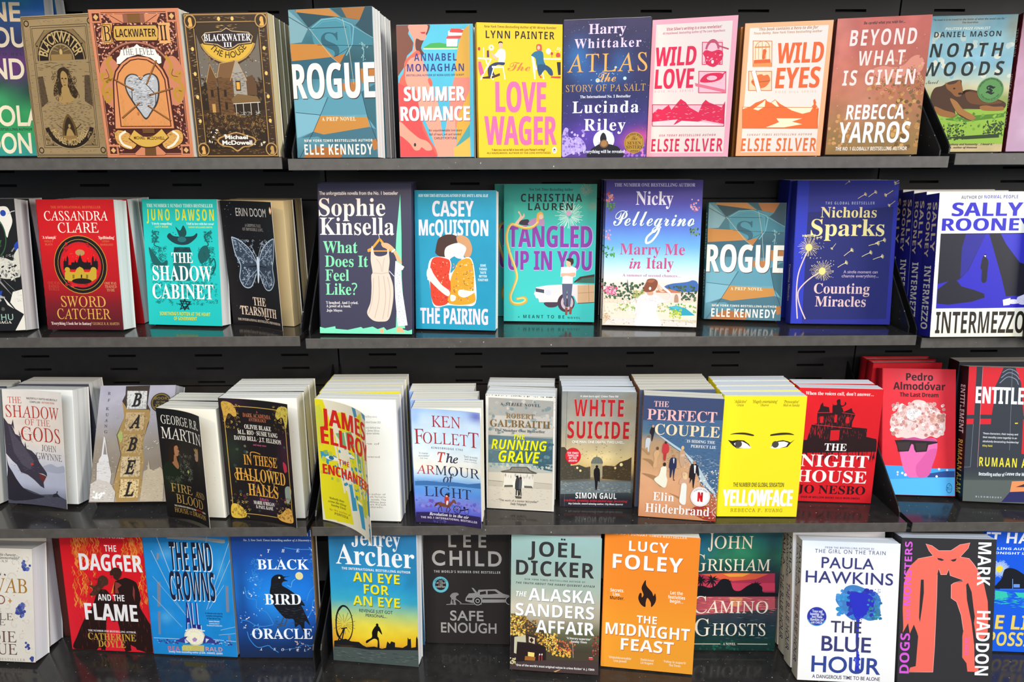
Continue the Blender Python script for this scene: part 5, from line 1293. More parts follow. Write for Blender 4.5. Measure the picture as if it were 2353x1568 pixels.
ART["armour"] = """bg a8c4e8@0 d0e0f0@.12 cfe4f2@.25 e4ecec@.38 f4ead8@.5 b8d4e8@.57 6aa0d8@.63 5a90d8@.72 7a8ad8@.8 5a5ac0@.9 3a2f58@.95 2a2038@1 n.06
bs 6a6ac0 107.4,194 15.1,10.2 .9
bs 88aee4 4.9,184.1 11.2,23.4 .6
bs 8a7ac8 91.2,38.8 24.4,8.4 .5
T a83038 r 32.4,170.9 80.7,170.9 19.18 |KEN
T a83038 r 3,140.7 18.5,140.7 25.80 |F
T a83038 r 17.4,142 92.8,142 19.06 |OLLET
T a83038 r 93.5,140.8 111.4,140.8 25.58 |T
T 5a5a68 b 30.9,133 83.7,133 3.46 t1.2|KINGSBRIDGE 1792
T c83c30 si 40.6,110.6 54.1,110.6 16.93 o.012|T
T 3a3a48 si 54.7,110.6 75.4,110.6 14.32 o.012|he
T 5a5a60 s 9.5,123.1 25.6,123.1 3.17 |'A master
T 5a5a60 s 8.9,118.6 27.3,118.6 3.17 |storyteller'
T 5a5a60 s 11.1,114.6 24.4,114.6 1.73 |THE TIMES
T 5a5a60 s 85.4,122.5 108.9,122.5 3.44 |'Such breadth
T 5a5a60 s 86.7,118.1 108.1,118.1 3.43 |and density'
T 5a5a60 s 85.6,114.5 107.9,114.5 1.43 |SUNDAY EXPRESS
T b83838 r 4.6,88.2 36,88.2 15.45 |AR
T 2c3450 r 36,87.6 112.3,87.6 16.51 |MOUR
T 3a3450 si 48.7,73.7 67.5,73.7 17.05 o.008|of
P 3f70a8 1.5,74.7 22.1,76 45.4,74.7 64.6,76.6 91.8,76.2 113.5,81.1 113.6,71.2 1.4,66.9
X dash 3f68a0 1 60 3.01 1.5,76.9 113.4,75.4
T 2c2c48 r 16.7,48.7 96.7,48.7 17.24 |LIGHT
X blob 6a5ab8,8a80d0,5a6ac8 2 40 8.18 1.3,42.7 112.5,29
X dash 4a3f8a 3 40 3.29 5.4,45.8 35.5,35.1
X dash 6a62b0 4 40 2.44 72.3,46 111.4,41.6
P 2f2550 1.2,18.7 36.7,20.4 112.4,20.7 113.1,1.2 1,0.4
Q 7a4438 41,39 50.5,37.5 60,39.5 64.2,44.7 67.6,45.7 70.9,39.6 68.8,38 65.5,39.9 59.9,32.5 55.8,30.8 43.6,31.4 39.6,34.6
Q 5a2c28 41,38.3 35.5,36.5 32.7,30.7 36.8,32.3
L 4a2828 1.25 43.6,32.8 39.5,26.9 40.1,21.3
L 4a2828 1.25 43.6,31.4 45.6,23.1
L 4a2828 1.25 57.2,32.3 59.9,26.9 55.7,21
L 4a2828 1.25 56.5,32.3 53.1,26.4 53.7,22
Q b83c28 51.3,50.2 56.1,51.3 58.1,45 55.9,38.6 50.5,38.9
Q e8d8d0 53.9,41.9 56.7,42.1 55.9,35.7 53.2,35.6
Q 1c1a28 51.3,52.4 54.8,55.8 57.5,52.1 54.7,51.2
E e8c0a0 54.4,50.7 1.64,1.70
A 1c1a38 72.1,28.4 6.79,7.30 .86 0,360
L 1c1a38 0.55 65.6,28 78.6,28.8
L 1c1a38 0.55 72.2,35.4 72,21.4
L 1c1a38 0.55 67.5,33 76.6,23.8
L 1c1a38 0.55 76.8,33.6 67.4,23.2
L 1c1a38 1.93 76.1,26.6 91.7,31.5
A 1c1a38 88.3,26 3.79,4.48 .86 0,360
Q 1c1a38 83,34.7 85.7,34.9 86.3,31.5 82.9,31.2
T f4ecf0 sbi 23.7,14.1 91.8,14.1 5.32 |Revolution is in the air
T e0d0dc b 9,8 106.5,8 3.64 t1.1|THE NO.1 INTERNATIONAL BESTSELLER
X curl 6a6ac0 5 30 3.00 29.7,6.6 55.5,1.4"""
ART["grave"] = """bg e8e2d6@0 e8e0d4@1
P 9a9a90 5.1,202.9 113.8,200.4 114,1.9 1.9,1
X dash 2a2a2a 1 1 1.00 57.3,106.1 58.5,104
P a8a49c 5.1,202.9 113.8,200.4 113.7,172.9 4.7,171.1
P c4bcb2 4.7,171.1 113.7,172.9 113.5,136.6 4.4,135.7
P 5f7880 4.4,135.7 113.6,133.5 113.5,87 3.7,85.2
P 7f9090 4.3,118.5 37.1,118.7 29.6,107.3 4.2,109.1
P 40606c 51.4,108.5 113.6,127.4 113.5,87 36.5,85.6
P b8b8ac 3.7,85.2 113.5,87 113.5,71.2 3.4,67.6
P 3f5f68 65.6,84.1 94.3,87.4 113.5,85.4 113.5,74.4 82.8,78.9
P d8ccb8 3.4,67.6 113.5,71.2 114,1.9 1.9,1
P c8bca8 3,53 113.6,50.5 113.8,40.9 2.7,41.6
X wave 8a8278,b8ae9c 3 90 5.90 3.2,43.2 113.2,10.1
X blob 98a4a4,7f9090,b0b0a8,c8c0b4 4 80 8.51 6.5,199.9 113.4,136.6
X blob 4a6872,587880,68868a 5 80 7.78 5.1,127.9 112.9,91.7
X blob a8b4ac,88a0a0,c8c4b4 6 60 7.27 4.3,85.3 112.9,77.5
X blob 2a2826,e8e2d6,4a4844 7 80 1.96 0.9,207.2 117.9,206.5
X dash 2a2826 8 26 2.76 113.8,202.6 119.2,183.6
L 8a8278 0.62 3.5,52.2 28.6,51.4
L 8a8278 0.61 82.7,52.5 113,51.3
P 5a544c 24.6,70.5 40.8,74.7 43.7,79.7 71.3,80.5 75.6,75.2 87.9,70.4 85.7,68.7 27.5,68.3
P 8a8478 31.2,70.9 42.2,74 44.9,78.1 69.9,78.9 74.2,73.6 79.9,70.7
X vdash 3a3632 9 60 4.37 35,78.3 75.6,70.5
P e4dccc 30.7,67.7 81.6,68.4 81.6,50 80.5,41.9 28.4,40.8 30.4,51.5
X vdash 4a4640 10 34 10.23 31.8,66.1 81.3,59.6
P 6a6258 31.5,45.1 46.9,46.1 46.1,42 30.6,41
P 6a6258 65.2,45.7 78.3,45.8 80.5,41.9 65.9,41.7
P f0e8dc 45.5,52.5 49.2,52.7 48.3,40.5 46.4,40.4
P f0e8dc 63.1,53.6 65.3,53.8 64.9,41.7 63.4,41.6
Q 3a3a3e 51.5,57.7 54.4,61.1 57.3,58.1 57.2,43.6 56.4,37 50.5,38.2 49.9,47.9
E 2a2626 53.7,61.7 2.05,2.25
Q 5a5a5c 57.3,56.5 60.3,59.9 61.7,53.6 60.5,38.9 56.4,37.8
E 3a2a20 59.2,59.5 2.05,2.57
L 1c1c1e 1.86 52.3,38.4 51.8,26.9
L 1c1c1e 1.86 55.2,38.6 56.2,26.2
L 1c1c1e 1.55 58.1,38.8 57.4,27.3
L 1c1c1e 1.55 59.6,38.9 60.1,26.5
P 5a544c 49.6,25.9 61.4,25.1 60.6,21 51,21.1
T 3a3834 sb 25.5,189.8 29.8,189.8 4.82 t1.2|A
T 3a3834 sbi 33.7,189.4 62,189.4 5.40 t1.2|STRIKE
T 3a3834 sb 66.2,189.2 91.9,189.2 4.78 t1.2|NOVEL
T 8c6a38 sb 34.8,167.3 82.6,167.3 8.49 |ROBERT
T 7c6034 sb 7.4,151.6 109.1,151.6 12.54 |GALBRAITH
T 4a4840 sb 15.2,143.3 100.3,143.3 4.61 |The Number One Bestseller
T e4e018 bi 47.1,130.2 67.1,130.2 8.98 |THE
T 5a6a20 bi 9.6,110.1 104.3,110.1 18.15 |RUNNING
T e8e418 bi 9,111 103.7,111 17.83 |RUNNING
T 5a6a20 bi 22,87.1 92.9,87.1 20.91 |GRAVE
T e8e418 bi 21.4,88.1 92.3,88.1 20.59 |GRAVE
T 4a463e s 21.2,14.6 90.2,14.6 3.95 |"The work of a master storyteller"
T 4a463e si 41.5,8.6 69.6,8.6 3.97 o.01|Daily Telegraph"""
ART["suicide"] = """bg 8a8c88@0 989488@.1 a8a090@.25 b8a888@.42 d0b888@.52 dcbc7c@.6 b89860@.68 5a5448@.74 6a706c@.8 3a4042@.88 2a2830@.93 2a2630@1 n.08
bs 7a7f80 3.7,166.8 8.1,60.4 .5
bs f0d898 68.4,92.2 40.4,15.3 .6
bs a89068 113.2,183.4 13.2,26.7 .5
bs d8b070 76.7,58.8 27,9.2 .6
L 5a5a58 0.57 9,211.9 7.4,0.7
P 4a4438 -0.6,111.2 6.2,111.4 10.2,106.1 17,97.1 17,77.1 31.9,79.1 42.8,74.7 50.9,76.5 51,53.4 -0.9,50.4
P 4a3c28 71.2,77 76.6,78.7 92.7,77.6 100.7,85.4 114,90.3 120.6,95 121,50.9 71.3,54
X dash c8a060,2a241c,8a7448 1 90 3.55 0.6,78.3 51,53.4
X dash d8a860,2a1c10,8a6c3c 2 90 3.49 72.5,80.1 120.3,53.9
Q 6a7068 53,81.1 53.6,88.8 57.7,93.5 61.7,94.4 66.4,93.4 70.5,89.2 70.9,81.6
P a89c78 52.3,81.9 71.4,81.9 71.9,57.1 51.6,56.5
X dash 5a5038,d8c898 3 50 4.06 52.3,81.1 71.9,57.1
L 8a8468 0.58 56.3,82.8 57.7,92
L 8a8468 0.58 61.7,82.9 61.7,93.6
L 8a8468 0.58 67.1,83 65.8,92.2
P 6a6858 60.6,93.6 61.4,99.7 62.2,93.6
E f8e0a0 28.5,73.6 1.91,2.15
E f8e0a0 103.4,80.9 2.68,3.05
E f0d090 93.4,74.6 1.88,2.14
E f0d090 34,68.4 1.91,2.16
P 6f787a -0.7,45.7 57.7,50.5 121,49.3 121.2,29.4 -0.8,23.9
X wave c0c8c0,4a4e4c,d8c8a0 4 160 5.43 0.4,47.3 120.6,27.8
X bird 2a2620 5 34 3.50 25.2,118.7 103.3,90
X bird 2a2620 6 8 3.48 26.6,143 120.3,126.7
Q 1c181a 57.4,70.5 60.4,74.4 63.8,74.5 66.9,70.8 67.9,58.5 66.6,49.3 64.5,49.2 63.2,34.5 60.5,34.4 59.1,49 57,61.3
E 1c181a 62,76.5 2.16,2.76
P 1c181a 66.4,55.4 68,55.5 67.5,47.7 66.1,48.5
T f0ece4 bi 30.5,201.6 94.4,201.6 3.27 |'A slow-burn epic' Crime Time FM
T d8b0a0 b 20.5,167 104.9,167 31.18 t1.15|WHITE
T c01c24 b 21,167.6 104.1,167.6 29.98 t1.15|WHITE
T c01c24 b 10.6,127.9 114.4,127.9 30.57 t1.1|SUICIDE
T f4ece0 s 18.7,119.5 107.4,119.5 4.25 o.02|ONE MAN. ONE DEATH. TWO LIVES...
T f4f0ea b 26.4,16.5 97.1,16.5 10.88 t1.05|SIMON GAUL
T d82c38 bi 6,10.4 116.6,10.4 4.05 |'A brilliant, sprawling, action-packed saga, fascinating'
T f4f0ea bi 14.3,4.9 109.1,4.9 3.12 |Ray Celestin, award-winning author, City Blues Quartet
K red_round_award_sticker
E b8141c 20.8,95.4 13.33,15.01
E d82430 20.8,95.4 12.79,14.40
T f8e8e8 bi 10.8,99.3 30.3,99.3 3.37 |THE TIMES
T f8e8e8 bi 11.8,94.6 29.8,94.6 3.37 |THRILLER
T f8e8e8 bi 13.7,90.3 27.6,90.3 3.07 |OF THE
T f8e8e8 bi 13.4,85.1 28.1,85.1 3.38 |MONTH"""
ART["couple"] = """bg 3f4a6c@0 4a5878@.12 4f6a88@.22 5a7888@.3 b09070@.36 c89c70@.5 dca478@.65 e0a074@.85 d08c60@1 n.05
P 3f4a6c 0.5,213 127.1,215 127.3,179.4 75.5,173 0.6,172.5
P 4a688a 2.6,171.2 127.3,179.4 128,34.3 123.8,39.9 115.8,51.2 106.6,59.4 98.6,67.7 94.6,77.9 81.2,101 71.8,115.3 51.7,127.4 39.5,137.1 24.6,149.7 13.6,165.8 8.1,168.5
X wave 2a4458,7a98a8,3a5870 1 260 5.85 35.3,162.7 127.4,79.3
X wave 2a4458,5f8098 2 120 5.34 8.1,171.5 126.8,157
X wave e8ecec,2a3f50,9ab0bc 3 260 5.27 91.8,112.4 127.7,43.3
P b8c8cc 24.6,149.7 39.5,137.9 53,128.3 71.8,116.5 81.2,104 91.9,86.7 99.9,70.8 109.2,61.1 118.5,51.5 127.1,37.2 123.7,52 110.5,68.8 97.2,91.7 86.5,105.9 70.5,121.3 51.7,133.5 35.4,144.4
X dash f4f0ea 4 90 4.52 70.5,116.7 97.2,91.7
X blob f0e8e0,d8d0c8 5 90 2.90 97.2,91.7 127.1,34.2
P a83a2c 81.7,14.6 92.3,24.7 116,28.6 127.2,13.2 127.3,-0.4 108.3,2.1
P b06a44 97.3,67.6 106.6,57.9 123.8,39.9 127.1,29.7 127.2,16.2 113.4,28.4
X blob b85a40,c87050 6 50 3.95 106.7,50.3 127.3,7.2
X blob e8dcd0 7 30 2.37 113.3,41.9 127.3,4.2
L f0e4da 0.70 127.1,26.7 120,18.5 122.7,12.7 127.2,10.2
Q b08458 2.8,123.6 13.8,116.8 12.4,112.1 1.4,122
Q a87c54 22,91.4 12.5,99.9 2.8,105.2 17.9,103.4
Q a87c54 35.8,55.9 22.1,68.5 2.9,79.1 28.9,73.7
Q a87c54 76.3,27.7 62.9,38.6 49.4,46.4 70.9,37.8
T f0b8b4 sb 16.9,197.2 40.6,197.2 9.41 |THE
T f4b8b4 sb 7,174.4 117.3,174.4 18.11 |PERFECT
T f4d8b0 sb 20.5,149.1 123.5,149.1 18.41 |COUPLE
T f0ece8 sb 72.4,138.1 117.1,138.1 4.81 |IS HIDING THE
T f0ece8 sb 79.2,129.7 119.2,129.7 4.81 |PERFECT LIE
Q 2a2428 15,161.3 19.1,162.3 20.2,155.5 19.1,147.8 17.1,137.7 15.7,137.6 15,147.5 12.3,151.9
E c89878 17.4,163 1.91,2.44
Q c8ccd0 7.5,140.9 12.3,142.8 14.4,136.8 13,127.5 12.4,118.3 10.7,118.1 9.6,125.7 6.6,123.9 6.3,134.7
E 8a6a54 11.5,144.5 2.06,2.45
Q d8a878 22.6,119.8 27.4,121.7 29.8,116.6 26.8,107.1 26.1,91.8 20.7,91.3 22,105.2 20.6,114.3
E 6a4a38 26.3,124.7 2.18,3.05
Q c83a40 35.5,133.8 42.2,134.3 45.2,125.4 43,117.6 35.5,116.2 33.5,122.9
L b83438 2.31 37.2,117.1 37.6,105
L b83438 2.30 40.3,117.4 39,103.6
E 4a3028 39.2,135.6 2.03,2.59
Q f0e8d0 33.6,90.9 38.3,93.6 42.4,91.6 42.7,77.9 44.9,69 42.6,56.5 35.8,57.4 23.5,68.6 30.3,76.8 33,86.2
E 3a2820 39,97.1 2.44,3.66
Q 2c3050 47.7,107.3 53.1,110.8 57.8,107.4 58.3,93 56.6,89.8 55.3,72.9 57.3,70.4 54.6,70.6 52.5,89.4 50.6,75.6 48.6,75.4 47.8,89 46.2,93.5
P e8e4e4 52.3,108.4 54.5,108.6 54.2,100.2 53.2,100.1
E a87c60 53.1,112.3 2.29,2.89
Q c8a080 63.1,122.2 68.4,124.1 71.8,118.3 69.9,110.6 69.3,95.4 65.2,96.6 62.5,108.5
P d8b898 64.5,116.2 69.8,117.4 70.5,113.7 64.5,112.5
E e0b880 66.7,128.2 2.41,3.63
Q 241f24 81.2,97.9 86.5,101.4 92.5,98.9 95.9,82.6 93.9,80.9 90.6,86.6 89.3,74.4 88.1,59.2 86.8,59.1 84.7,74 81.4,66.2 81.4,75.2 79.4,78.1
P f0ece8 86.3,99.1 89.7,98.6 89.3,84.3 87.7,84.9
E b88868 86.8,103.7 2.39,3.32
Q d8a888 66.7,73.9 76,77 78.8,67.4 70.8,63.7 64.7,64.6
Q e8c890 68.7,83.2 73.3,85.1 76.7,80.9 76.1,73.3 70.7,74.3
Q f0ece0 68.8,64.2 76.1,64.2 76.9,47.5 76.3,27.7 66.9,31.3 67.5,49.7
E d8b090 71.7,81.2 2.14,3.03
T f6ece4 sb 22.8,31.3 57.5,31.3 15.02 |Elin
T f6ece4 sb 11.1,9 116.4,9 16.03 |Hilderbrand
P e0a030 106.8,21.7 111,22.1 111.1,20 107.6,19.6 107.7,17.5 106.9,17.4
P e0a030 104.3,7.5 108.5,7.9 108.5,6.4 105.1,6
K white_round_sticker
E f6f2ee 99.8,43.3 15.64,17.53
A b8b0a8 99.8,43.3 14.31,16.02 .97 0,360
C 8a8480 b 99.8,43.3 12.19 140,40 2.57 |A NETFLIX SERIES
P d81c24 95.4,51.5 98.5,51.8 98.6,34.5 95.5,34.5
P b0141c 100.8,51.3 103.9,51.6 104,34.2 101,34.4
P d81c24 95.4,51.5 98.7,51.9 104,34.2 100.7,34.4"""
ART["yellow"] = """bg f6de22@0 f6de24@1
T 6a6010 si 16.8,200.8 36.5,200.8 4.97 o.01|'Addictive'
T 6a6010 si 21,195.4 32.2,195.4 4.07 o.01|Grazia
T 6a6010 si 46.3,200.8 86.5,200.8 4.95 o.01|'Hugely entertaining'
T 6a6010 si 59.5,195.3 73.2,195.3 4.05 o.01|Observer
T 6a6010 si 96.9,200.7 121.3,200.7 4.93 o.01|'Provocative'
T 6a6010 si 96,195.3 123,195.3 4.04 o.01|Mail on Sunday
Q 3a3020 12.8,146.3 21.4,149 36.4,149.8 51,146.5 51,143.8 36.4,146.2 21.4,146.8
Q 3a3020 79.1,145 81.3,147.3 98.2,149.9 110.9,149.3 118.3,145.9 106.7,146.3 91.9,145.3 80.2,144.1
Q f8f4e4 19.2,129.4 25.6,134.1 36.4,135.5 43.9,130 49.2,123.4 36.4,122.6 23.5,123.8
P 2a2420 10.1,136.9 17,135.3 25.7,136.9 36.4,136.2 45,130.1 49.2,123.4 42.8,129.6 34.2,134.3 25.6,133.7 20.3,130.6 25.6,123.9 36.4,122.6 25.6,122.3 19.2,126.7
E 4a4440 28.2,129.6 5.59,5.91
Q f8f4e4 80.8,123.7 85.5,130 94,135.4 104.6,136.1 110.9,132.9 108.8,127.2 96.1,122.8
P 2a2420 120.4,138.3 113.1,132.9 108.8,135.1 100.4,136.9 91.9,135.3 83.4,128.3 80.8,123.7 86.6,129.8 94,134 102.5,134.7 109.9,132.2 106.7,126 96.1,122.8 108.8,124.9 114.1,131.8
E 4a4440 88.7,129.4 5.52,5.88
T 4a4420 b 24.2,53.8 108.6,53.8 7.75 |THE NUMBER ONE GLOBAL SENSATION
T e8d050 sb 7.7,18.6 124.7,18.6 29.74 |YELLOWFACE
T fdfaf0 b 8.5,19.5 123.9,19.5 29.28 e.03|YELLOWFACE
T 8a7a10 mo 22.4,8.5 109.5,8.5 5.95 t1.1|REBECCA F. KUANG"""
ART["night"] = """bg dc1c24@0 d81a24@.5 d01a22@1 n.03
T fbeee4 sb 11.3,195.4 123.7,195.4 5.93 |When the voices call, don't answer...
P 2a1618 20.5,114.1 26,142.5 34.8,144.1 33.7,163.8 36.9,170.9 38,177.9 41.3,182.6 43,175.8 52.1,174 54.3,164.9 58.6,165.1 57.5,176.6 67.2,179.3 74.8,172.8 76.9,166.1 84.4,169.9 89.8,173.6 91.9,166.9 97.3,162.6 93.2,148.5 93.3,139.3 119,137.3 119.1,122.3 136.2,118.7 137.4,114.1 138.3,95.6 -0.6,89.1 -0.5,112.8
Q 2a1618 56,183.4 58.6,178.9 65,178.1 63.9,186.1 69.3,188.2 71.5,178.4 76.9,178.7 77.9,184.5 80.1,180 73.7,175.1 60.8,174.9
X vdash d83038 1 90 8.66 34.8,161.6 93.3,137
X vdash d83038 2 40 10.08 21.6,139.9 50.1,118.2
X vdash d83038 3 50 6.48 52.2,134.6 119.2,117.7
P d01c24 39.1,157.1 44.6,157.4 44.6,145.8 39.1,145.5
P d01c24 63,160.7 67.3,161 67.3,147.1 63,146.9
P d01c24 82.4,157.2 87.7,157.4 87.8,145.9 82.5,145.6
P d01c24 58.7,132.7 73.9,133.6 74,114.9 58.8,114
L d83038 0.90 33.7,163.8 58.6,164.7
L d83038 0.89 74.8,164.8 97.3,162.1
L d83038 0.91 26,142.5 93.3,137
X vdash 2a1618 4 90 24.01 1.6,94 137.9,79.2
T f8ece4 sb 51.2,95.5 88.2,95.5 13.16 |THE
T f8ece4 sb 13,65.8 127.6,65.8 21.81 |NIGHT
T f8ece4 sb 8,36.7 127.1,36.7 22.01 |HOUSE
T 2a1214 sb 11.3,15.5 127.4,15.5 15.40 |JO NESBO
T 3a1418 b 19.1,6.4 119.7,6.4 3.62 t1.1|OVER 60 MILLION BOOKS SOLD WORLDWIDE"""
ART["dream"] = """bg e02c38@0 e02834@.75 dc2834@1 n.03
bs ec6070 64.1,205.1 35.2,21.4 .6
P 3fa0e0 -7.1,52.2 37.6,51.5 43.3,47.4 127.4,49.1 127.2,0.8 -5.2,-1.7
P 2a4a8a 77.8,38.5 107.7,44.1 125.4,44.8 125.7,33.7 79.3,32.6
P 55b4e8 4.1,26.8 125.7,33.7 125.8,1.1 3.6,-1.7
Q e86aa8 30.6,79.1 32.1,95.8 43.5,102.8 81.4,102.5 94.8,98 94.4,76.5 87.6,54.3 80.7,35.2 63.5,32.4 46.2,32.9 37.6,47.2
Q d85a9c 81.6,81 94.3,83.1 93.1,71.4 87.6,54.3 80.7,35.2 63.5,32.4 59.1,49.8 67.6,63.7
Q c04a88 32.1,95.8 43.5,103.6 81.4,102.5 94.1,97.2 81.5,93.4 39.2,92.8
Q f0c8c0 14.1,131.3 18.5,142.7 25.5,147.7 29.8,155.8 45,159.4 56,169.2 72.5,168.1 83.6,157.4 94.6,156.1 100.2,148.3 108.6,140.6 108.9,127.8 107.7,114.8 95.4,103 84.2,105.9 71.6,100.5 56.2,103.3 43.5,101.2 35,102.5 25.1,102.2 21,111.9 15.4,121.5
X flower f4d0c8,e8b0a8,fbeee6,d89890 1 190 8.62 17.3,163.4 107.9,106.7
X flower ffffff,f4e8e0 2 14 12.51 43.6,151.4 63.1,129.6
X flower f8c8b8,e0a090 3 14 11.07 57.5,142.3 106,130.9
X petal d8a8a0 4 90 3.62 17.3,160.2 106.5,106.6
P 241a1c 22.5,97.1 39.2,98.6 61.8,97.7 95.5,96.4 95.8,93.9 80.1,90.1 77.4,78.3 59,76.5 56.2,81.7 54.8,90 51.2,91.5 49.1,86.5 46.3,78 28.4,76.5 26.4,87.3
P 3a2c2c 26.4,93.1 49.1,94.4 47.7,86.4 44.8,79.6 29.9,79.1
P 3a2c2c 57.6,92.6 77.3,93.3 76,80.8 60.4,78.9
X flower fbf4f0 5 4 5.79 23.1,44.9 41.8,28.4
X flower fbf4f0 6 3 4.85 89.1,51 118,29.9
T 2a1418 b 41.3,204.5 87.4,204.5 12.86 |Pedro
T 2a1418 b 19.3,187.8 108.5,187.8 13.02 |Almodovar
P 2a1418 78.4,202 81.7,202.1 79.6,198.7 77.4,198.6
T 2a1418 b 30.6,175.3 96.7,175.3 7.51 |The Last Dream
A 1a4a78 116.2,14.3 4.88,8.70 .9 0,360
X curl 1a4a78 7 12 3.44 112.7,20.2 119.6,8.3"""
ART["entitle"] = """bg 32363e@0 343840@.8 50564f@.84 5a605a@1
P d8202c -1.3,235.9 12.7,236.5 12.4,152.3 0.6,151.6
P d8202c 0.7,144.8 12.1,145.4 11.8,135.9 0.9,135.2
P d8202c 22.8,237.6 56.9,237.2 49.6,216.2 44.1,202.3 42.8,169.9 41.1,153.4 21.7,153.1
P d8202c 22.6,145.6 40.5,146.3 40.3,136.8 22,136
P d8202c 74.8,238.2 128.5,238.9 133.1,154.8 92.6,153.2 88.3,187.7 85.9,210.3
P d8202c 92.2,146.9 133.5,147 134.3,80.4 92.5,87.1
L c88a90 0.59 22.8,237.6 22,60.6
L 7a8088 0.62 11.8,135.9 10.4,60.6 -1.2,59.7
L 7a8088 0.58 70.7,232.1 72.8,92.3
S 8a90a8 1.18 55,227 64.9,233.4 75,230.8 81,225.1
S 8a90a8 1.18 53.2,217.9 65.1,227.4 76.8,223.4 82.8,216.2
S 8a90a8 1.19 51.3,208.8 63.9,219.9 77.1,216 81.7,207.1
P e8d040 79.2,140.7 84,141 84.1,139.1 79.3,138.8
P 5a605a -0.1,37 124.4,41.8 124.8,3.1 -0.4,-0.8
P e8905a 79.3,38.2 124.4,41.8 123.8,23.4 76.9,19.5
P 2a2a5a 76.9,19.5 123.8,23.4 123.3,3 63.7,1.2
P 3a2a3a 85.8,28.6 100.7,34.9 124.7,36.8 125,30.2
T f4f2f4 b 13.8,172.8 149.2,172.8 28.98 e.016|ENTITLEMENT
T d8d8d8 b 28.1,118.8 85.2,118.8 3.20 |'These characters, their money and
T d8d8d8 b 28.3,112.2 83.6,112.2 3.22 |their morality come together in an
T d8d8d8 b 28.4,105 87.2,105 3.23 |absolutely devastating thunderclap'
T e0d040 b 28.6,97.3 44.4,97.3 3.26 |Kiley Reid
T e8d83c b 24.5,62.8 132.2,62.8 15.85 t1.2|RUMAAN ALAM
T f0f0f0 b 24.8,46.3 66.8,46.3 5.70 |Bestselling author of
T f0f0f0 bi 68,48.4 128.5,48.4 5.64 |Leave the World Behind
T b8bcc4 b 21.5,7.5 63.8,7.5 2.75 t1.6|BLOOMSBURY"""
ART["addie"] = """bg e6dccc@0 e4d8c8@.5 e0d4c4@1 n.03
X curl d8c8b4 1 40 21.63 3.3,193.9 145,2.1
T 5a5450 si 7.9,190.5 128.4,190.5 4.62 o.01|'Victor Hugo would love this unforgettable character...
T 5a5450 si 7.7,184.9 131.8,184.9 4.63 o.01|a joyous evocation of unlikely immortality!'
T 5a5450 r 45.7,179.3 109,179.3 4.17 t1.2|NEIL GAIMAN
T 6a5a50 r 45.1,155.2 104.9,155.2 18.11 |V. E.
T a8752c r 13.2,124.5 143.1,124.5 25.65 |SCHWAB
A 8a5a4a 93.8,111.5 8.17,8.41 .75 0,360
T 6a5a54 r 76.9,89.1 93.8,89.1 6.09 |THE
T 6a5a54 r 14.1,75 115.6,75 12.21 |INVISIBLE
T 6a5a54 r 59.5,65.2 100.5,65.2 10.82 |LIFE
T 6a5a54 r 83.5,61 92.6,61 4.71 |OF
T 6a4a40 r 29.9,34.8 120.3,34.8 19.83 |ADDIE
T 6a4a40 r 29.2,12.4 121,12.4 19.42 |LARUE
T 8a7a6c r 9.6,1.5 135.4,1.5 4.27 t1.2|THE SUNDAY TIMES BESTSELLER
X flower 4a549a,6a74b4 2 10 8.15 136.6,184.5 149.6,166.5
X flower 4a549a,6a74b4 3 22 9.64 122.5,105 137.4,82.1
X flower 4a549a 4 8 6.29 137.4,35 144.5,23.4
X flower 4a549a 5 8 6.31 145.7,11.6 150.4,2.3
P c08a40 111.2,115.1 112.5,111.2 115.4,109.9 112.5,108.4 110.9,104.6 109.6,108.3 106.7,109.6 109.6,111.1
X star c08a40 6 8 3.85 107.8,178.9 143.6,51.7"""
ART["maroon"] = """bg 4a1f1a@0 45201a@1"""
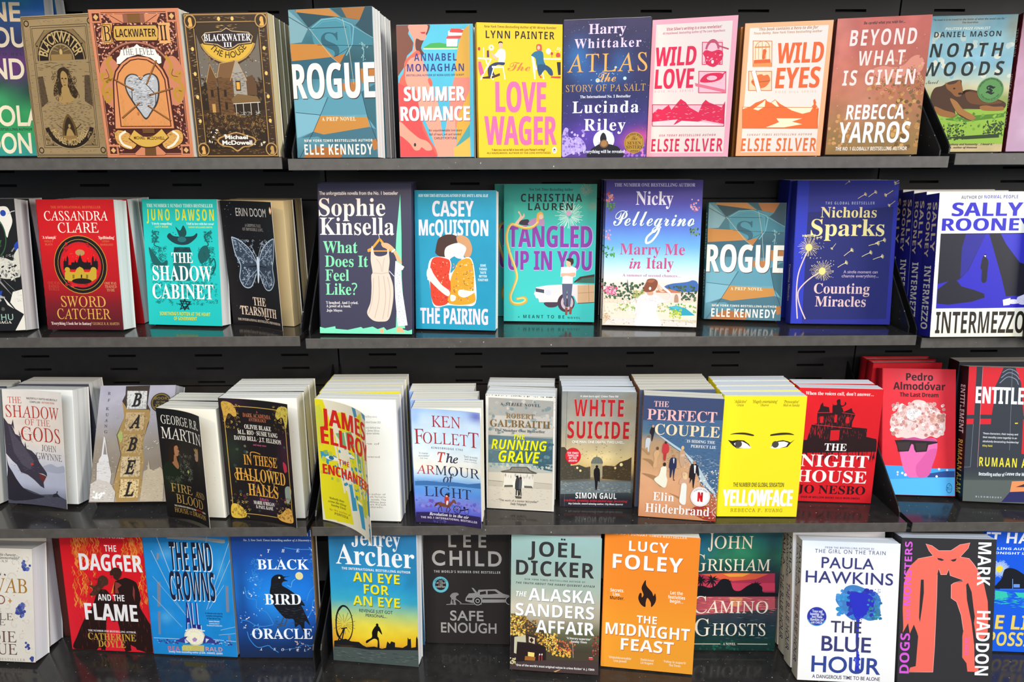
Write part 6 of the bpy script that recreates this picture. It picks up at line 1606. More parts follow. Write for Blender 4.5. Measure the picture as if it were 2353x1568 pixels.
ART["dagger"] = """bg d81420@0 dc1824@.5 dc2030@1 n.03
X flame e88838,d85a20 1 60 22.93 21.6,217.9 56.5,163.2
X flame e88838,d85a20 2 60 22.61 130.7,222.1 165.9,167.8
X flame e88838,d85a20 3 40 20.09 16.6,161.6 43.3,86.5
X flame e88838,d85a20 4 36 19.80 139.2,157.3 160.2,91.9
X flame e88838,d85a20 5 24 16.74 56.6,219.3 75.3,182.8
X flame e88838,d85a20 6 24 16.61 112.6,221.4 133,185.1
X flame e88838,d85a20 7 20 16.95 35.4,152.9 61.2,109.7
T f4e0d8 sb 71.4,219.6 121.8,219.6 6.22 |FANTOME
T f4ece8 b 82.6,194.4 104.7,194.4 12.23 |THE
T f0e8e4 b 33.5,157.2 149.3,157.2 31.70 e.016|DAGGER
Q 281512 68.6,121.2 62.3,119.3 56.3,106.3 47.9,86.7 29.5,60 13.4,28.3 2.7,3.1 25.7,-0.6 46,-1.2 60.3,1.2 67.9,-0 69,39.2 75.6,71.9 86.3,56.3 94.1,72.8 85.5,107.6 77.7,120
Q 281512 101.1,140 92.8,133.3 92,111.1 88.1,88.6 90.7,69.4 94.7,48.6 95.3,24.3 99.1,1.6 105.2,0.3 124.2,4.6 153.2,1.2 157.2,43.7 148.6,65.8 137.3,90.9 140.4,106.9 136.8,132.1 131.5,139.7 116.9,145.4 110.6,143.6
P dc2030 70.8,55.5 92.8,59.9 94.7,48.6 96.8,24.4 101.3,0.4 63.1,-0.9 71.2,31.2
P dc2030 46,-1.2 51.4,5.7 56,5.1 55.3,-1
P dc2030 112.8,13.8 121.6,9.3 125.4,1 113,0.7
Q 4a2c20 64.7,141.6 73.1,148.2 80.4,145.4 83.5,139.2 81.9,131.3 75.5,127.8 68.6,121.2 58.2,109.5 45.8,109 53.2,120.5 46.4,128.1 60.3,128.7
X curl 6a4430,281512 8 40 6.16 47.8,140.8 73.6,110.2
Q 3a2018 89.2,156.8 97.6,164.2 108,162.3 110.2,154.5 108,148.2 101.1,140 95.3,142.9 93,149.1 88.4,148.9
X curl 5a3024,281512 9 26 3.97 89.7,161.5 109.1,143.5
X vdash 7a3028 10 26 14.08 19.7,69.2 61.8,1.3
X vdash 7a3028 11 26 13.93 97.2,73 148.8,4.2
P 8a3830 96.2,136.6 102.2,135.3 107.8,130.8 99.5,124.1 101.5,114.7 93.9,114.3
P 8a3830 129.1,131.8 131.2,122.4 129,100.1 126.5,112.7
P e88838 89.3,122.1 95.8,139.8 91.8,123.8 89.3,114.1 86.2,114
T f4ece8 b 60.4,99.5 110.1,99.5 12.26 |AND THE
T f0e8e4 b 33.4,60.6 131.3,60.6 32.64 e.016|FLAME
T f4e8e4 sb 35,37.4 125,37.4 3.62 |THE NUMBER ONE BESTSELLING AUTHOR
T c89a40 sb 33.6,21.5 124,21.5 13.21 |CATHERINE
T c89a40 sb 51.2,7.5 103.2,7.5 12.60 |DOYLE"""
ART["crowns"] = """bg 1c78b8@0 2088cc@.3 1c88d0@.7 1c84c8@1 n.06
bs 58b0e0 30.4,73.5 12.1,12.9 .7
bs 58b0e0 136.8,170.3 8.9,24.9 .5
bs 70bce8 41.5,196.3 17.8,12.4 .4
P 8f9090 44.4,227.8 70.9,227.9 109,227.6 148.3,225.1 148.1,219 143.4,218.1 108.6,222.3 70.4,222.6 44.7,223.7
X dash 5f6a78 1 30 4.41 47.3,227.2 146.5,221.3
P 7f8898 23.7,195.7 28.4,195.9 25.5,183.4 22.2,183.3
P 7a8294 19.3,141.1 25.8,141.4 21.7,93.8 15.6,93.6
P 7a8294 15.5,84 20.5,84.2 16.6,39.2 12.8,39
P 7a8294 143.2,137.9 148.4,138.1 146.2,87.8 141,87.5
P 7a8294 140.6,42.9 145.1,43.1 144.4,33.4 140.7,33.3
L b8c8d8 1.06 25.9,227.2 53.3,128.3
L a8bccc 1.07 13.8,200.8 47.5,113.9
L 98b8d0 0.93 8.5,113.9 57.4,55.4
L 88b0d0 0.92 12.1,151.8 66.9,78.2
L a8bccc 0.90 156,221.6 105.4,90.9
L a8bccc 0.90 155,187.9 122.6,119.9
L 98b8d0 0.90 116.5,230.2 104,166
L 88b8dc 0.91 88.1,205.6 86.7,171.6
L c0d8e8 0.95 3,31.8 59.9,31.3
L c0d8e8 0.94 97.9,33.8 154.7,30.6
L a8c8e0 0.78 155.3,59.5 127.8,52
L a8c8e0 0.78 155.9,46.8 124.1,42.2
L 88b8dc 0.93 110,92.6 140.4,139.4
L 78b0dc 0.93 49.8,106.1 64.3,82.8
T e4eef4 b 47.7,163.5 124.2,163.5 53.45 |THE END
T 181c30 b 46.7,165.3 122.6,165.3 53.12 |THE END
T e4eef4 b 42.3,106.3 124.8,106.3 54.70 |CROWNS
T 1c1f38 b 41.3,108.1 123.8,108.1 54.35 |CROWNS
T d8e4f0 b 65.8,50.4 93.5,50.4 52.54 |ALL
T 2a2a78 b 64.7,51.9 92.1,51.9 52.04 |ALL
P e4eef4 63,50 99.2,50.4 98.3,48.3 62.8,47.9
T 14284a b 102.1,82.6 134,82.6 3.20 |A vibrant and utterly
T 14284a b 103.5,77.7 132.8,77.7 3.20 |complex reimagining
T 14284a b 104.6,72.5 129.7,72.5 3.21 |of the fall of Troy
T e8f0f4 b 108,67.3 126.9,67.3 2.89 |Laura Steven
T e8f0f4 b 108.3,63.3 126.3,63.3 1.93 |bestselling author of
T e8f0f4 b 103.2,59.2 131.4,59.2 2.41 |The Society for Soulless Girls
E f4ecd4 79.3,37 18.95,16.88
A c8b48c 79.3,37 17.89,15.91 .95 0,360
X ray d0b890 2 26 13.64 79.3,37 79.4,36.9
E f8f0cc 79.2,36.2 10.01,9.74
P b08ac0 73.9,32 79.2,36.2 83.9,32.4 80.7,27.4 76.2,27.2
P 3a3a88 46.1,29.1 60.3,36.2 66.5,37.3 61.4,31.4 71.3,22.9 59.3,24 47.3,25.9
P 3a3a88 92.5,23.9 98.4,41.1 108.6,36.7 114.3,32.1 126.1,29.4 121.2,24.3 104.8,26
P c8d8ec 59.9,31.3 66.9,25.2 60.7,23.3
P c8d8ec 99.4,34.7 105.4,33.3 98.7,25.8
X blob 2f5a9c,3a3a88,8ab0dc 3 30 4.58 9.6,29.2 47,22.7
X blob 2f5a9c,3a3a88,8ab0dc 4 30 4.53 108.2,31.8 146.7,23
P c8bc60 55.9,19.8 95.3,20.8 94.3,8.6 54.9,8.4
T c0788c b 27.5,8 50,8 8.53 |BEA
T c8c878 b 53.7,8.6 73.2,8.6 8.52 |FIT
T c8b478 b 74.7,9.1 94.4,9.1 8.51 |ZGE
T d89890 b 97.4,9.6 128.5,9.6 8.49 |RALD
T e4f0f4 bi 28.6,4.1 128.2,4.1 3.61 |Sunday Times bestselling author of GIRL, GODDESS, QUEEN"""
ART["oracle"] = """bg 1c3f86@0 1a4a9c@.2 1a70cc@.38 1c78d8@.5 1a58b0@.65 1a4488@.8 18305c@.92 1c2a4a@1 n.04
bs 2a98ec 71.5,107.3 40.2,43.7 .7
bs 1a3468 12.5,123.8 13.9,83.8 .6
bs 183060 151.2,124.3 12.3,83.6 .6
T e8ecf2 sb 21.1,232.6 159.9,232.6 11.34 t1.3|DEBORAH HARKNESS
T dce4f0 sbi 21.5,223.3 159.4,223.3 3.90 |No. 1 New York Times bestselling author of A Discovery of Witches
T f0f2f6 sbi 62.4,201.9 67.3,201.9 6.22 |T
T f0f2f6 sbi 87.1,202.6 92.9,202.6 5.88 |H
T f0f2f6 sbi 112.7,203 118.5,203 6.21 |E
S 3a88d0 1.42 91.9,211.4 113,208.2 131.2,208.3 143.3,206.7 150.4,196.9 155.8,183.8 148.9,169 152.6,152.5 139.6,137.6 131.3,127.5 125.8,110.8
S 3a88d0 1.44 158.2,141 148.1,124.3 153.7,114.3 138.2,112.5 134.1,94.1 123.7,73.7
S 3a88d0 1.44 18.1,137.1 21.3,117.1 36.4,112.1 36.9,97 53.3,88.7 64.3,66.7
S 3a88d0 1.46 7.2,73.3 19.6,71.6 33,63.2 48.4,61.5 64.2,65
S 3a88d0 1.47 16.5,51.2 20.1,35.8 33.1,20.4 52.1,23.9 58.1,18.8 70,10.2
S 3a70b0 1.31 146.5,36.4 130.3,24.3 114.8,26 100.3,19 79.7,15.5
X curl 3a88d0 1 36 9.20 32.6,190 50.6,140.6
X curl 3a88d0 2 30 9.16 135.5,203.4 157,147.6
X leaf 4a98dc,c8d8ec 3 22 5.54 13.6,160.3 46,117.2
X leaf 4a98dc,e8d8d8 4 20 5.60 6.9,90.2 37.8,42.7
X leaf 4a98dc,e8e0e4 5 20 5.48 136.1,213.2 158.9,183.8
X leaf 4a98dc,e0c8c0 6 22 5.55 136.5,137.6 155.2,84
X leaf 4a80b0,d8b8a8 7 20 5.62 96.5,34.4 140.8,15.8
X star f0ece8 8 22 3.39 18,199.8 149.4,31.3
X star f4c8b0 9 8 4.92 33.2,198.2 147.9,62
E e8d89c 115.4,158.5 6.74,7.28
X ray b8903c 10 8 5.51 115.4,158.5 115.6,158.4
S 7ac4f4 0.80 93.7,140.7 99.6,137.4 102.5,147.4 108.2,152.4
Q 16181e 64.5,140.6 66.9,153.9 75,160.5 84.2,160.6 88.6,157.3 99.3,158.1 90,155.6 89,152.3 94.9,149 86.4,147.3 84.4,140.7 96.2,132.4 108,122.5 116.6,112.5 122.2,101.6 116,102.4 118.7,95.7 124.1,80.5 129.3,63.6 120.5,72 117.7,49.9 110.8,65.2 102.7,60.1 100.5,75.3 86.7,77 75.1,90.4 66.7,103.9 61.8,124
X dash 3a3c48 11 60 10.83 67.8,120.6 123.1,63.6
X dash 30323c 12 40 6.15 66.4,147.3 101.7,120.8
E f0e8d0 80.4,155.1 1.84,1.99
L 4a4a54 1.95 83.8,80.3 76.5,63.4 70.1,59.9
L 4a4a54 1.95 89.8,77 84.3,63.4 74.8,61.7
T f4f6fa sb 43.4,170.8 133.2,170.8 18.48 |BLACK
T f4f6fa sb 52,103.9 115.8,103.9 19.86 |BIRD
T f4f6fa sb 25,37.4 132.5,37.4 19.57 |ORACLE
T e8ecf2 sbi 36.5,14.2 40.8,14.2 4.84 |A
T e8ecf2 sbi 61.2,14.3 65.6,14.3 5.19 |N
T e8ecf2 sbi 75.3,13.7 80,13.7 5.18 |O
T e8ecf2 sbi 89.3,13.5 93.7,13.5 4.84 |V
T e8ecf2 sbi 102.4,12.8 106.8,12.8 4.84 |E
T e8ecf2 sbi 115.6,12.9 119,12.9 4.84 |L"""
ART["archer"] = """bg 2a6a98@0 2f88b8@.2 2a98c8@.4 3aa8c0@.52 a8c880@.62 e8d040@.72 f0c020@.8 e8a020@.86 4a5048@.9 3a4a48@1 n.06
bs 20587c 21.7,217.8 27.8,36 .5
bs d08830 5.5,47.5 21.5,30.3 .6
bs f4e040 72,65.4 46.9,30 .6
bs 1f6890 148.2,169 20.5,48 .5
T f0ece8 sb 41.3,223.3 126.9,223.3 28.06 |Jeffrey
T f4f0ec sb 12.3,186.4 150.8,186.4 36.08 |Archer
T f0f0f0 b 21.9,176.3 143.4,176.3 4.34 t1.05|THE INTERNATIONAL BESTSELLING AUTHOR
T 5a6a10 b 42.4,153.8 125.1,153.8 17.97 |AN EYE
T f0e02c b 41.5,155.2 124.3,155.2 17.48 |AN EYE
T 5a6a10 b 61.1,131.9 105.4,131.9 18.09 |FOR
T f0e02c b 60.2,133.3 104.5,133.3 17.60 |FOR
T 5a6a10 b 40.8,109.3 124.6,109.3 18.22 |AN EYE
T f0e02c b 39.9,110.7 123.7,110.7 17.72 |AN EYE
T 1c3a4a s 50.6,97.8 110.5,97.8 5.93 o.012|REVENGE JUST GOT
T 1c3a4a s 62,89.7 100.1,89.7 5.45 o.012|PERSONAL...
A 1a1a1c 22.6,72.7 16.10,36.31 .9 -90,260
X ray 4a4030 1 16 23.67 22.6,72.7 22.8,72.4
X dot 1a1a1c 2 1 0.24 22.6,72.7 22.8,72.4
S 1a1a1c 2.42 20.1,106.5 10.9,92.9 7.7,71.5 9.2,50.3 14.8,43.2
L 1a1a1c 2.20 22.2,63.9 10.4,40.3
L 1a1a1c 2.20 22.2,63.9 17,39.6
L 1a1a1c 2.20 16.5,62.9 27.5,65.6
P 1a1a1c 2.8,38.4 24.3,44 33.6,39.8 47.7,39.7 54.6,34 61.5,30.8 75.7,33.2 89.6,29.9 96.7,32.5 99.4,45.3 103.9,40.6 106.4,45.8 113.3,43.9 113.1,35.2 127,35.1 135.2,40.8 136.2,55.8 138.5,52.3 141.7,53.8 142.3,36.4 150.2,38.3 151,54.5 152.5,59.6 154.2,53.6 154.6,24.9 2,19.4
P 4a5450 1.8,27 33.2,28.4 66.1,26.1 155.2,32.5 154.8,0.3 0,0.9
X wave 6a7068,2a3634 3 60 11.81 2.1,21.9 153.7,4.8
P 3a2a1c 2,30.8 33.3,32.2 42.7,30.4 19,27.9
Q 14100c 75.6,68.2 80.4,73.6 86.1,71.6 90.4,59.5 89.2,58.1 83.6,63.9 82.1,53.8 84.3,49 85,31.5 81.4,30 81.9,45 76.1,48.3 69,44 61.8,38.3 61.5,43.3 71.5,50.4 72.3,60.5
E 14100c 82.1,75 2.34,3.23"""
ART["safe"] = """bg 2c2726@0 2e2826@1 n.04
T a8a29c s 44.4,190.4 112.4,190.4 23.87 o.02 t1.7|LEE
T b0aaa4 s 14.3,154.6 139.8,154.6 27.63 o.02 t1.3|CHILD
T c0bab4 b 17.3,140 137.5,140 4.54 t1.2|THE WORLD'S NUMBER ONE BESTSELLER
E 3f98a8 29,116.5 14.60,15.77
A 6ab8c4 29,116.5 14.12,15.26 .72 0,360
E 241f20 29,116.5 9.89,10.68
C 20383c b 29,116.5 10.83 150,30 2.54 |WITH A BONUS
C 20383c b 29,116.5 10.83 210,330 2.54 |SHORT STORY
T c0bab4 b 25.9,122.6 32.4,122.6 2.03 |FROM
T c0bab4 b 20.6,118.3 37.5,118.3 3.05 |LEE CHILD
T c0bab4 b 25.2,114.5 32.8,114.5 2.55 |& TESS
T c0bab4 b 20.4,110.7 37.4,110.7 3.06 |GERRITSEN
Q 8a8480 45.8,94.4 50.6,100.2 58.9,101.1 61.7,97.3 57.6,94.7 56.4,90.8 58.7,87 55.1,85.7 56.7,78 52.6,77.9 51.6,86.9 49.2,86.8 50.3,79.2 46.3,79.1 48.1,89.4
L c0bab4 0.98 58.7,87 66.1,80.8
L a8a29c 0.99 38.7,77.4 53.8,78.7
L a8a29c 0.99 63.3,79.4 103.4,79.3
P 9a9490 73.3,86.8 74.8,92.5 80.1,100.3 95.3,101.9 97.7,107.8 129.4,109.5 142.2,101.1 153.2,98 153.2,84 104.6,82.4 101.1,88 91.7,87.8 86.9,81.3 74,84.8
P 2e2826 100.1,103.3 110.6,106 111.8,99.7 100,98.2
P 2e2826 114.2,106.1 127,106.4 134,100.9 114.1,99
P 2e2826 76.4,91.3 87,91.5 85.8,87.1 76.4,87.4
P 2e2826 104.7,91.9 148.1,92.8 148.1,90 104.6,89.1
P 9a9490 84.9,111.6 88.4,111.1 95.4,102.6 91.8,101
E 2e2826 95.9,85.8 8.48,9.22
A c0bab4 95.9,85.8 8.01,8.71 .86 0,360
A c0bab4 95.9,85.8 3.77,4.10 .7 0,360
E 2e2826 153.9,87.6 7.97,8.69
A c0bab4 153.9,87.6 7.50,8.18 .86 0,360
T a8a29c s 45.3,46.2 106.4,46.2 19.18 o.015 t1.05|SAFE
T a8a29c s 28.2,21.9 129.9,21.9 19.31 o.015 t1.05|ENOUGH"""
ART["alaska"] = """bg 9abab4@0 9ab4ac@.2 a8b4a4@.4 b8b09c@.5 a89c84@.6 6a6a4c@.7 4a4434@.8 3a3028@.92 3a3030@1 n.03
bs e0d4b8 3.6,110.7 19.3,20.2 .7
bs 5a5a3a 122.2,71 31.6,16.8 .5
bs e8dcc4 51.5,120.4 38.2,30.1 .4
T 33302f b 29,207.7 118.4,207.7 25.96 t1.05|JOEL
T 33302f b 8.9,173.1 141.2,173.1 26.47 t1.05|DICKER
P 33302f 84.2,240.9 87.6,240.9 87.6,237.8 84.2,237.8
P 33302f 88.5,240.8 91.8,240.8 91.9,237.7 88.6,237.7
T 33403c b 23.8,164.4 126.4,164.4 2.98 t1.3|NEW YORK TIMES BESTSELLING AUTHOR OF
T 33403c bi 8.9,157 142.9,157 3.65 t1.1|THE TRUTH ABOUT THE HARRY QUEBERT AFFAIR
P 4a4030 -2.7,101.9 13.4,102.9 26.3,95.3 42.4,84.5 61.8,73.9 81.1,63.3 94.1,47.2 107,37.9 154.5,41.1 155.5,-1.2 -0.1,1.5
X blob e8c050,c8943c,8a6a2c,f0d070 1 170 4.83 -1.1,100.3 26.7,63.2
X blob 8a5a2c,4a4020,c88a3c 2 50 4.17 24.7,93.5 45.9,66.1
X blob e8b84c,f0cc60,b87a2c 3 160 4.48 45.8,71.2 81.6,36.2
X blob f0c850,e8a83c 4 60 4.47 73.4,45.9 104,29.3
X blob b85a3c,8a3c2c,d87a4a 5 70 4.14 79.5,59.8 111.8,36.6
X blob 8a3c30,b85a44,6a2a24 6 50 4.10 141.2,70.6 154.7,34.4
T b0b4a8 b 9.5,134.5 28.6,134.5 9.37 k.25|THE
T f4f2ec bi 9.2,134.8 28,134.8 9.04 |THE
T 8a8c80 b 31.3,127.4 144.2,127.4 22.34 |ALASKA
T fbfaf6 b 30.6,128.4 143.2,128.4 22.01 |ALASKA
T 8a8c80 b 9.5,99.3 143.6,99.3 22.48 |SANDERS
T fbfaf6 b 8.9,100.2 142.8,100.2 22.15 |SANDERS
T 8a8474 b 44.5,70.1 144.3,70.1 22.92 |AFFAIR
T fbfaf6 b 43.9,71.1 143.7,71.1 22.58 |AFFAIR
P 2a2020 -0.7,61.4 7.4,61.9 26.7,59.8 62.2,45.1 62.7,16.2 -0.2,11.8
P c8c0a0 7.4,60.2 26.7,64.9 30.1,51.5 12.3,52 11,29.7 6.9,31.2
P 3a2c24 26.6,67.4 45.9,63.6 45.8,48.3 27.6,51.3
P d8c4a8 32.3,62.7 42.8,60.8 42.6,49.8 32.4,52.5
P 3a2420 37.1,61.3 40.9,56.4 37.3,51.1 33.5,56.8
P 2a1c1c 12.4,48.6 59,46.6 59.4,19.4 12.7,16.2
P f8d878 31.1,34.5 42.4,33.6 42,25.9 31.2,26.8
P a8682c 26.3,26.5 44.1,26 43.4,19.1 25.6,18.8
P c83838 49.6,30.7 51.2,30.8 51.4,18.8 49.8,18.7
P c83838 54.4,31 56,31.1 55.9,19.1 54.6,19
E f4e8e0 51.5,31.1 1.13,1.53
E f4e8e0 55.4,31.4 1.12,1.53
L c8b890 0.66 107.5,54.9 109.1,28.7
P 4a3a38 -0.2,13.6 62.6,21.3 154.9,24.3 155.5,-1.2 -0.1,1.2
P c89a6a 75.8,1.7 85.3,5.8 88.5,6 79,0.2
X blob d8c890 7 20 3.89 0.5,22.2 9.6,10.8
E c84848 139.3,29.1 4.12,2.37
L f0e0d8 0.66 135.7,31.4 142.1,31.8
T f4f0ec b 96.7,62.3 139,62.3 3.71 |"A literary superstar"
T f4f0ec bi 104.1,56.6 132,56.6 3.71 |Sunday Times
T f4f0ec b 9.9,7.5 145.5,7.5 3.76 |"One of the world's most original voices in crime fiction" A. J. FINN"""
ART["feast"] = """bg f08628@0 f28a2a@.4 f49a2c@.65 f2a030@1
T f8d8b8 b 9.2,248.5 135.1,248.5 5.10 t1.1|THE NO.1 SUNDAY TIMES BESTSELLER
T c8682c b 41.7,219.7 107.1,219.7 18.70 t1.05|LUCY
T fcf6ee b 40.8,220.6 106.2,220.6 18.23 t1.05|LUCY
T c8682c b 15.6,186 131.6,186 26.45 t1.05|FOLEY
T fcf6ee b 14.7,187.3 130.7,187.3 25.97 t1.05|FOLEY
Q 2c1a16 70.9,169.1 72.6,159.3 82.1,148.1 85,141.2 87.6,146.2 89.6,135.6 87.4,127 82.2,120.5 80.8,128.8 75,136.7 72.6,128.1 72.1,119.6 64.7,123.8 59.9,134.2 61.7,144 65,144.2 65.7,137.1 68.3,142.1 64.6,153.8 67.4,163.6
T fcf0e0 b 12.2,143.5 35.3,143.5 6.01 |Secrets.
T fcf0e0 b 16.8,136.2 29.5,136.2 6.03 |Lies.
T 3a1c14 b 12.2,129.1 36.3,129.1 6.04 |Murder.
T fcf0e0 b 112.8,147 133.3,147 5.94 |Let the
T fcf0e0 b 109.3,138.9 137.5,138.9 5.96 |festivities
T fcf0e0 b 112.7,131.7 134.9,131.7 5.97 |begin...
T c8682c b 59.8,88 93.8,88 14.59 |THE
T fcf6ee b 58.9,88.9 92.9,88.9 14.10 |THE
T c8682c b 7.3,61.7 149.7,61.7 22.54 |MIDNIGHT
T fcf6ee b 6.4,63.1 148.7,63.1 22.04 |MIDNIGHT
T c8682c b 34.5,33.9 124.2,33.9 22.72 |FEAST
T fcf6ee b 33.6,35.3 123.3,35.3 22.22 |FEAST
T f8e4c8 b 13.2,17.2 52.8,17.2 4.24 |'Unputdownable'
T f8e4c8 b 22.4,11 44.2,11 4.25 |Lisa Jewell
T f8e4c8 b 67.5,17.8 91.7,17.8 4.22 |'Delicious'
T f8e4c8 b 68.6,11.8 90.2,11.8 4.23 |Liz Nugent
T f8e4c8 b 107.1,18.4 145.5,18.4 4.20 |'Foley is superb'
T f8e4c8 b 116.6,12 136.3,12 4.21 |The Times"""
ART["camino"] = """bg 203a40@0 1f5a60@.12 2a6a50@.25 1c4a44@.34 1c2a30@.4 1c2224@.55 5a3a3c@.6 3a3c44@.7 20343c@.8 1a3a34@.92 16302a@1 n.15
bs 1f6a94 12.9,201.1 22.6,34.2 .6
bs 2f8a5a 85.5,196.6 31.6,29.3 .5
bs 2a2a3a 137.1,167.4 13.6,98.6 .5
P a83048 -0.2,149.4 144.9,151.5 146,127.9 147.7,107.9 1.7,107
P d85a38 15.3,149.5 74.4,152.3 133.6,150.2 111.5,140.1 66.2,136.1 38.5,142.2
P e89a3a 54,149.7 101.7,151.2 88.5,144.9 65.7,144.3
P c83a54 0.6,132 146.1,132.9 147.1,117.9 1.2,117
Q 14141a 0.1,107 0.6,122 16.4,127.1 30.2,123.4 41.5,127.3 52.3,139.8 66.1,137.4 73.9,120 85.4,117.6 98.6,127.6 112,132.7 123.8,125.3 126.7,115.3 147.3,114.2 147.8,106.7
X palm 14141a 1 11 16.44 15.8,138.3 16.1,138.1
X palm 14141a 2 11 16.43 35.2,138.4 35.5,138.2
X palm 14141a 3 11 15.06 59.5,132.3 59.7,132.1
X palm 14141a 4 11 15.05 112.3,127.7 112.5,127.4
L 14141a 1.91 15.8,138.3 14.5,117.1
L 14141a 1.91 35.2,138.4 38.6,117.3
P b8505a 1.7,105.7 147.8,106.7 149.4,82.8 3.3,69.2
P d88a5a 67.8,104.9 90.7,105.1 89.4,87.5 71,87.3
X wave e8a088,8a3a50,c86a60 5 130 13.77 2.5,104.5 148.7,75.3
X wave 2a3a4a,5a6a70,1a2630 6 130 13.85 3.8,74.2 152.2,21.8
X blob 1c4a3c,20584a,143a30 7 50 6.96 6.1,20.7 153.5,1.2
T f0dcc0 r 25.1,193.6 34.8,193.6 34.27 |J
T f0dcc0 r 36.2,198.2 103.5,198.2 23.46 |OHN
T f0dcc0 r -0.4,154.6 23.1,154.6 32.19 |G
T f0dcc0 r 25.5,155.8 136,155.8 22.27 |RISHAM
T f4e4cc r 3.1,73.6 28.5,73.6 32.95 |C
T f4e4cc r 26.9,74.5 137,74.5 23.30 |AMINO
T f4e4cc r 8.8,29.4 35.9,29.4 33.37 |G
T f4e4cc r 40.5,30.3 135.2,30.3 23.60 |HOSTS
L d8d0b8 1.47 5.8,13 56,13.3
L d8d0b8 1.47 86.6,13.6 140.4,13.5
T e8dcc8 sb 60.7,11.2 83.5,11.2 4.64 |A NOVEL"""
ART["hour"] = """bg e8e8f0@0 f2f0f0@.2 f4f0ec@.6 f4eee8@1
bs d0d8ec 54.6,240.2 59.9,12.9 .7
T 4a4a6a b 37.8,229.3 116.9,229.3 3.24 t1.2|FROM THE BESTSELLING AUTHOR OF
T 5a5a74 s 21.4,221.3 135.7,221.3 6.49 t1.25 o.01|THE GIRL ON THE TRAIN
T 3a3c70 s 32.8,195.8 118.1,195.8 18.30 o.012 t1.05|PAULA
T 3a3c70 s 7.8,170.2 149.7,170.2 19.77 o.012 t1.05|HAWKINS
Q 3f7ab8 58,142.4 67.9,154.1 73.8,164.4 85.9,168.5 100.1,165.1 112.5,159.3 122.7,157.8 131.2,145.1 130.5,131.7 131.8,120.6 125.9,111.2 113.6,108.1 101.3,111.8 89.1,107.7 76.7,114.7 68.4,125.3
X blob 2f8ac0,4a8acc,3fa0c8 1 40 10.17 59.8,157.9 97.1,116
X blob 2a4ab0,3038a8,2a2ca0 2 70 12.24 78,159.2 119.6,115.3
Q 2a30b8 80.1,150.5 92.2,155.7 112.6,152.7 121.1,140 109.2,121.3 97.2,109.3 88.9,115.5 84.5,133
X blob 3a7a8a,2a6a98,3aa0c4 3 30 6.96 110.7,148.1 132,111.6
X dot 2a38b0 4 40 1.63 106.3,163.3 131.3,140.6
X dot 3a4ab8 5 30 1.64 84.9,115.2 105.5,105.4
P 3038b0 92.7,111.3 98.3,109.4 97.8,80.1 97.9,57.4 100.6,43.8 100.6,25.5 105.3,20 93.9,19.3 94.3,29.7 95.4,48.1 93.5,70.7
X blob 2a30b8,3a4ac0 6 16 5.38 92.2,52.5 102.2,21
T 3a3854 s 51.9,85.7 101.8,85.7 19.37 o.012|THE
T 3a3c70 s 38,53.2 118.7,53.2 25.03 o.014|BLUE
T 33458c s 22.8,15.8 135.6,15.8 27.15 o.014|HOUR
T 4a4860 s 24.6,4.7 135.6,4.7 6.00 o.012|A DANGEROUS TIME TO BE ALONE
E 3038a0 28.4,111.5 15.81,16.48
A 4aa8c8 28.4,111.5 15.40,16.03 .93 200,340
T f0f0f8 sb 20.3,118.7 37.3,118.7 4.44 |'Tense and
T f0f0f8 sb 17.5,114 40.1,114 4.45 |haunting. The
T f0f0f8 sb 20.4,109.1 37.4,109.1 4.46 |best Paula
T f0f0f8 sb 17.6,104.2 40.3,104.2 4.46 |Hawkins yet'
T f0f0f8 b 19.6,99.5 37.5,99.5 3.35 |LEE CHILD"""
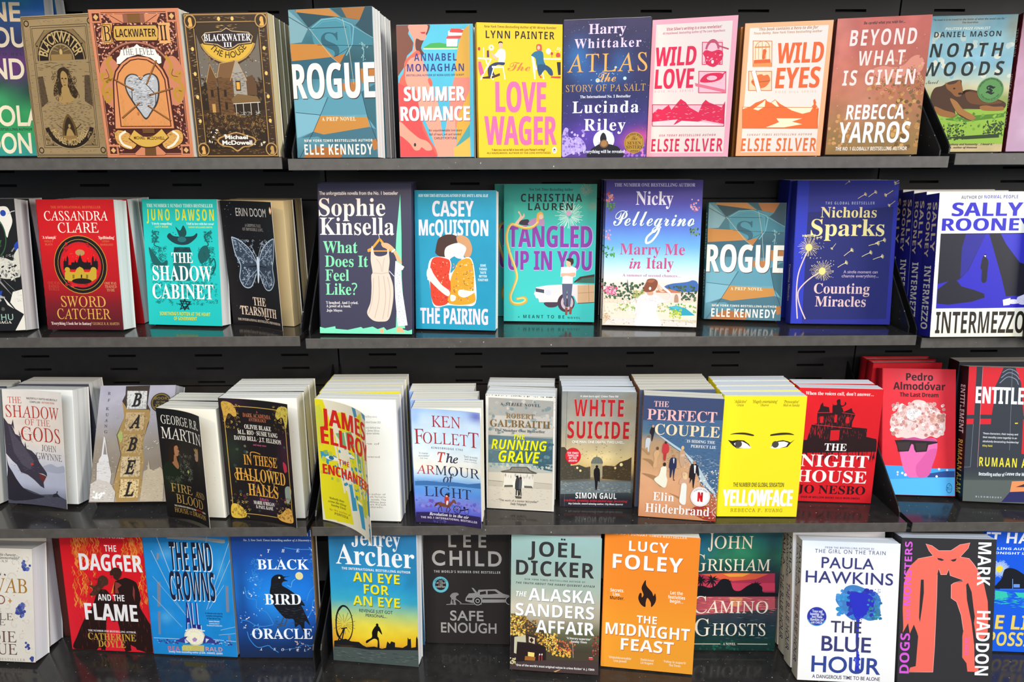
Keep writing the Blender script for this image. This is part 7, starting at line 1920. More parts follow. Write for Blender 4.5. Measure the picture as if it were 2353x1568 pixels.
ART["dogs"] = """bg 302e30@0 323032@1
P f06a58 7.3,95.3 5.4,127.9 5.8,166.6 9.3,189.1 16.7,202 27.2,212.7 52.8,218.4 45.1,226.7 39.6,238.2 49.5,235.5 61,227.3 80.6,227.8 94.7,238 110.9,241.4 108.4,232.3 96,217.4 110.5,215.1 118.4,205.9 124.7,196.7 136.3,171.6 143.4,142.9 145.1,116.9 145.4,87.4 136.5,75.5 127.1,80.1 117.6,132.2 110.2,173.8 107.3,170.5 109.6,144.8 118.5,106.1 124.4,66.7 126.3,31.6 133.4,30.2 132.1,21.7 114.8,21.9 112.8,36.2 105.5,46 104.4,82.5 105.7,92.5 101.1,118.5 92.8,141 83.4,147.1 83.1,169.6 87.3,172.9 101,175.8 102.4,178.3 80.9,185.4 78.8,196.5 74.8,186.8 65.7,186.5 62.1,197.4 59.9,186.2 60.4,146.2 59.8,64.3 58.4,19.3 19.2,19.2 20.7,26 30,28.8 32.3,79.8 30.4,86.3 24.6,100.1 18.3,84.2 15,102.2 6.7,85.4
P 302e30 33.5,177.3 38.1,177.4 39.1,155 36.9,129.1 34.3,104.5 32.6,112.7 32.8,145.1
P 302e30 110.2,173.8 116.8,158 120.7,132.3 123.5,116.1 121.8,98 116.5,119.1 109.6,144.8
P 302e30 58.7,215 65,214.1 70.4,211.7 66.6,209.9 60.5,211.6
P 302e30 80.3,211.6 86.3,213.4 90.5,214.6 88.6,210.3 84.9,209.1
L f4b0a8 0.62 27.2,212.7 52.1,218.3 45.1,226.7 39.6,238.2 49.5,235.5 61,227.3 80.6,227.8 94.7,238 110.9,241.4 108.4,232.3 96,217.4 110.5,215.1 118.4,205.9 124.7,196.7
L f4b0a8 0.62 62.1,196.6 65.7,186.5 74.8,186.8 78.4,196.2 80.9,185.4 102.5,178 87.3,172.9 83.1,169.6 83.7,147.1 92.8,141 101.1,118.5 105.7,92.5
L f4b0a8 0.62 59.9,186.2 60.4,146.2 59.8,64.3 58.4,19.3 19.2,18.3
T f6f4f4 b 124.8,242.6 124.8,169.3 20.95 |MARK
T f6f4f4 b 126.8,126.3 126.8,16.1 21.78 |HADDON
T d85ad0 b 18.8,15.8 18.8,85 15.59 |DOGS
T e060b8 b 18,108 18,126.8 7.09 |AND
T d85ad0 b 17.7,132.5 17.7,241.6 11.87 |MONSTERS
T e860b0 b 116.1,50.6 116.1,80.5 6.85 |STORIES"""
ART["haig"] = """bg 1858d8@0 1a60e0@1
T f4f4f8 b -54.7,208.5 105.5,208.5 19.71 |MATT HAIG
T e8f0f8 b -19.5,196.1 107.4,196.1 4.31 |BESTSELLING AUTHOR OF
T e8f0f8 b -18.4,187.7 108.4,187.7 4.32 |THE MIDNIGHT LIBRARY
X ray c8dcf4 1 90 17.73 29.3,159.7 29.5,159.5
E f4d83c 29.8,159.7 5.48,6.18
Q 1a1c24 28.3,121.4 28.8,130.6 35.5,141.7 38.4,158.2 47.6,162 59.3,158.8 73.3,150.1 88.7,143.4 102.9,132.9 110.6,124
L 8ab4f0 0.86 54.2,141.4 56.5,123.2
P 6a9ae8 57.1,131.5 67.5,131.8 68.3,125.4 57.9,125.1
P 3a70d8 34.7,122 110.5,124.4 110.9,121.9 35,119.5
X wave 38c8b0 2 40 14.61 27.1,117.7 54.6,92.9
X wave 38c8b0 3 50 14.56 59.7,116.9 109.2,85.5
P 38c8b0 27,118.6 46.7,116.5 51.3,105.7 29.1,101.3
P 38c8b0 61.5,115.2 111.5,116.8 112.7,107.7 69.2,106.2
T b88a20 b -11.6,43.6 127.6,43.6 27.40 |THE LIFE
T f2d468 b -12.3,44.3 126.9,44.3 27.02 |THE LIFE
T f2d468 b -9.5,11.4 141.7,11.4 26.88 |IMPOSSIBLE"""
ART["ellroy_page"] = """T 8a8478 s 72.7,183.5 101.3,183.5 3.27 |from James Ellroy's literary
T 8a8478 s 72.5,173.9 106.5,173.9 3.26 |first published October 2023
T 8a8478 s 72.4,164.6 105.2,164.6 3.25 |the story behind the
T 8a8478 s 72.2,159.5 103.9,159.5 3.25 |screen, James Ellroy
T 8a8478 s 72.1,154.8 103.6,154.8 3.24 |inseparable
T 8a8478 s 71.8,136.8 103.1,136.8 3.22 |One of
T 8a8478 s 71.3,113.9 102.1,113.9 3.20 |a fevered
T 8a8478 s 69.9,47.4 109,47.4 3.14 |is the author of
T 8a8478 s 69.8,42.5 109.3,42.5 3.13 |Underworld, The Cold Six
T 8a8478 s 69.7,37.6 109.2,37.6 3.13 |other novels. The
T 8a8478 s 69.6,32.9 108.6,32.9 3.12 |and White Jazz
T 8a8478 s 69.5,28.5 108.9,28.5 3.12 |Robert Kirsch
T 8a8478 s 69.4,24 104.1,24 3.11 |in Colorado."""
ART["gods_page"] = """X dash 9a948a 1 26 2.82 108.7,119.9 115.9,18.8"""
ART["fire_page"] = """X dash 9a948a 2 26 2.88 84.6,142.1 91.2,28.1"""
ART["tear_page"] = """X dash 7a6a50 3 12 3.83 120.5,171.1 132.2,152.9"""
ART["halls_page"] = """X dash 9a948a 4 6 2.10 117.5,156.4 120.1,110.6"""

BOOKS = [  # art key, shelf, x, y, yaw, lean (rad), width, height, thickness (m), copies behind, sideways shift per copy, kind, label, short name, cover hex, spine hex, paper hex, options
 ('kind', 1, -0.4885, 1.1669, 0.071, 0.1543, 0.1513, 0.2558, 0.026, 1, 0, 'paperback',
  'green and purple paperback with large cream capitals, beside the bronze arch book', 'green and purple capitals paperback', '2a6a70', '2a6a70', 'dfe0e0', {'show': 1}),
 ('river', 1, -0.3586, 1.125, -0.2177, 0.0659, 0.1347, 0.2094, 0.024, 0, 0, 'paperback',
  'bronze paperback with arched title over a long-haired face and rowing boat', 'bronze rowing boat paperback', '8c704a', '8c704a', 'efe6d4', {}),
 ('levee', 1, -0.211, 1.0748, -0.0708, 0.0272, 0.1352, 0.2067, 0.03, 0, 0, 'paperback',
  'copper paperback with a grey heart pierced by stakes', 'copper heart paperback', 'b86a48', 'b86a48', 'efe6d4', {}),
 ('house', 1, -0.0785, 1.0749, -0.07, 0.0194, 0.125, 0.2014, 0.024, 3, 0, 'paperback',
  'dark brown and gold paperback with an engraved gabled house', 'brown gabled house paperback', '4a3322', '4a3322', 'e4cfa0', {'yc': 0}),
 ('rogue', 1, 0.0707, 1.0744, -0.1849, 0.0377, 0.1296, 0.2091, 0.03, 2, 0, 'paperback',
  'teal and copper geometric paperback with huge cream title, on the top shelf', 'top-shelf teal geometric paperback', '4a7f8a', '4a7f8a', 'faf8f2', {}),
 ('romance', 1, 0.2215, 1.0748, -0.0658, 0.0651, 0.113, 0.1877, 0.022, 0, 0, 'paperback',
  'paperback with a woman in a red dress against blue sea', 'red dress paperback', 'c05a4a', 'c05a4a', 'efe6d4', {}),
 ('wager', 1, 0.3476, 1.0746, 0.1469, 0.0195, 0.1267, 0.1878, 0.024, 0, 0, 'paperback',
  'yellow paperback with pink title and couples at cafe tables', 'yellow cafe couple paperback', 'f0b818', 'f0b818', 'efe6d4', {}),
 ('atlas', 1, 0.4732, 1.0742, -0.1841, 0.0048, 0.1265, 0.1937, 0.045, 0, 0, 'paperback',
  'thick dark blue starry paperback with orange title and round gold seal', 'blue starry sky paperback', '2a2a5a', '2a2a5a', 'efe6d4', {}),
 ('love', 1, 0.5994, 1.074, -0.3008, 0.0142, 0.1205, 0.1946, 0.026, 0, 0, 'paperback',
  'pink paperback with crimson title, padlock, record player and mountains', 'pink padlock paperback', 'e49aa8', 'e49aa8', 'efe6d4', {}),
 ('eyes', 1, 0.738, 1.0746, -0.2134, 0.0457, 0.1221, 0.1893, 0.026, 1, 0, 'paperback',
  'orange paperback with birdcage, lips and mountain lake drawings', 'orange birdcage paperback', 'd8843c', 'd07a34', 'efe6d4', {}),
 ('given', 1, 0.8793, 1.0749, -0.2464, 0.0977, 0.128, 0.1967, 0.028, 1, 0, 'paperback',
  'rust and bronze floral paperback with pale slanted capitals', 'rust floral paperback', 'a8583c', '6a2c22', 'efe6d4', {'sp': [('BEYOND WHAT IS GIVEN', '4a140c', 'b', 0.07, 0.45, 0.42), ('REBECCA YARROS', '2a1008', 'b', 0.53, 0.93, 0.42)]}),
 ('north', 1, 1.0787, 1.186, -0.1202, 0.0916, 0.1453, 0.2147, 0.026, 0, 0, 'paperback',
  'paperback with a reclining brown cougar on grass under blue sky', 'cougar paperback', '7fa8b4', '7fa8b4', 'efe6d4', {'trim': 1}),
 ('zero', 1, 1.2376, 1.1849, -0.2211, 0.0966, 0.1328, 0.2216, 0.026, 0, 0, 'paperback',
  'lilac book with a maroon spine at the end of the top shelf', 'lilac book with maroon spine', 'b890a4', '5a1620', 'efe6d4', {'sp': [('ZERO-SUM', 'e8dcd8', 'b', 0.1, 0.3, 0.34), ('JOYCE CAROL OATES', 'e8dcd8', 'b', 0.42, 0.82, 0.34)]}),
 ('chu', 2, -0.5296, 1.0933, 0.048, 0.1534, 0.1293, 0.2134, 0.034, 1, 0, 'paperback',
  'black paperback with cream and silver dragon-like swirls', 'black swirl paperback', '141416', '141416', 'f8f4ee', {}),
 ('sword', 2, -0.3717, 1.1035, -0.0563, 0.1209, 0.1297, 0.2118, 0.034, 2, 0, 'paperback',
  'red paperback with a city skyline inside a gold ringed medallion', 'red medallion paperback', 'b8161c', 'b8161c', 'faf7f2', {}),
 ('shadow', 2, -0.2205, 1.1331, -0.1219, 0.1313, 0.1324, 0.2103, 0.028, 0, 0, 'paperback',
  'turquoise paperback with black line drawings and yellow and white lettering', 'turquoise lettered paperback', '1fbfb4', '1fbfb4', 'f8f5f0', {}),
 ('tear', 2, -0.0916, 1.1439, -0.1925, 0.0017, 0.1149, 0.2102, 0.03, 1, 0, 'paperback',
  'black paperback with a silver lace butterfly', 'black butterfly paperback', '161214', '161214', 'd8bc8a', {'page': 1, 'bend': (4, 28)}),
 ('feel', 2, 0.0945, 1.0871, -0.0606, 0.1823, 0.1531, 0.2428, 0.016, 2, 0, 'hardback_book',
  'dark plum hardback with a pale dress on a hanger and mint title', 'plum dress hardback', '38364e', '2f2d40', 'efe6d4', {}),
 ('pairing', 2, 0.2395, 1.1103, -0.1191, 0.1142, 0.1351, 0.228, 0.028, 0, 0, 'paperback',
  'blue paperback with a kissing couple in patterned red and yellow shirts', 'blue kissing couple paperback', '1f92b2', '1f92b2', 'f4f2f0', {}),
 ('tangled', 2, 0.3987, 1.1672, -0.0773, 0.1033, 0.1583, 0.2357, 0.024, 1, -0.016, 'paperback',
  'turquoise paperback with a man leaning on a white car and purple title', 'turquoise car paperback', '3fb4a4', '3fb4a4', 'efe6d4', {'show': 1}),
 ('italy', 2, 0.566, 1.1244, -0.1279, 0.1322, 0.1571, 0.2424, 0.03, 2, 0, 'paperback',
  'paperback with a woman in white lace looking at an Italian garden', 'Italian garden paperback', '5a62a8', '4a4468', 'efe6d4', {'show': 1, 'sp': [('NICKY PELLEGRINO', 'c8c8dc', 'sb', 0.12, 0.42, 0.3), ('MARRY ME IN ITALY', 'c87898', 'sb', 0.5, 0.85, 0.3)]}),
 ('rogue2', 2, 0.7354, 1.1594, -0.1459, 0.1882, 0.1291, 0.2021, 0.03, 0, 0, 'paperback',
  'teal and copper geometric paperback beside the navy dandelion book', 'second-shelf teal geometric paperback', '4a7f8a', '2f7a88', 'efe6d4', {'art': 'rogue', 'sp': [('ELLE KENNEDY', 'dcecec', 'b', 0.08, 0.48, 0.4), ('ROGUE', 'f0f4f4', 'b', 0.57, 0.8, 0.44)]}),
 ('sparks', 2, 0.8936, 1.1318, -0.0691, 0.15, 0.1658, 0.2408, 0.026, 2, 0, 'paperback',
  'royal blue book with gold dandelions and blowing seeds', 'royal blue dandelion book', '2630a0', '202c98', 'efe6d4', {'sp': [('Counting Miracles', 'e8c8a8', 'sb', 0.58, 0.84, 0.3)]}),
 ('inter', 2, 1.0836, 1.0577, 0.0021, 0.144, 0.1582, 0.2271, 0.034, 3, 0, 'paperback',
  'white and violet paperback with a figure in a triangle of light and a chess queen', 'violet chess queen paperback', 'f2eee6', '1f1c78', 'efe6d4', {'par': 1, 'yc': 0, 'sp2': [('SALLY', 'e0c4a0', 'b', 0.06, 0.4), ('ROONEY', 'e0c4a0', 'b', 0.06, 0.44)], 'sp': [('INTERMEZZO', 'ecdcc4', 'b', 0.5, 0.95, 0.5)]}),
 ('gods', 3, -0.489, 1.0902, -0.063, 0.1749, 0.1285, 0.2021, 0.04, 1, 0, 'paperback',
  'pale paperback with a dark dragon head, cover lifting open', 'dragon head paperback', '4a4854', '4a4854', 'f8f4ec', {'page': 1, 'bend': (3, 20)}),
 ('babel', 3, -0.3346, 1.0777, 0.009, 0.4529, 0.1339, 0.2036, 0.036, 0, 0, 'paperback',
  'silver and gold paperback with five ornate letter tiles and a spired skyline', 'silver letter tile paperback', 'a8a0a4', 'a8a0a4', 'dcdce0', {}),
 ('fire', 3, -0.2035, 1.0485, -0.091, 0.0552, 0.104, 0.1926, 0.04, 1, 0, 'paperback',
  'black paperback with two facing profiles and bronze lettering, cover curling', 'black profiles paperback', '171311', '171311', 'f8f0de', {'page': 1, 'bend': (5, 38)}),
 ('halls', 3, -0.081, 1.0434, -0.02, 0.0458, 0.13, 0.213, 0.034, 2, 0, 'paperback',
  'black paperback with gold ornate corners and gothic gold lettering', 'black gold-cornered paperback', '1c1617', '1c1617', 'faf4e8', {'yc': 0, 'page': 1, 'bend': (4, 26)}),
 ('ellroy', 3, 0.0801, 1.0341, -0.0686, 0.035, 0.1341, 0.2144, 0.032, 3, 0, 'paperback',
  'yellow paperback with red lettering over a sliced blue face, cover swung open', 'yellow sliced face paperback', 'e8d820', 'e8d820', 'fbf6ea', {'yc': 0, 'page': 1, 'bend': (14, 60)}),
 ('armour', 3, 0.228, 1.0278, -0.0104, 0.0255, 0.114, 0.201, 0.042, 2, -0.008, 'paperback',
  'blue and cream paperback with a horseman and cannon', 'horseman paperback', '5a70b8', '5a70b8', 'fbf3e2', {'show': 1, 'yc': 0, 'page': 1, 'bend': (3, 20)}),
 ('grave', 3, 0.3465, 1.0679, -0.1292, 0.0213, 0.117, 0.2081, 0.046, 1, 0, 'paperback',
  'thick grey paperback with a seaside pavilion and yellow slanted title', 'grey pavilion paperback', '9a9a90', '9a9a90', 'fbf9f4', {}),
 ('suicide', 3, 0.479, 1.0749, -0.0552, 0.0252, 0.125, 0.2114, 0.028, 2, 0, 'paperback',
  'sepia paperback with a man walking toward a domed basilica, red title', 'sepia basilica paperback', '5a5a54', '5a5a54', 'f4f6f8', {}),
 ('couple', 3, 0.6095, 1.0339, -0.161, 0.0297, 0.127, 0.2153, 0.028, 3, 0, 'paperback',
  'paperback with well-dressed people walking along a beach', 'beach walk paperback', '55607a', '8a5a34', 'efe6d4', {'yc': 0, 'sp': [('THE PERFECT COUPLE', 'f0dcc0', 'sb', 0.1, 0.5, 0.4), ('ELIN HILDERBRAND', 'f0dcc0', 'sb', 0.55, 0.9, 0.4)]}),
 ('yellow', 3, 0.7464, 1.0382, -0.0251, 0.052, 0.1339, 0.213, 0.026, 3, 0.0015, 'paperback',
  'bright yellow paperback with only two sideways eyes', 'yellow eyes paperback', 'f6e41e', 'f6e41e', 'f4f6fa', {'yc': 0}),
 ('night', 3, 0.893, 1.0865, -0.0836, 0.0583, 0.1391, 0.2078, 0.024, 1, 0, 'paperback',
  'red paperback with a dark horned mansion', 'red mansion paperback', 'd41a24', 'd41a24', 'f4f4f6', {}),
 ('dream', 3, 1.0562, 1.0998, -0.0784, 0.2796, 0.1265, 0.2255, 0.022, 2, 0, 'hardback_book',
  'red and blue hardback with a pink vase of flowers wearing sunglasses', 'flower vase hardback', 'd82430', 'c41c28', 'efe6d4', {'yc': 0}),
 ('entitle', 3, 1.1909, 1.0703, -0.1138, 0.2224, 0.1397, 0.2364, 0.028, 1, 0.007, 'paperback',
  'dark grey and red paperback with a tower silhouette and white title', 'grey tower paperback', '33373f', '16161a', 'efe6d4', {'yc': 0, 'sp': [('ENTITLEMENT', 'f0ece8', 'b', 0.14, 0.5, 0.5), ('RUMAAN ALAM', 'e0c85a', 'b', 0.55, 0.95, 0.5)]}),
 ('addie', 4, -0.5865, 1.0282, -0.0704, 0.2072, 0.1542, 0.2041, 0.034, 1, 0, 'paperback',
  'cream paperback with gold lettering and small violet flowers', 'cream violet flower paperback', 'e4d8c8', 'e4d8c8', 'fafafa', {'par': 1}),
 ('maroon', 4, -0.4442, 1.0956, -0.0538, 0.0846, 0.1261, 0.196, 0.02, 0, 0, 'paperback',
  'plain maroon book mostly hidden behind the red flame paperback', 'maroon book', '4a1f1a', '4a1f1a', 'efe6d4', {}),
 ('dagger', 4, -0.393, 1.0561, -0.08, 0.0873, 0.1541, 0.243, 0.03, 0, 0, 'paperback',
  'red paperback with flames and a cloaked couple', 'red flame paperback', 'b8141c', 'b8141c', 'efe6d4', {}),
 ('crowns', 4, -0.2372, 1.0426, -0.0699, 0.0873, 0.1552, 0.245, 0.03, 0, 0, 'paperback',
  'bright blue paperback with light rays, tall dark letters and a glowing clock', 'blue light ray paperback', '1c80c4', '1c80c4', 'e0dcd2', {}),
 ('oracle', 4, -0.085, 1.035, -0.0182, 0.0873, 0.14, 0.247, 0.03, 0, 0, 'paperback',
  'deep blue paperback with a black raven and starry vines', 'blue raven paperback', '1c3a78', '1c3a78', 'a8845a', {}),
 ('archer', 4, 0.0908, 1.0182, -0.1228, 0.0873, 0.1548, 0.249, 0.03, 1, 0, 'paperback',
  'blue and yellow sunset paperback with a running man and ferris wheel', 'running man paperback', '2a6a90', '2a6a90', 'f0f2f6', {}),
 ('safe', 4, 0.2502, 1.0681, -0.0446, 0.0873, 0.1538, 0.242, 0.026, 0, 0, 'paperback',
  'black paperback with a line-drawn car, set back on the bottom shelf', 'black line-drawn car paperback', '2c2726', '2c2726', 'efe6d4', {}),
 ('alaska', 4, 0.4031, 0.9905, -0.1026, 0.1509, 0.1527, 0.2444, 0.036, 0, 0, 'paperback',
  'grey-green paperback with a diner among autumn trees', 'autumn diner paperback', '9ab0a8', '9ab0a8', 'e8e8e8', {}),
 ('feast', 4, 0.5638, 0.9965, -0.1436, 0.0873, 0.1569, 0.252, 0.03, 0, 0, 'paperback',
  'orange paperback with a black flame', 'orange flame paperback', 'f28a28', 'f28a28', 'efe6d4', {}),
 ('camino', 4, 0.7277, 1.0433, -0.0222, 0.0873, 0.154, 0.246, 0.03, 0, 0, 'paperback',
  'dark paperback with a palm sunset over the sea, set back on the shelf', 'palm sunset paperback', '1c3034', '1c3034', 'efe6d4', {}),
 ('hour', 4, 0.8942, 0.9617, -0.0805, 0.2045, 0.159, 0.2415, 0.028, 3, 0, 'paperback',
  'white paperback with a blue watercolour tree and its round blue badge', 'white blue-tree paperback', 'f0ecec', 'd4c6ac', 'f8f9fc', {'par': 1, 'yc': 0, 'sp2': [('PAULA', '3a3448', 's', 0.05, 0.33), ('HAWKINS', '3a3448', 's', 0.05, 0.36)], 'sp': [('THE BLUE HOUR', '2a2850', 's', 0.4, 0.9, 0.5)]}),
 ('dogs', 4, 1.0575, 0.9558, -0.052, 0.2169, 0.154, 0.2481, 0.028, 1, 0, 'paperback',
  'black paperback with a coral red horned monster and dog silhouette', 'coral monster paperback', '302e30', '302e30', 'd8dce4', {}),
 ('haig', 4, 1.2424, 1.0338, -0.0604, 0.0873, 0.167, 0.23, 0.03, 0, 0, 'paperback',
  'bright blue paperback with yellow title and a dark island', 'blue island paperback', '1858d8', '1858d8', 'efe6d4', {}),
 ('normal', 2, 1.216, 1.04, -0.03, 0.14, 0.126, 0.196, 0.015, 0, 0, 'paperback', 'red paperback with a dark spine lettered in cream, beside the violet chess queen book', 'red dark-spined paperback', 'c8301c', '2a2016', 'efe6d4', {'sp': [('NORMAL PEOPLE', 'e8d8a0', 'b', 0.3, 0.92, 0.45)]}),
 ('edge', 3, -0.629, 1.092, -0.02, 0.17, 0.126, 0.2, 0.036, 1, 0, 'paperback', 'paperback with cover swung wide and blank cream page showing, beside the dragon head book', 'open cream-paged paperback', '3a4050', '3a4050', 'ece6da', {'bend': (30, 60)}),
]


# ------------------------------------------------------------------ lettering
def _map(ub, lb, spec={}):
    def f(s):
        r = ''
        for c in s:
            if c in spec: r += spec[c]
            elif 'A' <= c <= 'Z': r += chr(ub + ord(c) - 65)
            elif 'a' <= c <= 'z': r += chr(lb + ord(c) - 97)
            elif '0' <= c <= '9' and ub in (0x1D400, 0x1D468): r += chr(0x1D7CE + ord(c) - 48)
            elif '0' <= c <= '9' and ub in (0x1D5D4, 0x1D63C): r += chr(0x1D7EC + ord(c) - 48)
            else: r += '\u22c5' if c == '\u00b7' else c
        return r
    return f


FONT = {'s': lambda s: s, 'b': _map(0x1D5D4, 0x1D5EE), 'i': _map(0x1D608, 0x1D622), 'bi': _map(0x1D63C, 0x1D656),
        'sb': _map(0x1D400, 0x1D41A), 'si': _map(0x1D434, 0x1D44E, {'h': '\u210e'}), 'sbi': _map(0x1D468, 0x1D482),
        'r': _map(0x1D434, 0x1D44E, {'h': '\u210e'}), 'sc': _map(0x1D4D0, 0x1D4EA), 'fr': _map(0x1D56C, 0x1D586), 'mo': _map(0x1D670, 0x1D68A)}
TXT = {}


def opts(t):
    off, tr, k = 0.0, 1.0, 0.0
    for o in t:
        if o[0] == 'o': off = float(o[1:])
        elif o[0] == 't': tr = float(o[1:])
        elif o[0] == 'k': k = float(o[1:])
    return off, tr, k


def need(s, font, off, tr):
    TXT.setdefault((s, font, off, tr), None)


def bake_text():
    made = []
    try: math_font = bpy.data.fonts.load(os.path.join(bpy.utils.system_resource('DATAFILES'), 'fonts', 'NotoSansMath-Regular.woff2'))
    except Exception: math_font = None      # the built-in font falls back to the same glyphs, only slower
    for key in TXT:
        s, font, off, tr = key
        c = bpy.data.curves.new('t', 'FONT'); c.body = FONT[font](s); c.offset = off; c.space_character = tr; c.resolution_u = 5
        if math_font and font != 's': c.font = math_font
        o = bpy.data.objects.new('t', c); COL.objects.link(o); made.append((key, o))
    bpy.context.view_layer.update()
    dg = bpy.context.evaluated_depsgraph_get()
    for key, o in made:
        me = o.evaluated_get(dg).to_mesh()
        TXT[key] = ([(v.co.x, v.co.y) for v in me.vertices], [tuple(q.vertices) for q in me.polygons])
        o.evaluated_get(dg).to_mesh_clear()
    for key, o in made:
        c = o.data; bpy.data.objects.remove(o); bpy.data.curves.remove(c)


def glyphs(s, font, off, tr, k):
    v, f = TXT[(s, font, off, tr)]
    k = k - (.272 if font == 'r' else 0)
    v = [(x + k * y, y) for x, y in v]
    cap = max(y for x, y in TXT[('H', font, 0.0, 1.0)][0])
    xs = [x for x, y in v] or [0, 1]
    return v, f, min(xs), max(xs), cap


# ------------------------------------------------------------------ printed artwork (cover millimetres -> flat ink shapes)
class Ink:
    def __init__(s, w, h, seed):
        s.w, s.h = w, h; s.P = []; s.C = []; s.Z = []; s.z = 0; s.rnd = random.Random(seed)

    def add(s, pts, col, dz=.0006):
        s.z += dz; s.P.append(pts); s.C.append(col); s.Z.append(s.z)

    def tris(s, vs_, fs, col):
        s.z += .004
        for q in fs: s.P.append([vs_[i] for i in q]); s.C.append(col); s.Z.append(s.z)

    def line(s, pts, w, col):
        s.z += .0016
        p = [pts[0]]
        for q in pts[1:]:
            if math.hypot(q[0] - p[-1][0], q[1] - p[-1][1]) > 1e-3: p.append(q)
        if len(p) < 2: return
        closed = len(p) > 3 and math.hypot(p[0][0] - p[-1][0], p[0][1] - p[-1][1]) < 1e-3
        nr = []
        for a, b in zip(p, p[1:]):
            L = math.hypot(b[0] - a[0], b[1] - a[1]); nr.append((-(b[1] - a[1]) / L, (b[0] - a[0]) / L))
        off = []
        for i in range(len(p)):
            n1 = nr[i - 1] if i > 0 else (nr[-1] if closed else nr[0])
            n2 = nr[i] if i < len(nr) else (nr[0] if closed else nr[-1])
            mx_, my_ = n1[0] + n2[0], n1[1] + n2[1]; L = math.hypot(mx_, my_)
            if L < .3: mx_, my_, L = n2[0], n2[1], 1.0
            k = w / 2 / max(.55, L / 2)
            off.append((mx_ / L * k, my_ / L * k))
        for i in range(len(p) - 1):
            (x0, y0), (x1, y1), (u0, v0), (u1, v1) = p[i], p[i + 1], off[i], off[i + 1]
            s.P.append([(x0 + u0, y0 + v0), (x0 - u0, y0 - v0), (x1 - u1, y1 - v1), (x1 + u1, y1 + v1)]); s.C.append(col); s.Z.append(s.z)


def spline(p, closed, n=6):
    r = []; k = len(p)
    rng = range(k) if closed else range(k - 1)
    for i in rng:
        g = (lambda j: p[j % k]) if closed else (lambda j: p[max(0, min(k - 1, j))])
        a, b, c, d = g(i - 1), g(i), g(i + 1), g(i + 2)
        for j in range(n):
            t = j / n
            r.append(tuple(.5 * (2 * b[m] + (c[m] - a[m]) * t + (2 * a[m] - 5 * b[m] + 4 * c[m] - d[m]) * t * t + (3 * b[m] - a[m] - 3 * c[m] + d[m]) * t ** 3) for m in (0, 1)))
    if not closed: r.append(p[-1])
    return r


def ell(cx, cy, rx, ry, n=28, a0=0, a1=360):
    return [(cx + rx * math.cos(math.radians(a0 + (a1 - a0) * i / n)), cy + ry * math.sin(math.radians(a0 + (a1 - a0) * i / n))) for i in range(n if a1 - a0 == 360 else n + 1)]


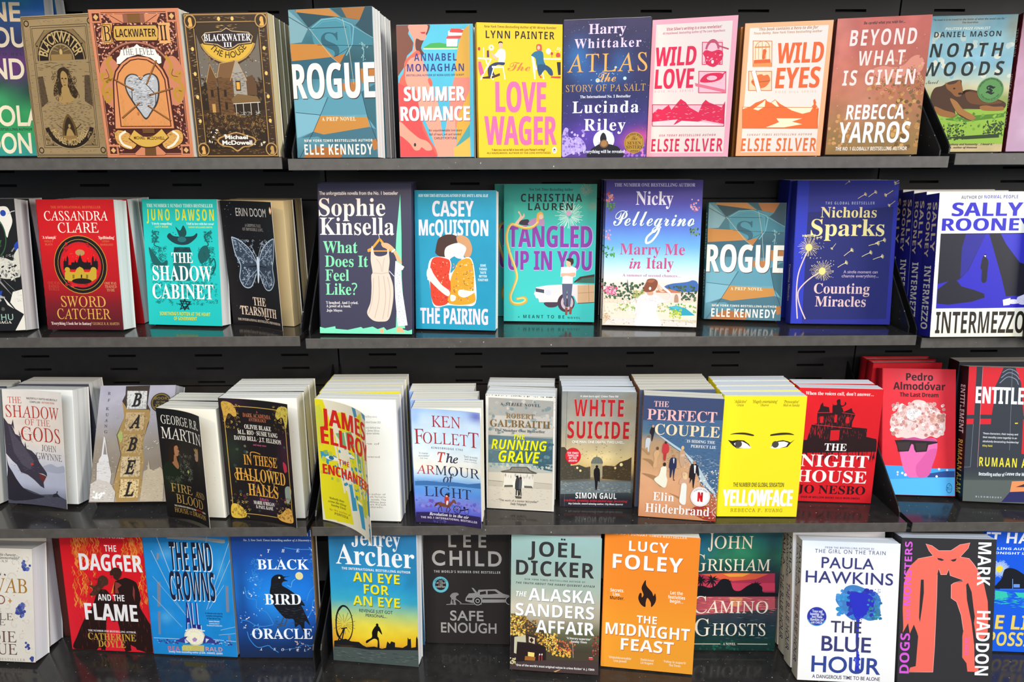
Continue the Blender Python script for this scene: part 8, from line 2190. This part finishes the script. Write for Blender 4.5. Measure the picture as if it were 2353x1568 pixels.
def scatter(ink, kind, cols, seed, n, size, a, b):
    R = random.Random(seed * 77 + n)
    x0, x1 = sorted((a[0], b[0])); y0, y1 = sorted((a[1], b[1]))
    for i in range(n):
        c = cols[i % len(cols)] if kind in ('ray', 'flower') else R.choice(cols)
        x, y = R.uniform(x0, x1), R.uniform(y0, y1); sz = size * R.uniform(.55, 1.0); an = R.uniform(0, 6.283)
        if kind == 'star':
            r = sz / 2
            ink.add([(x + math.cos(an + k * math.pi / 4) * (r if k % 2 == 0 else r * .32), y + math.sin(an + k * math.pi / 4) * (r if k % 2 == 0 else r * .32)) for k in range(8)], c)
        elif kind == 'dot': ink.add(ell(x, y, sz / 2, sz / 2, 8), c)
        elif kind in ('dash', 'vdash'):
            t = R.uniform(-.12, .12) + (math.pi / 2 if kind == 'vdash' else 0)
            dx, dy = math.cos(t) * sz / 2, math.sin(t) * sz / 2; w = max(.16, size * .045)
            ink.add([(x - dx, y - dy), (x + dy * w / sz, y - dx * w / sz * 1.6), (x + dx, y + dy), (x - dy * w / sz, y + dx * w / sz * 1.6)], c)
        elif kind == 'curl':
            pts = [(x + sz / 2 * (1 - k / 9) * math.cos(an + k * .75), y + sz / 2 * (1 - k / 9) * math.sin(an + k * .75)) for k in range(8)]
            ink.line(pts, max(.18, size * .07), c)
        elif kind == 'wave':
            dx = sz / 2
            ink.add([(x - dx, y), (x - dx * .3, y + sz * .07), (x + dx * .3, y + sz * .02), (x + dx, y + sz * .06), (x + dx * .3, y - sz * .05), (x - dx * .3, y - sz * .01)], c)
        elif kind in ('leaf', 'petal'):
            q = .22 if kind == 'leaf' else .14; ca, sa = math.cos(an), math.sin(an); r = sz / 2
            ink.add([(x + u * ca - v * sa, y + u * sa + v * ca) for u, v in ((-r, 0), (-r * .3, r * q * 2), (r * .4, r * q * 1.6), (r, 0), (r * .4, -r * q * 1.6), (-r * .3, -r * q * 2))], c)
        elif kind == 'blob':
            ink.add([(x + sz / 2 * R.uniform(.6, 1.1) * math.cos(k * .785), y + sz / 2 * R.uniform(.6, 1.1) * math.sin(k * .785)) for k in range(8)], c)
        elif kind == 'flower':
            r = sz / 2; k = R.choice((6, 7, 9))
            for j in range(k):
                t = an + j * 6.283 / k
                ink.add(ell(x + math.cos(t) * r * .58, y + math.sin(t) * r * .58, r * .4, r * .4, 7), c, .0006 if j == 0 else 0)
            ink.add(ell(x, y, r * .28, r * .28, 7), tuple(q * .72 for q in c[:3]) + (1,))
        elif kind == 'bird':
            s_ = sz / 2
            ink.add([(x - s_, y + s_ * .5), (x - s_ * .2, y + s_ * .15), (x, y - s_ * .35), (x + s_ * .3, y + s_ * .1), (x + s_, y + s_ * .7), (x + s_ * .2, y + s_ * .45), (x, y + s_ * .1), (x - s_ * .3, y + s_ * .4)], c)
        elif kind == 'palm':
            cx, cy = a; t = 6.283 * (i + R.uniform(-.3, .3)) / n; r = size * R.uniform(.7, 1.0)
            ca, sa = math.cos(t), math.sin(t)
            ink.add([(cx + u * ca - v * sa, cy + u * sa + v * ca - (u / r) ** 2 * r * .3) for u, v in ((0, -r * .05), (r * .4, -r * .09), (r, 0), (r * .4, r * .11), (0, r * .05))], c)
        elif kind == 'ray':
            cx, cy = a; t = 6.283 * (i + R.uniform(-.3, .3)) / n; r = size * R.uniform(.65, 1.0); q = size * R.uniform(.1, .3); w = size * .016
            ca, sa = math.cos(t), math.sin(t)
            ink.add([(cx + u * ca - v * sa, cy + u * sa + v * ca) for u, v in ((q, -w * .5), (r, -w), (r * 1.03, 0), (r, w), (q, w * .5))], c)
        elif kind == 'flame':
            L = sz; w = size * .055; pts = []; ph = an
            for k in range(9):
                t = k / 8
                pts.append((x + math.sin(ph + t * 7) * size * .085 * (1 - t * .3), y + (t - .5) * L))
            lft = [(p_[0] - w * math.sin(math.pi * min(1, (k + .6) / 9)), p_[1]) for k, p_ in enumerate(pts)]
            rgt = [(p_[0] + w * math.sin(math.pi * min(1, (k + .6) / 9)), p_[1]) for k, p_ in enumerate(pts)]
            ink.add(lft + rgt[::-1], c)
        elif kind == 'seed':
            L = min(size, math.hypot(x1 - x0, y1 - y0)); t = math.atan2(y1 - y0, x1 - x0) * R.choice((1, .6)) + (math.pi if R.random() < .4 else 0)
            if n == 1: x, y = (x0 + x1) / 2, (y0 + y1) / 2
            ca, sa = math.cos(t), math.sin(t)
            tr = lambda u, v: (x + u * ca - v * sa, y + u * sa + v * ca)
            ink.line([tr(-L * .5, -L * .06), tr(-L * .1, 0), tr(L * .2, L * .02)], L * .05, c)
            for k in range(6):
                g = -.9 + k * .36
                ink.line([tr(L * .2, L * .02), tr(L * .2 + math.cos(g) * L * .26, L * .02 + math.sin(g) * L * .26)], L * .035, c)


def run_art(txt, w, h, seed):
    """-> list of (part name or None, Ink)"""
    ink = Ink(w, h, seed); layers = [(None, ink)]; bs = []; stops = [(0, (0, 0, 0, 1)), (1, (0, 0, 0, 1))]; amp = 0
    pt = lambda t: tuple(map(float, t.split(',')))
    L = [x for x in txt.split('\n') if x]
    for l_ in L:
        t = l_.split()
        if t[0] == 'bg':
            stops = []
            for q in t[1:]:
                if q[0] == 'n' and '@' not in q: amp = float(q[1:])
                else: a_, b_ = q.split('@'); stops.append((float(b_), lin(a_)))
        elif t[0] == 'bs': bs.append((lin(t[1]), pt(t[2]), pt(t[3]), float(t[4])))
    if stops[-1][0] < 1: stops.append((1, stops[-1][1]))
    nx, ny = (30, 44) if (bs or amp) else (1, max(1, len(stops) * 4))
    def colat(u, v):
        t = 1 - v / h
        for (ta, ca), (tb, cb) in zip(stops, stops[1:]):
            if t <= tb or tb == stops[-1][0]:
                k = 0 if tb == ta else max(0, min(1, (t - ta) / (tb - ta))); break
        c = [ca[i] + (cb[i] - ca[i]) * k for i in range(3)]
        for col, ce, rr, st in bs:
            d = ((u - ce[0]) / rr[0]) ** 2 + ((v - ce[1]) / rr[1]) ** 2
            g = st * math.exp(-d * 1.3)
            c = [c[i] + (col[i] - c[i]) * g for i in range(3)]
        if amp:
            q = 1 + amp * 1.6 * noise.fractal(Vector((u * .045, v * .05, seed)), 1.0, 2.0, 4)
            c = [max(0, min(1, x * q)) for x in c]
        return tuple(c) + (1,)
    grid = [[colat(w * i / nx, h * j / ny) for j in range(ny + 1)] for i in range(nx + 1)]
    for i in range(nx):
        for j in range(ny):
            ink.P.append([(w * i / nx, h * j / ny), (w * (i + 1) / nx, h * j / ny), (w * (i + 1) / nx, h * (j + 1) / ny), (w * i / nx, h * (j + 1) / ny)])
            ink.C.append([grid[i][j], grid[i + 1][j], grid[i + 1][j + 1], grid[i][j + 1]]); ink.Z.append(0)
    for l_ in L:
        s_ = None
        if '|' in l_: l_, s_ = l_.split('|', 1)
        t = l_.split(); op = t[0]
        if op == 'K': nk = Ink(w, h, seed); nk.z = ink.z + .1; layers.append((t[1], nk)); base, ink = ink, nk; continue
        if op == '.': base.z = ink.z; ink = base; continue
        if op == 'P': ink.add([pt(q) for q in t[2:]], lin(t[1]), .004)
        elif op == 'Q': ink.add(spline([pt(q) for q in t[2:]], True), lin(t[1]), .004)
        elif op == 'L': ink.line([pt(q) for q in t[3:]], float(t[2]), lin(t[1]))
        elif op == 'S': ink.line(spline([pt(q) for q in t[3:]], False), float(t[2]), lin(t[1]))
        elif op == 'E': ink.add(ell(*pt(t[2]), *pt(t[3]), 36), lin(t[1]), .004)
        elif op == 'A':
            c, r = pt(t[2]), pt(t[3]); k = float(t[4]); a0, a1 = pt(t[5]); a0, a1 = a0, a1
            n_ = 36; ink.z += .004
            for i in range(n_):
                q0, q1 = math.radians(a0 + (a1 - a0) * i / n_), math.radians(a0 + (a1 - a0) * (i + 1) / n_)
                f_ = lambda q, s2: (c[0] + r[0] * s2 * math.cos(q), c[1] + r[1] * s2 * math.sin(q))
                ink.P.append([f_(q0, k), f_(q0, 1), f_(q1, 1), f_(q1, k)] if k > 0 else [c, f_(q0, 1), f_(q1, 1)])
                ink.C.append(lin(t[1])); ink.Z.append(ink.z)
        elif op == 'X': scatter(ink, t[1], [lin(q) for q in t[2].split(',')], int(t[3]), int(t[4]), float(t[5]), pt(t[6]), pt(t[7]))
        elif op == 'T':
            off, tr, k = opts(t[6:]); v, f, xa, xb, cap = glyphs(s_, t[2], off, tr, k)
            em = sum(float(q[1:]) for q in t[6:] if q[0] == 'e'); A, B = pt(t[3]), pt(t[4]); LL = math.hypot(B[0] - A[0], B[1] - A[1]); hh = float(t[5])
            d = ((B[0] - A[0]) / LL, (B[1] - A[1]) / LL); nn = (-d[1], d[0])
            for e in ([0.0] if not em else [-em * hh, em * hh]):
                ink.tris([(A[0] + d[0] * e + d[0] * (x - xa) / (xb - xa) * LL + nn[0] * y / cap * hh, A[1] + d[1] * e + d[1] * (x - xa) / (xb - xa) * LL + nn[1] * y / cap * hh) for x, y in v], f, lin(t[1]))
        elif op == 'C':
            off, tr, k = opts(t[7:]); v, f, xa, xb, cap = glyphs(s_, t[2], off, tr, k)
            c = pt(t[3]); r = float(t[4]); a0, a1 = pt(t[5]); hh = float(t[6]); sg = 1 if a0 > a1 else -1
            out = []
            for x, y in v:
                q = math.radians(a0 + (a1 - a0) * (x - xa) / (xb - xa)); rr = r + sg * y / cap * hh
                out.append((c[0] + rr * math.cos(q), c[1] + rr * math.sin(q)))
            ink.tris(out, f, lin(t[1]))
    return layers


def cut(poly, cols, axis, val, sign):
    out, oc = [], []
    k = len(poly)
    for i in range(k):
        a, b = poly[i], poly[(i + 1) % k]
        da, db = (a[axis] - val) * sign, (b[axis] - val) * sign
        if da >= 0: out.append(a); oc.append(cols[i])
        if (da > 0 > db) or (da < 0 < db):
            t = da / (da - db)
            out.append((a[0] + (b[0] - a[0]) * t, a[1] + (b[1] - a[1]) * t))
            ca, cb = cols[i], cols[(i + 1) % k]
            oc.append(tuple(ca[m] + (cb[m] - ca[m]) * t for m in range(4)))
    return out, oc


def bend_fn(w, h, bend):
    if not bend: return lambda u, v, off: (u, -off, v)
    a0, a1 = math.radians(bend[0]), math.radians(bend[1]); b = a1 - a0; n_ = 18
    node = []
    for i in range(n_ + 1):
        s = i / n_; ph = a0 + b * s
        node.append((w * (math.sin(ph) - math.sin(a0)) / b, w * (math.cos(a0) - math.cos(ph)) / b))
    def f(u, v, off):
        s = max(0, min(1, u / w)) * n_; i = min(n_ - 1, int(s + 1e-7)); k = s - i
        (xa, oa), (xb, ob) = node[i], node[i + 1]
        L = math.hypot(xb - xa, ob - oa); nx, no = -(ob - oa) / L, (xb - xa) / L
        return (xa + (xb - xa) * k + nx * off, -(oa + (ob - oa) * k + no * off), v)
    return f


def ink_mesh(name, ink, w, h, bend, lift=0.0, frame=None):
    """flat ink polygons (mm) -> mesh in the book's frame"""
    fn = frame or bend_fn(w, h, bend)
    V, Fc, C = [], [], []
    strips = [w * i / 18 for i in range(1, 18)] if bend else []
    for poly, col, z in zip(ink.P, ink.C, ink.Z):
        cols = col if isinstance(col, list) else [col] * len(poly)
        xs = [q[0] for q in poly]; ys = [q[1] for q in poly]
        e = .25
        if z > 0:
            if min(xs) < e: poly, cols = cut(poly, cols, 0, e, 1)
            if max(xs) > w - e: poly, cols = cut(poly, cols, 0, w - e, -1)
            if min(ys) < e: poly, cols = cut(poly, cols, 1, e, 1)
            if max(ys) > h - e: poly, cols = cut(poly, cols, 1, h - e, -1)
        pieces = [(poly, cols)]
        if strips and len(poly) > 2:
            for sx in strips:
                p_, c_ = pieces[-1]
                if not p_: break
                mn, mx_ = min(q[0] for q in p_), max(q[0] for q in p_)
                if mn < sx - .01 and mx_ > sx + .01:
                    pieces[-1] = cut(p_, c_, 0, sx, -1); pieces.append(cut(p_, c_, 0, sx, 1))
        for p_, c_ in pieces:
            if len(p_) < 3: continue
            k = len(V)
            for q in p_:
                a = fn(q[0], q[1], z + lift); V.append((a[0] / 1000, a[1] / 1000, a[2] / 1000))
            Fc.append(tuple(range(k, k + len(p_)))); C += c_
    return V, Fc, C


def ink_obj(name, V, Fc, C, m, parent, x0):
    V = [(a + x0, b, c) for a, b, c in V]
    me = bpy.data.meshes.new(name); me.from_pydata(V, [], Fc); me.update(); me.materials.append(m)
    at = me.color_attributes.new('ink', 'FLOAT_COLOR', 'CORNER')
    flat = [x for c in C for x in c]
    at.data.foreach_set('color', flat)
    o = bpy.data.objects.new(name, me); COL.objects.link(o); o.parent = parent
    return o


def plate(w, h, th, bend, col, inner):
    """card or board of a cover: front face at y=0, thickness th backwards (mm)"""
    fn = bend_fn(w, h, bend); n_ = 18 if bend else 1
    V, Fc, C = [], [], []
    for i in range(n_ + 1):
        u = w * i / n_
        for v, off in ((0, -.01), (h, -.01), (h, -th), (0, -th)):
            a = fn(u, v, off); V.append(tuple(q / 1000 for q in a))
    def q(f_, c): Fc.append(f_); C.extend([c] * len(f_))
    for i in range(n_):
        k = 4 * i
        q((k, k + 4, k + 5, k + 1), col); q((k + 1, k + 5, k + 6, k + 2), inner); q((k + 2, k + 6, k + 7, k + 3), inner); q((k + 3, k + 7, k + 4, k), inner)
    k = 4 * n_
    q((0, 1, 2, 3), col); q((k, k + 3, k + 2, k + 1), inner)
    return V, Fc, C


def merge(a, b):
    k = len(a[0])
    return a[0] + b[0], a[1] + [tuple(i + k for i in f) for f in b[1]], a[2] + b[2]


def solid(bx, col):
    v, f = boxes(bx)
    return v, f, [col] * (4 * len(f))


ORD = {1: 'second', 2: 'third', 3: 'fourth', 4: 'fifth'}


def page_block(w, h, t, ink_hex, seed, hard):
    R = random.Random(seed)
    n_ = max(4, int(t * 1000 / 5)); c = lin(ink_hex)
    ix = .0035 if hard else .0009; iz = .003 if hard else 0.0
    V, Fc = [], []
    y0, y1 = (.0026, t - .0026) if hard else (.0006, t - .0006)
    for i in range(n_ + 1):
        s = i / n_; y = y0 + (y1 - y0) * s
        bul = (.0012 if hard else .0004) * (math.sin(math.pi * s) - 1) * (-1 if hard else 1)
        jx, jz = R.uniform(-.0003, .0003), R.uniform(-.0003, .0003)
        xr = w / 2 - ix + (bul if not hard else -bul) + jx; zt = h - iz + jz
        zb = .0004 if not hard else .003
        V += [(-w / 2 + .0008, y, zb), (xr, y, zb), (xr, y, zt), (-w / 2 + .0008, y, zt)]
    for i in range(n_):
        k = 4 * i
        for a_, b_ in ((0, 1), (1, 2), (2, 3), (3, 0)): Fc.append((k + a_, k + 4 + a_, k + 4 + b_, k + b_))
    Fc += [(0, 1, 2, 3), (4 * n_ + 3, 4 * n_ + 2, 4 * n_ + 1, 4 * n_)]
    return V, Fc, [c] * sum(len(f) for f in Fc)


# collect every line of lettering first, set it once
def prescan():
    for f in FONT: need('H', f, 0.0, 1.0)
    for txt in ART.values():
        for l_ in txt.split('\n'):
            if '|' in l_:
                l_, s_ = l_.split('|', 1); t = l_.split()
                o_ = t[6:] if t[0] == 'T' else t[7:]
                need(s_, t[2], *opts(o_)[:2])
    for b in BOOKS:
        for q in b[17].get('sp', []) + b[17].get('sp2', []): need(q[0], q[2], 0.0, 1.0)


def spine_mesh(w, h, t, hexs, o, hard):
    th = .0007 if not hard else .0026
    c = lin(hexs)
    n_ = 6; V, Fc = [], []
    bul = .0022 if hard else .0006
    for i in range(n_ + 1):
        s = i / n_; y = t * s; x = -w / 2 - bul * math.sin(math.pi * s)
        V += [(x, y, 0), (x, y, h), (-w / 2 + th * .5 + .0002, y, h), (-w / 2 + th * .5 + .0002, y, 0)]
    for i in range(n_):
        k = 4 * i
        Fc += [(k, k + 1, k + 5, k + 4), (k + 1, k + 2, k + 6, k + 5), (k + 2, k + 3, k + 7, k + 6), (k + 3, k, k + 4, k + 7)]
    Fc += [(0, 3, 2, 1), (4 * n_, 4 * n_ + 1, 4 * n_ + 2, 4 * n_ + 3)]
    C = [c] * sum(len(f) for f in Fc)
    lines = [(q, .5) for q in o.get('sp', [])]
    if 'sp2' in o: lines += [((o['sp2'][0][0],) + o['sp2'][0][1:5] + (.3,), .74), ((o['sp2'][1][0],) + o['sp2'][1][1:5] + (.3,), .3)]
    for (s_, col, font, f0, f1_, sz), mid in lines:
        v, f, xa, xb, cap = glyphs(s_, font, 0.0, 1.0, 0)
        hh = t * sz; k = len(V)
        for x, y in v:
            yy = t * (1 - mid) + hh / 2 - y / cap * hh
            al = f0 + (f1_ - f0) * (x - xa) / (xb - xa)
            V.append((-w / 2 - bul * math.sin(math.pi * max(0, min(1, yy / t))) - .00012, yy, h * (1 - al)))
        Fc += [tuple(i + k for i in q) for q in f]; C += [lin(col)] * sum(len(q) for q in f)
    return V, Fc, C


def build_book(rec, seed):
    key, row, x, y, yaw, lean, w, h, t, n_back, dx, cls, label, short, cov, spn, pap, o = rec
    hard = cls == 'hardback_book'
    zs = SHELF_Z[row] + HANG.get((row, 0 if x < 0 else 2 if x > 1 else 1), 0)
    z = zs + t * abs(math.sin(lean)) + .0005
    root = empty(cls, (x, y, z)); root.rotation_euler = (-lean, 0, yaw)
    grp = 'stack of the ' + short if n_back else None
    tag(root, label, 'book', grp)
    wm, hm = w * 1000, h * 1000; th = 2.4 if hard else .5
    art = ART.get(o.get('art', key))
    if art and art.startswith('use '): art = ART[art.split()[1]]
    if o.get('art') and o['art'] != key:   # same printed design on another copy: fit to this copy's trim size
        sw = [r for r in BOOKS if r[0] == o['art']][0]
        art_w, art_h = sw[6] * 1000, sw[7] * 1000
    else: art_w, art_h = wm, hm
    cc = lin(cov); edge = lin('e8e2d8') if not hard else cc
    zmax = 0
    jobs = [(o.get('bend'), bool(art))]
    if n_back: jobs.append((None, bool(art) and bool(o.get('show'))))
    made = []
    for bent, inked in jobs:
        geo = plate(wm, hm, th, bent, cc, edge)
        stick = []
        if inked:
            for nm, ink in run_art(art, art_w, art_h, seed):
                if len(made) == 1: zmax = ink.z
                if art_w != wm:
                    fx, fz = wm / art_w, hm / art_h
                    ink.P = [[(a * fx, b * fz) for a, b in q] for q in ink.P]
                g = ink_mesh('ink', ink, wm, hm, bent)
                if nm: stick.append((nm, g))
                else: geo = merge(geo, g)
        c_ = ink_obj('front_cover', *geo, M_PRINT, root, -w / 2)
        for nm, g in stick: ink_obj(nm, *g, M_PRINT, c_, -w / 2)
        made.append(c_)
    cover = made[0]; flat = made[-1]
    V, Fc, C = solid([(-w / 2, w / 2, t - th / 1000, t, 0, h)], cc)
    if not hard: C = [edge] * 16 + [cc] * 4 + [edge] * 4
    ink_obj('back_cover', V, Fc, C, M_PRINT, root, 0)
    ink_obj('spine', *spine_mesh(w, h, t, spn, o, hard), M_PRINT, root, 0)
    pb = page_block(w, h, t, pap, seed, hard)
    pb_o = ink_obj('page_block', *pb, M_PAPER, root, 0)
    pg = ART.get(key + '_page')
    if pg:
        V, Fc, C = [], [], []
        for nm, ink in run_art('bg ' + pap + '@0\n' + pg, wm, hm, seed):
            ink.P, ink.C, ink.Z = zip(*[(a, b, c) for a, b, c in zip(ink.P, ink.C, ink.Z) if c > 0])
            V, Fc, C = ink_mesh('ink', ink, wm, hm, None, -.56)
        so = ink_obj('title_page', V, Fc, C, M_PAPER, root, -w / 2)
    if n_back:
        rr = Vector((math.cos(yaw), math.sin(yaw), 0))
        R = random.Random(seed + 5)
        lc = math.radians(.5) if lean > math.radians(1) and not o.get('par') else lean   # a leaning front copy rests against an upright stack
        first = t / math.cos(lean) if lc == lean else h * math.sin(lean) + t * math.cos(lean) - h * math.cos(lean) * math.tan(lc)
        gap = zmax / 1000 + .0004
        yc = yaw * o.get('yc', .5); bk = Vector((-math.sin(yc), math.cos(yc), 0))
        for k in range(1, n_back + 1):
            c = root.copy(); COL.objects.link(c)
            if lc != lean or yc != yaw: c.rotation_euler = (-lc, 0, yc)
            side = abs(math.sin(yaw - yc)) * w / 2
            c.location = root.location + bk * (first + gap + side + (k - 1) * (t / math.cos(lc) + gap)) + rr * (dx * k + R.uniform(-.0012, .0012))
            c.location.z = zs + t * abs(math.sin(lc)) + .0005
            c['label'] = 'copy of the ' + short + ', ' + ORD[k] + ' in its stack'
            for ch in list(root.children):
                if ch.name.startswith('title_page') or (ch is cover and flat is not cover): continue
                d = ch.copy(); COL.objects.link(d); d.parent = c
                for g in ch.children:
                    e = g.copy(); COL.objects.link(e); e.parent = d
        if flat is not cover:      # the lifted cover belongs to the front copy only
            for ch in list(flat.children): bpy.data.objects.remove(ch)
            bpy.data.objects.remove(flat)
    return root


prescan(); bake_text()
for i, rec in enumerate(BOOKS): build_book(rec, i + 1)
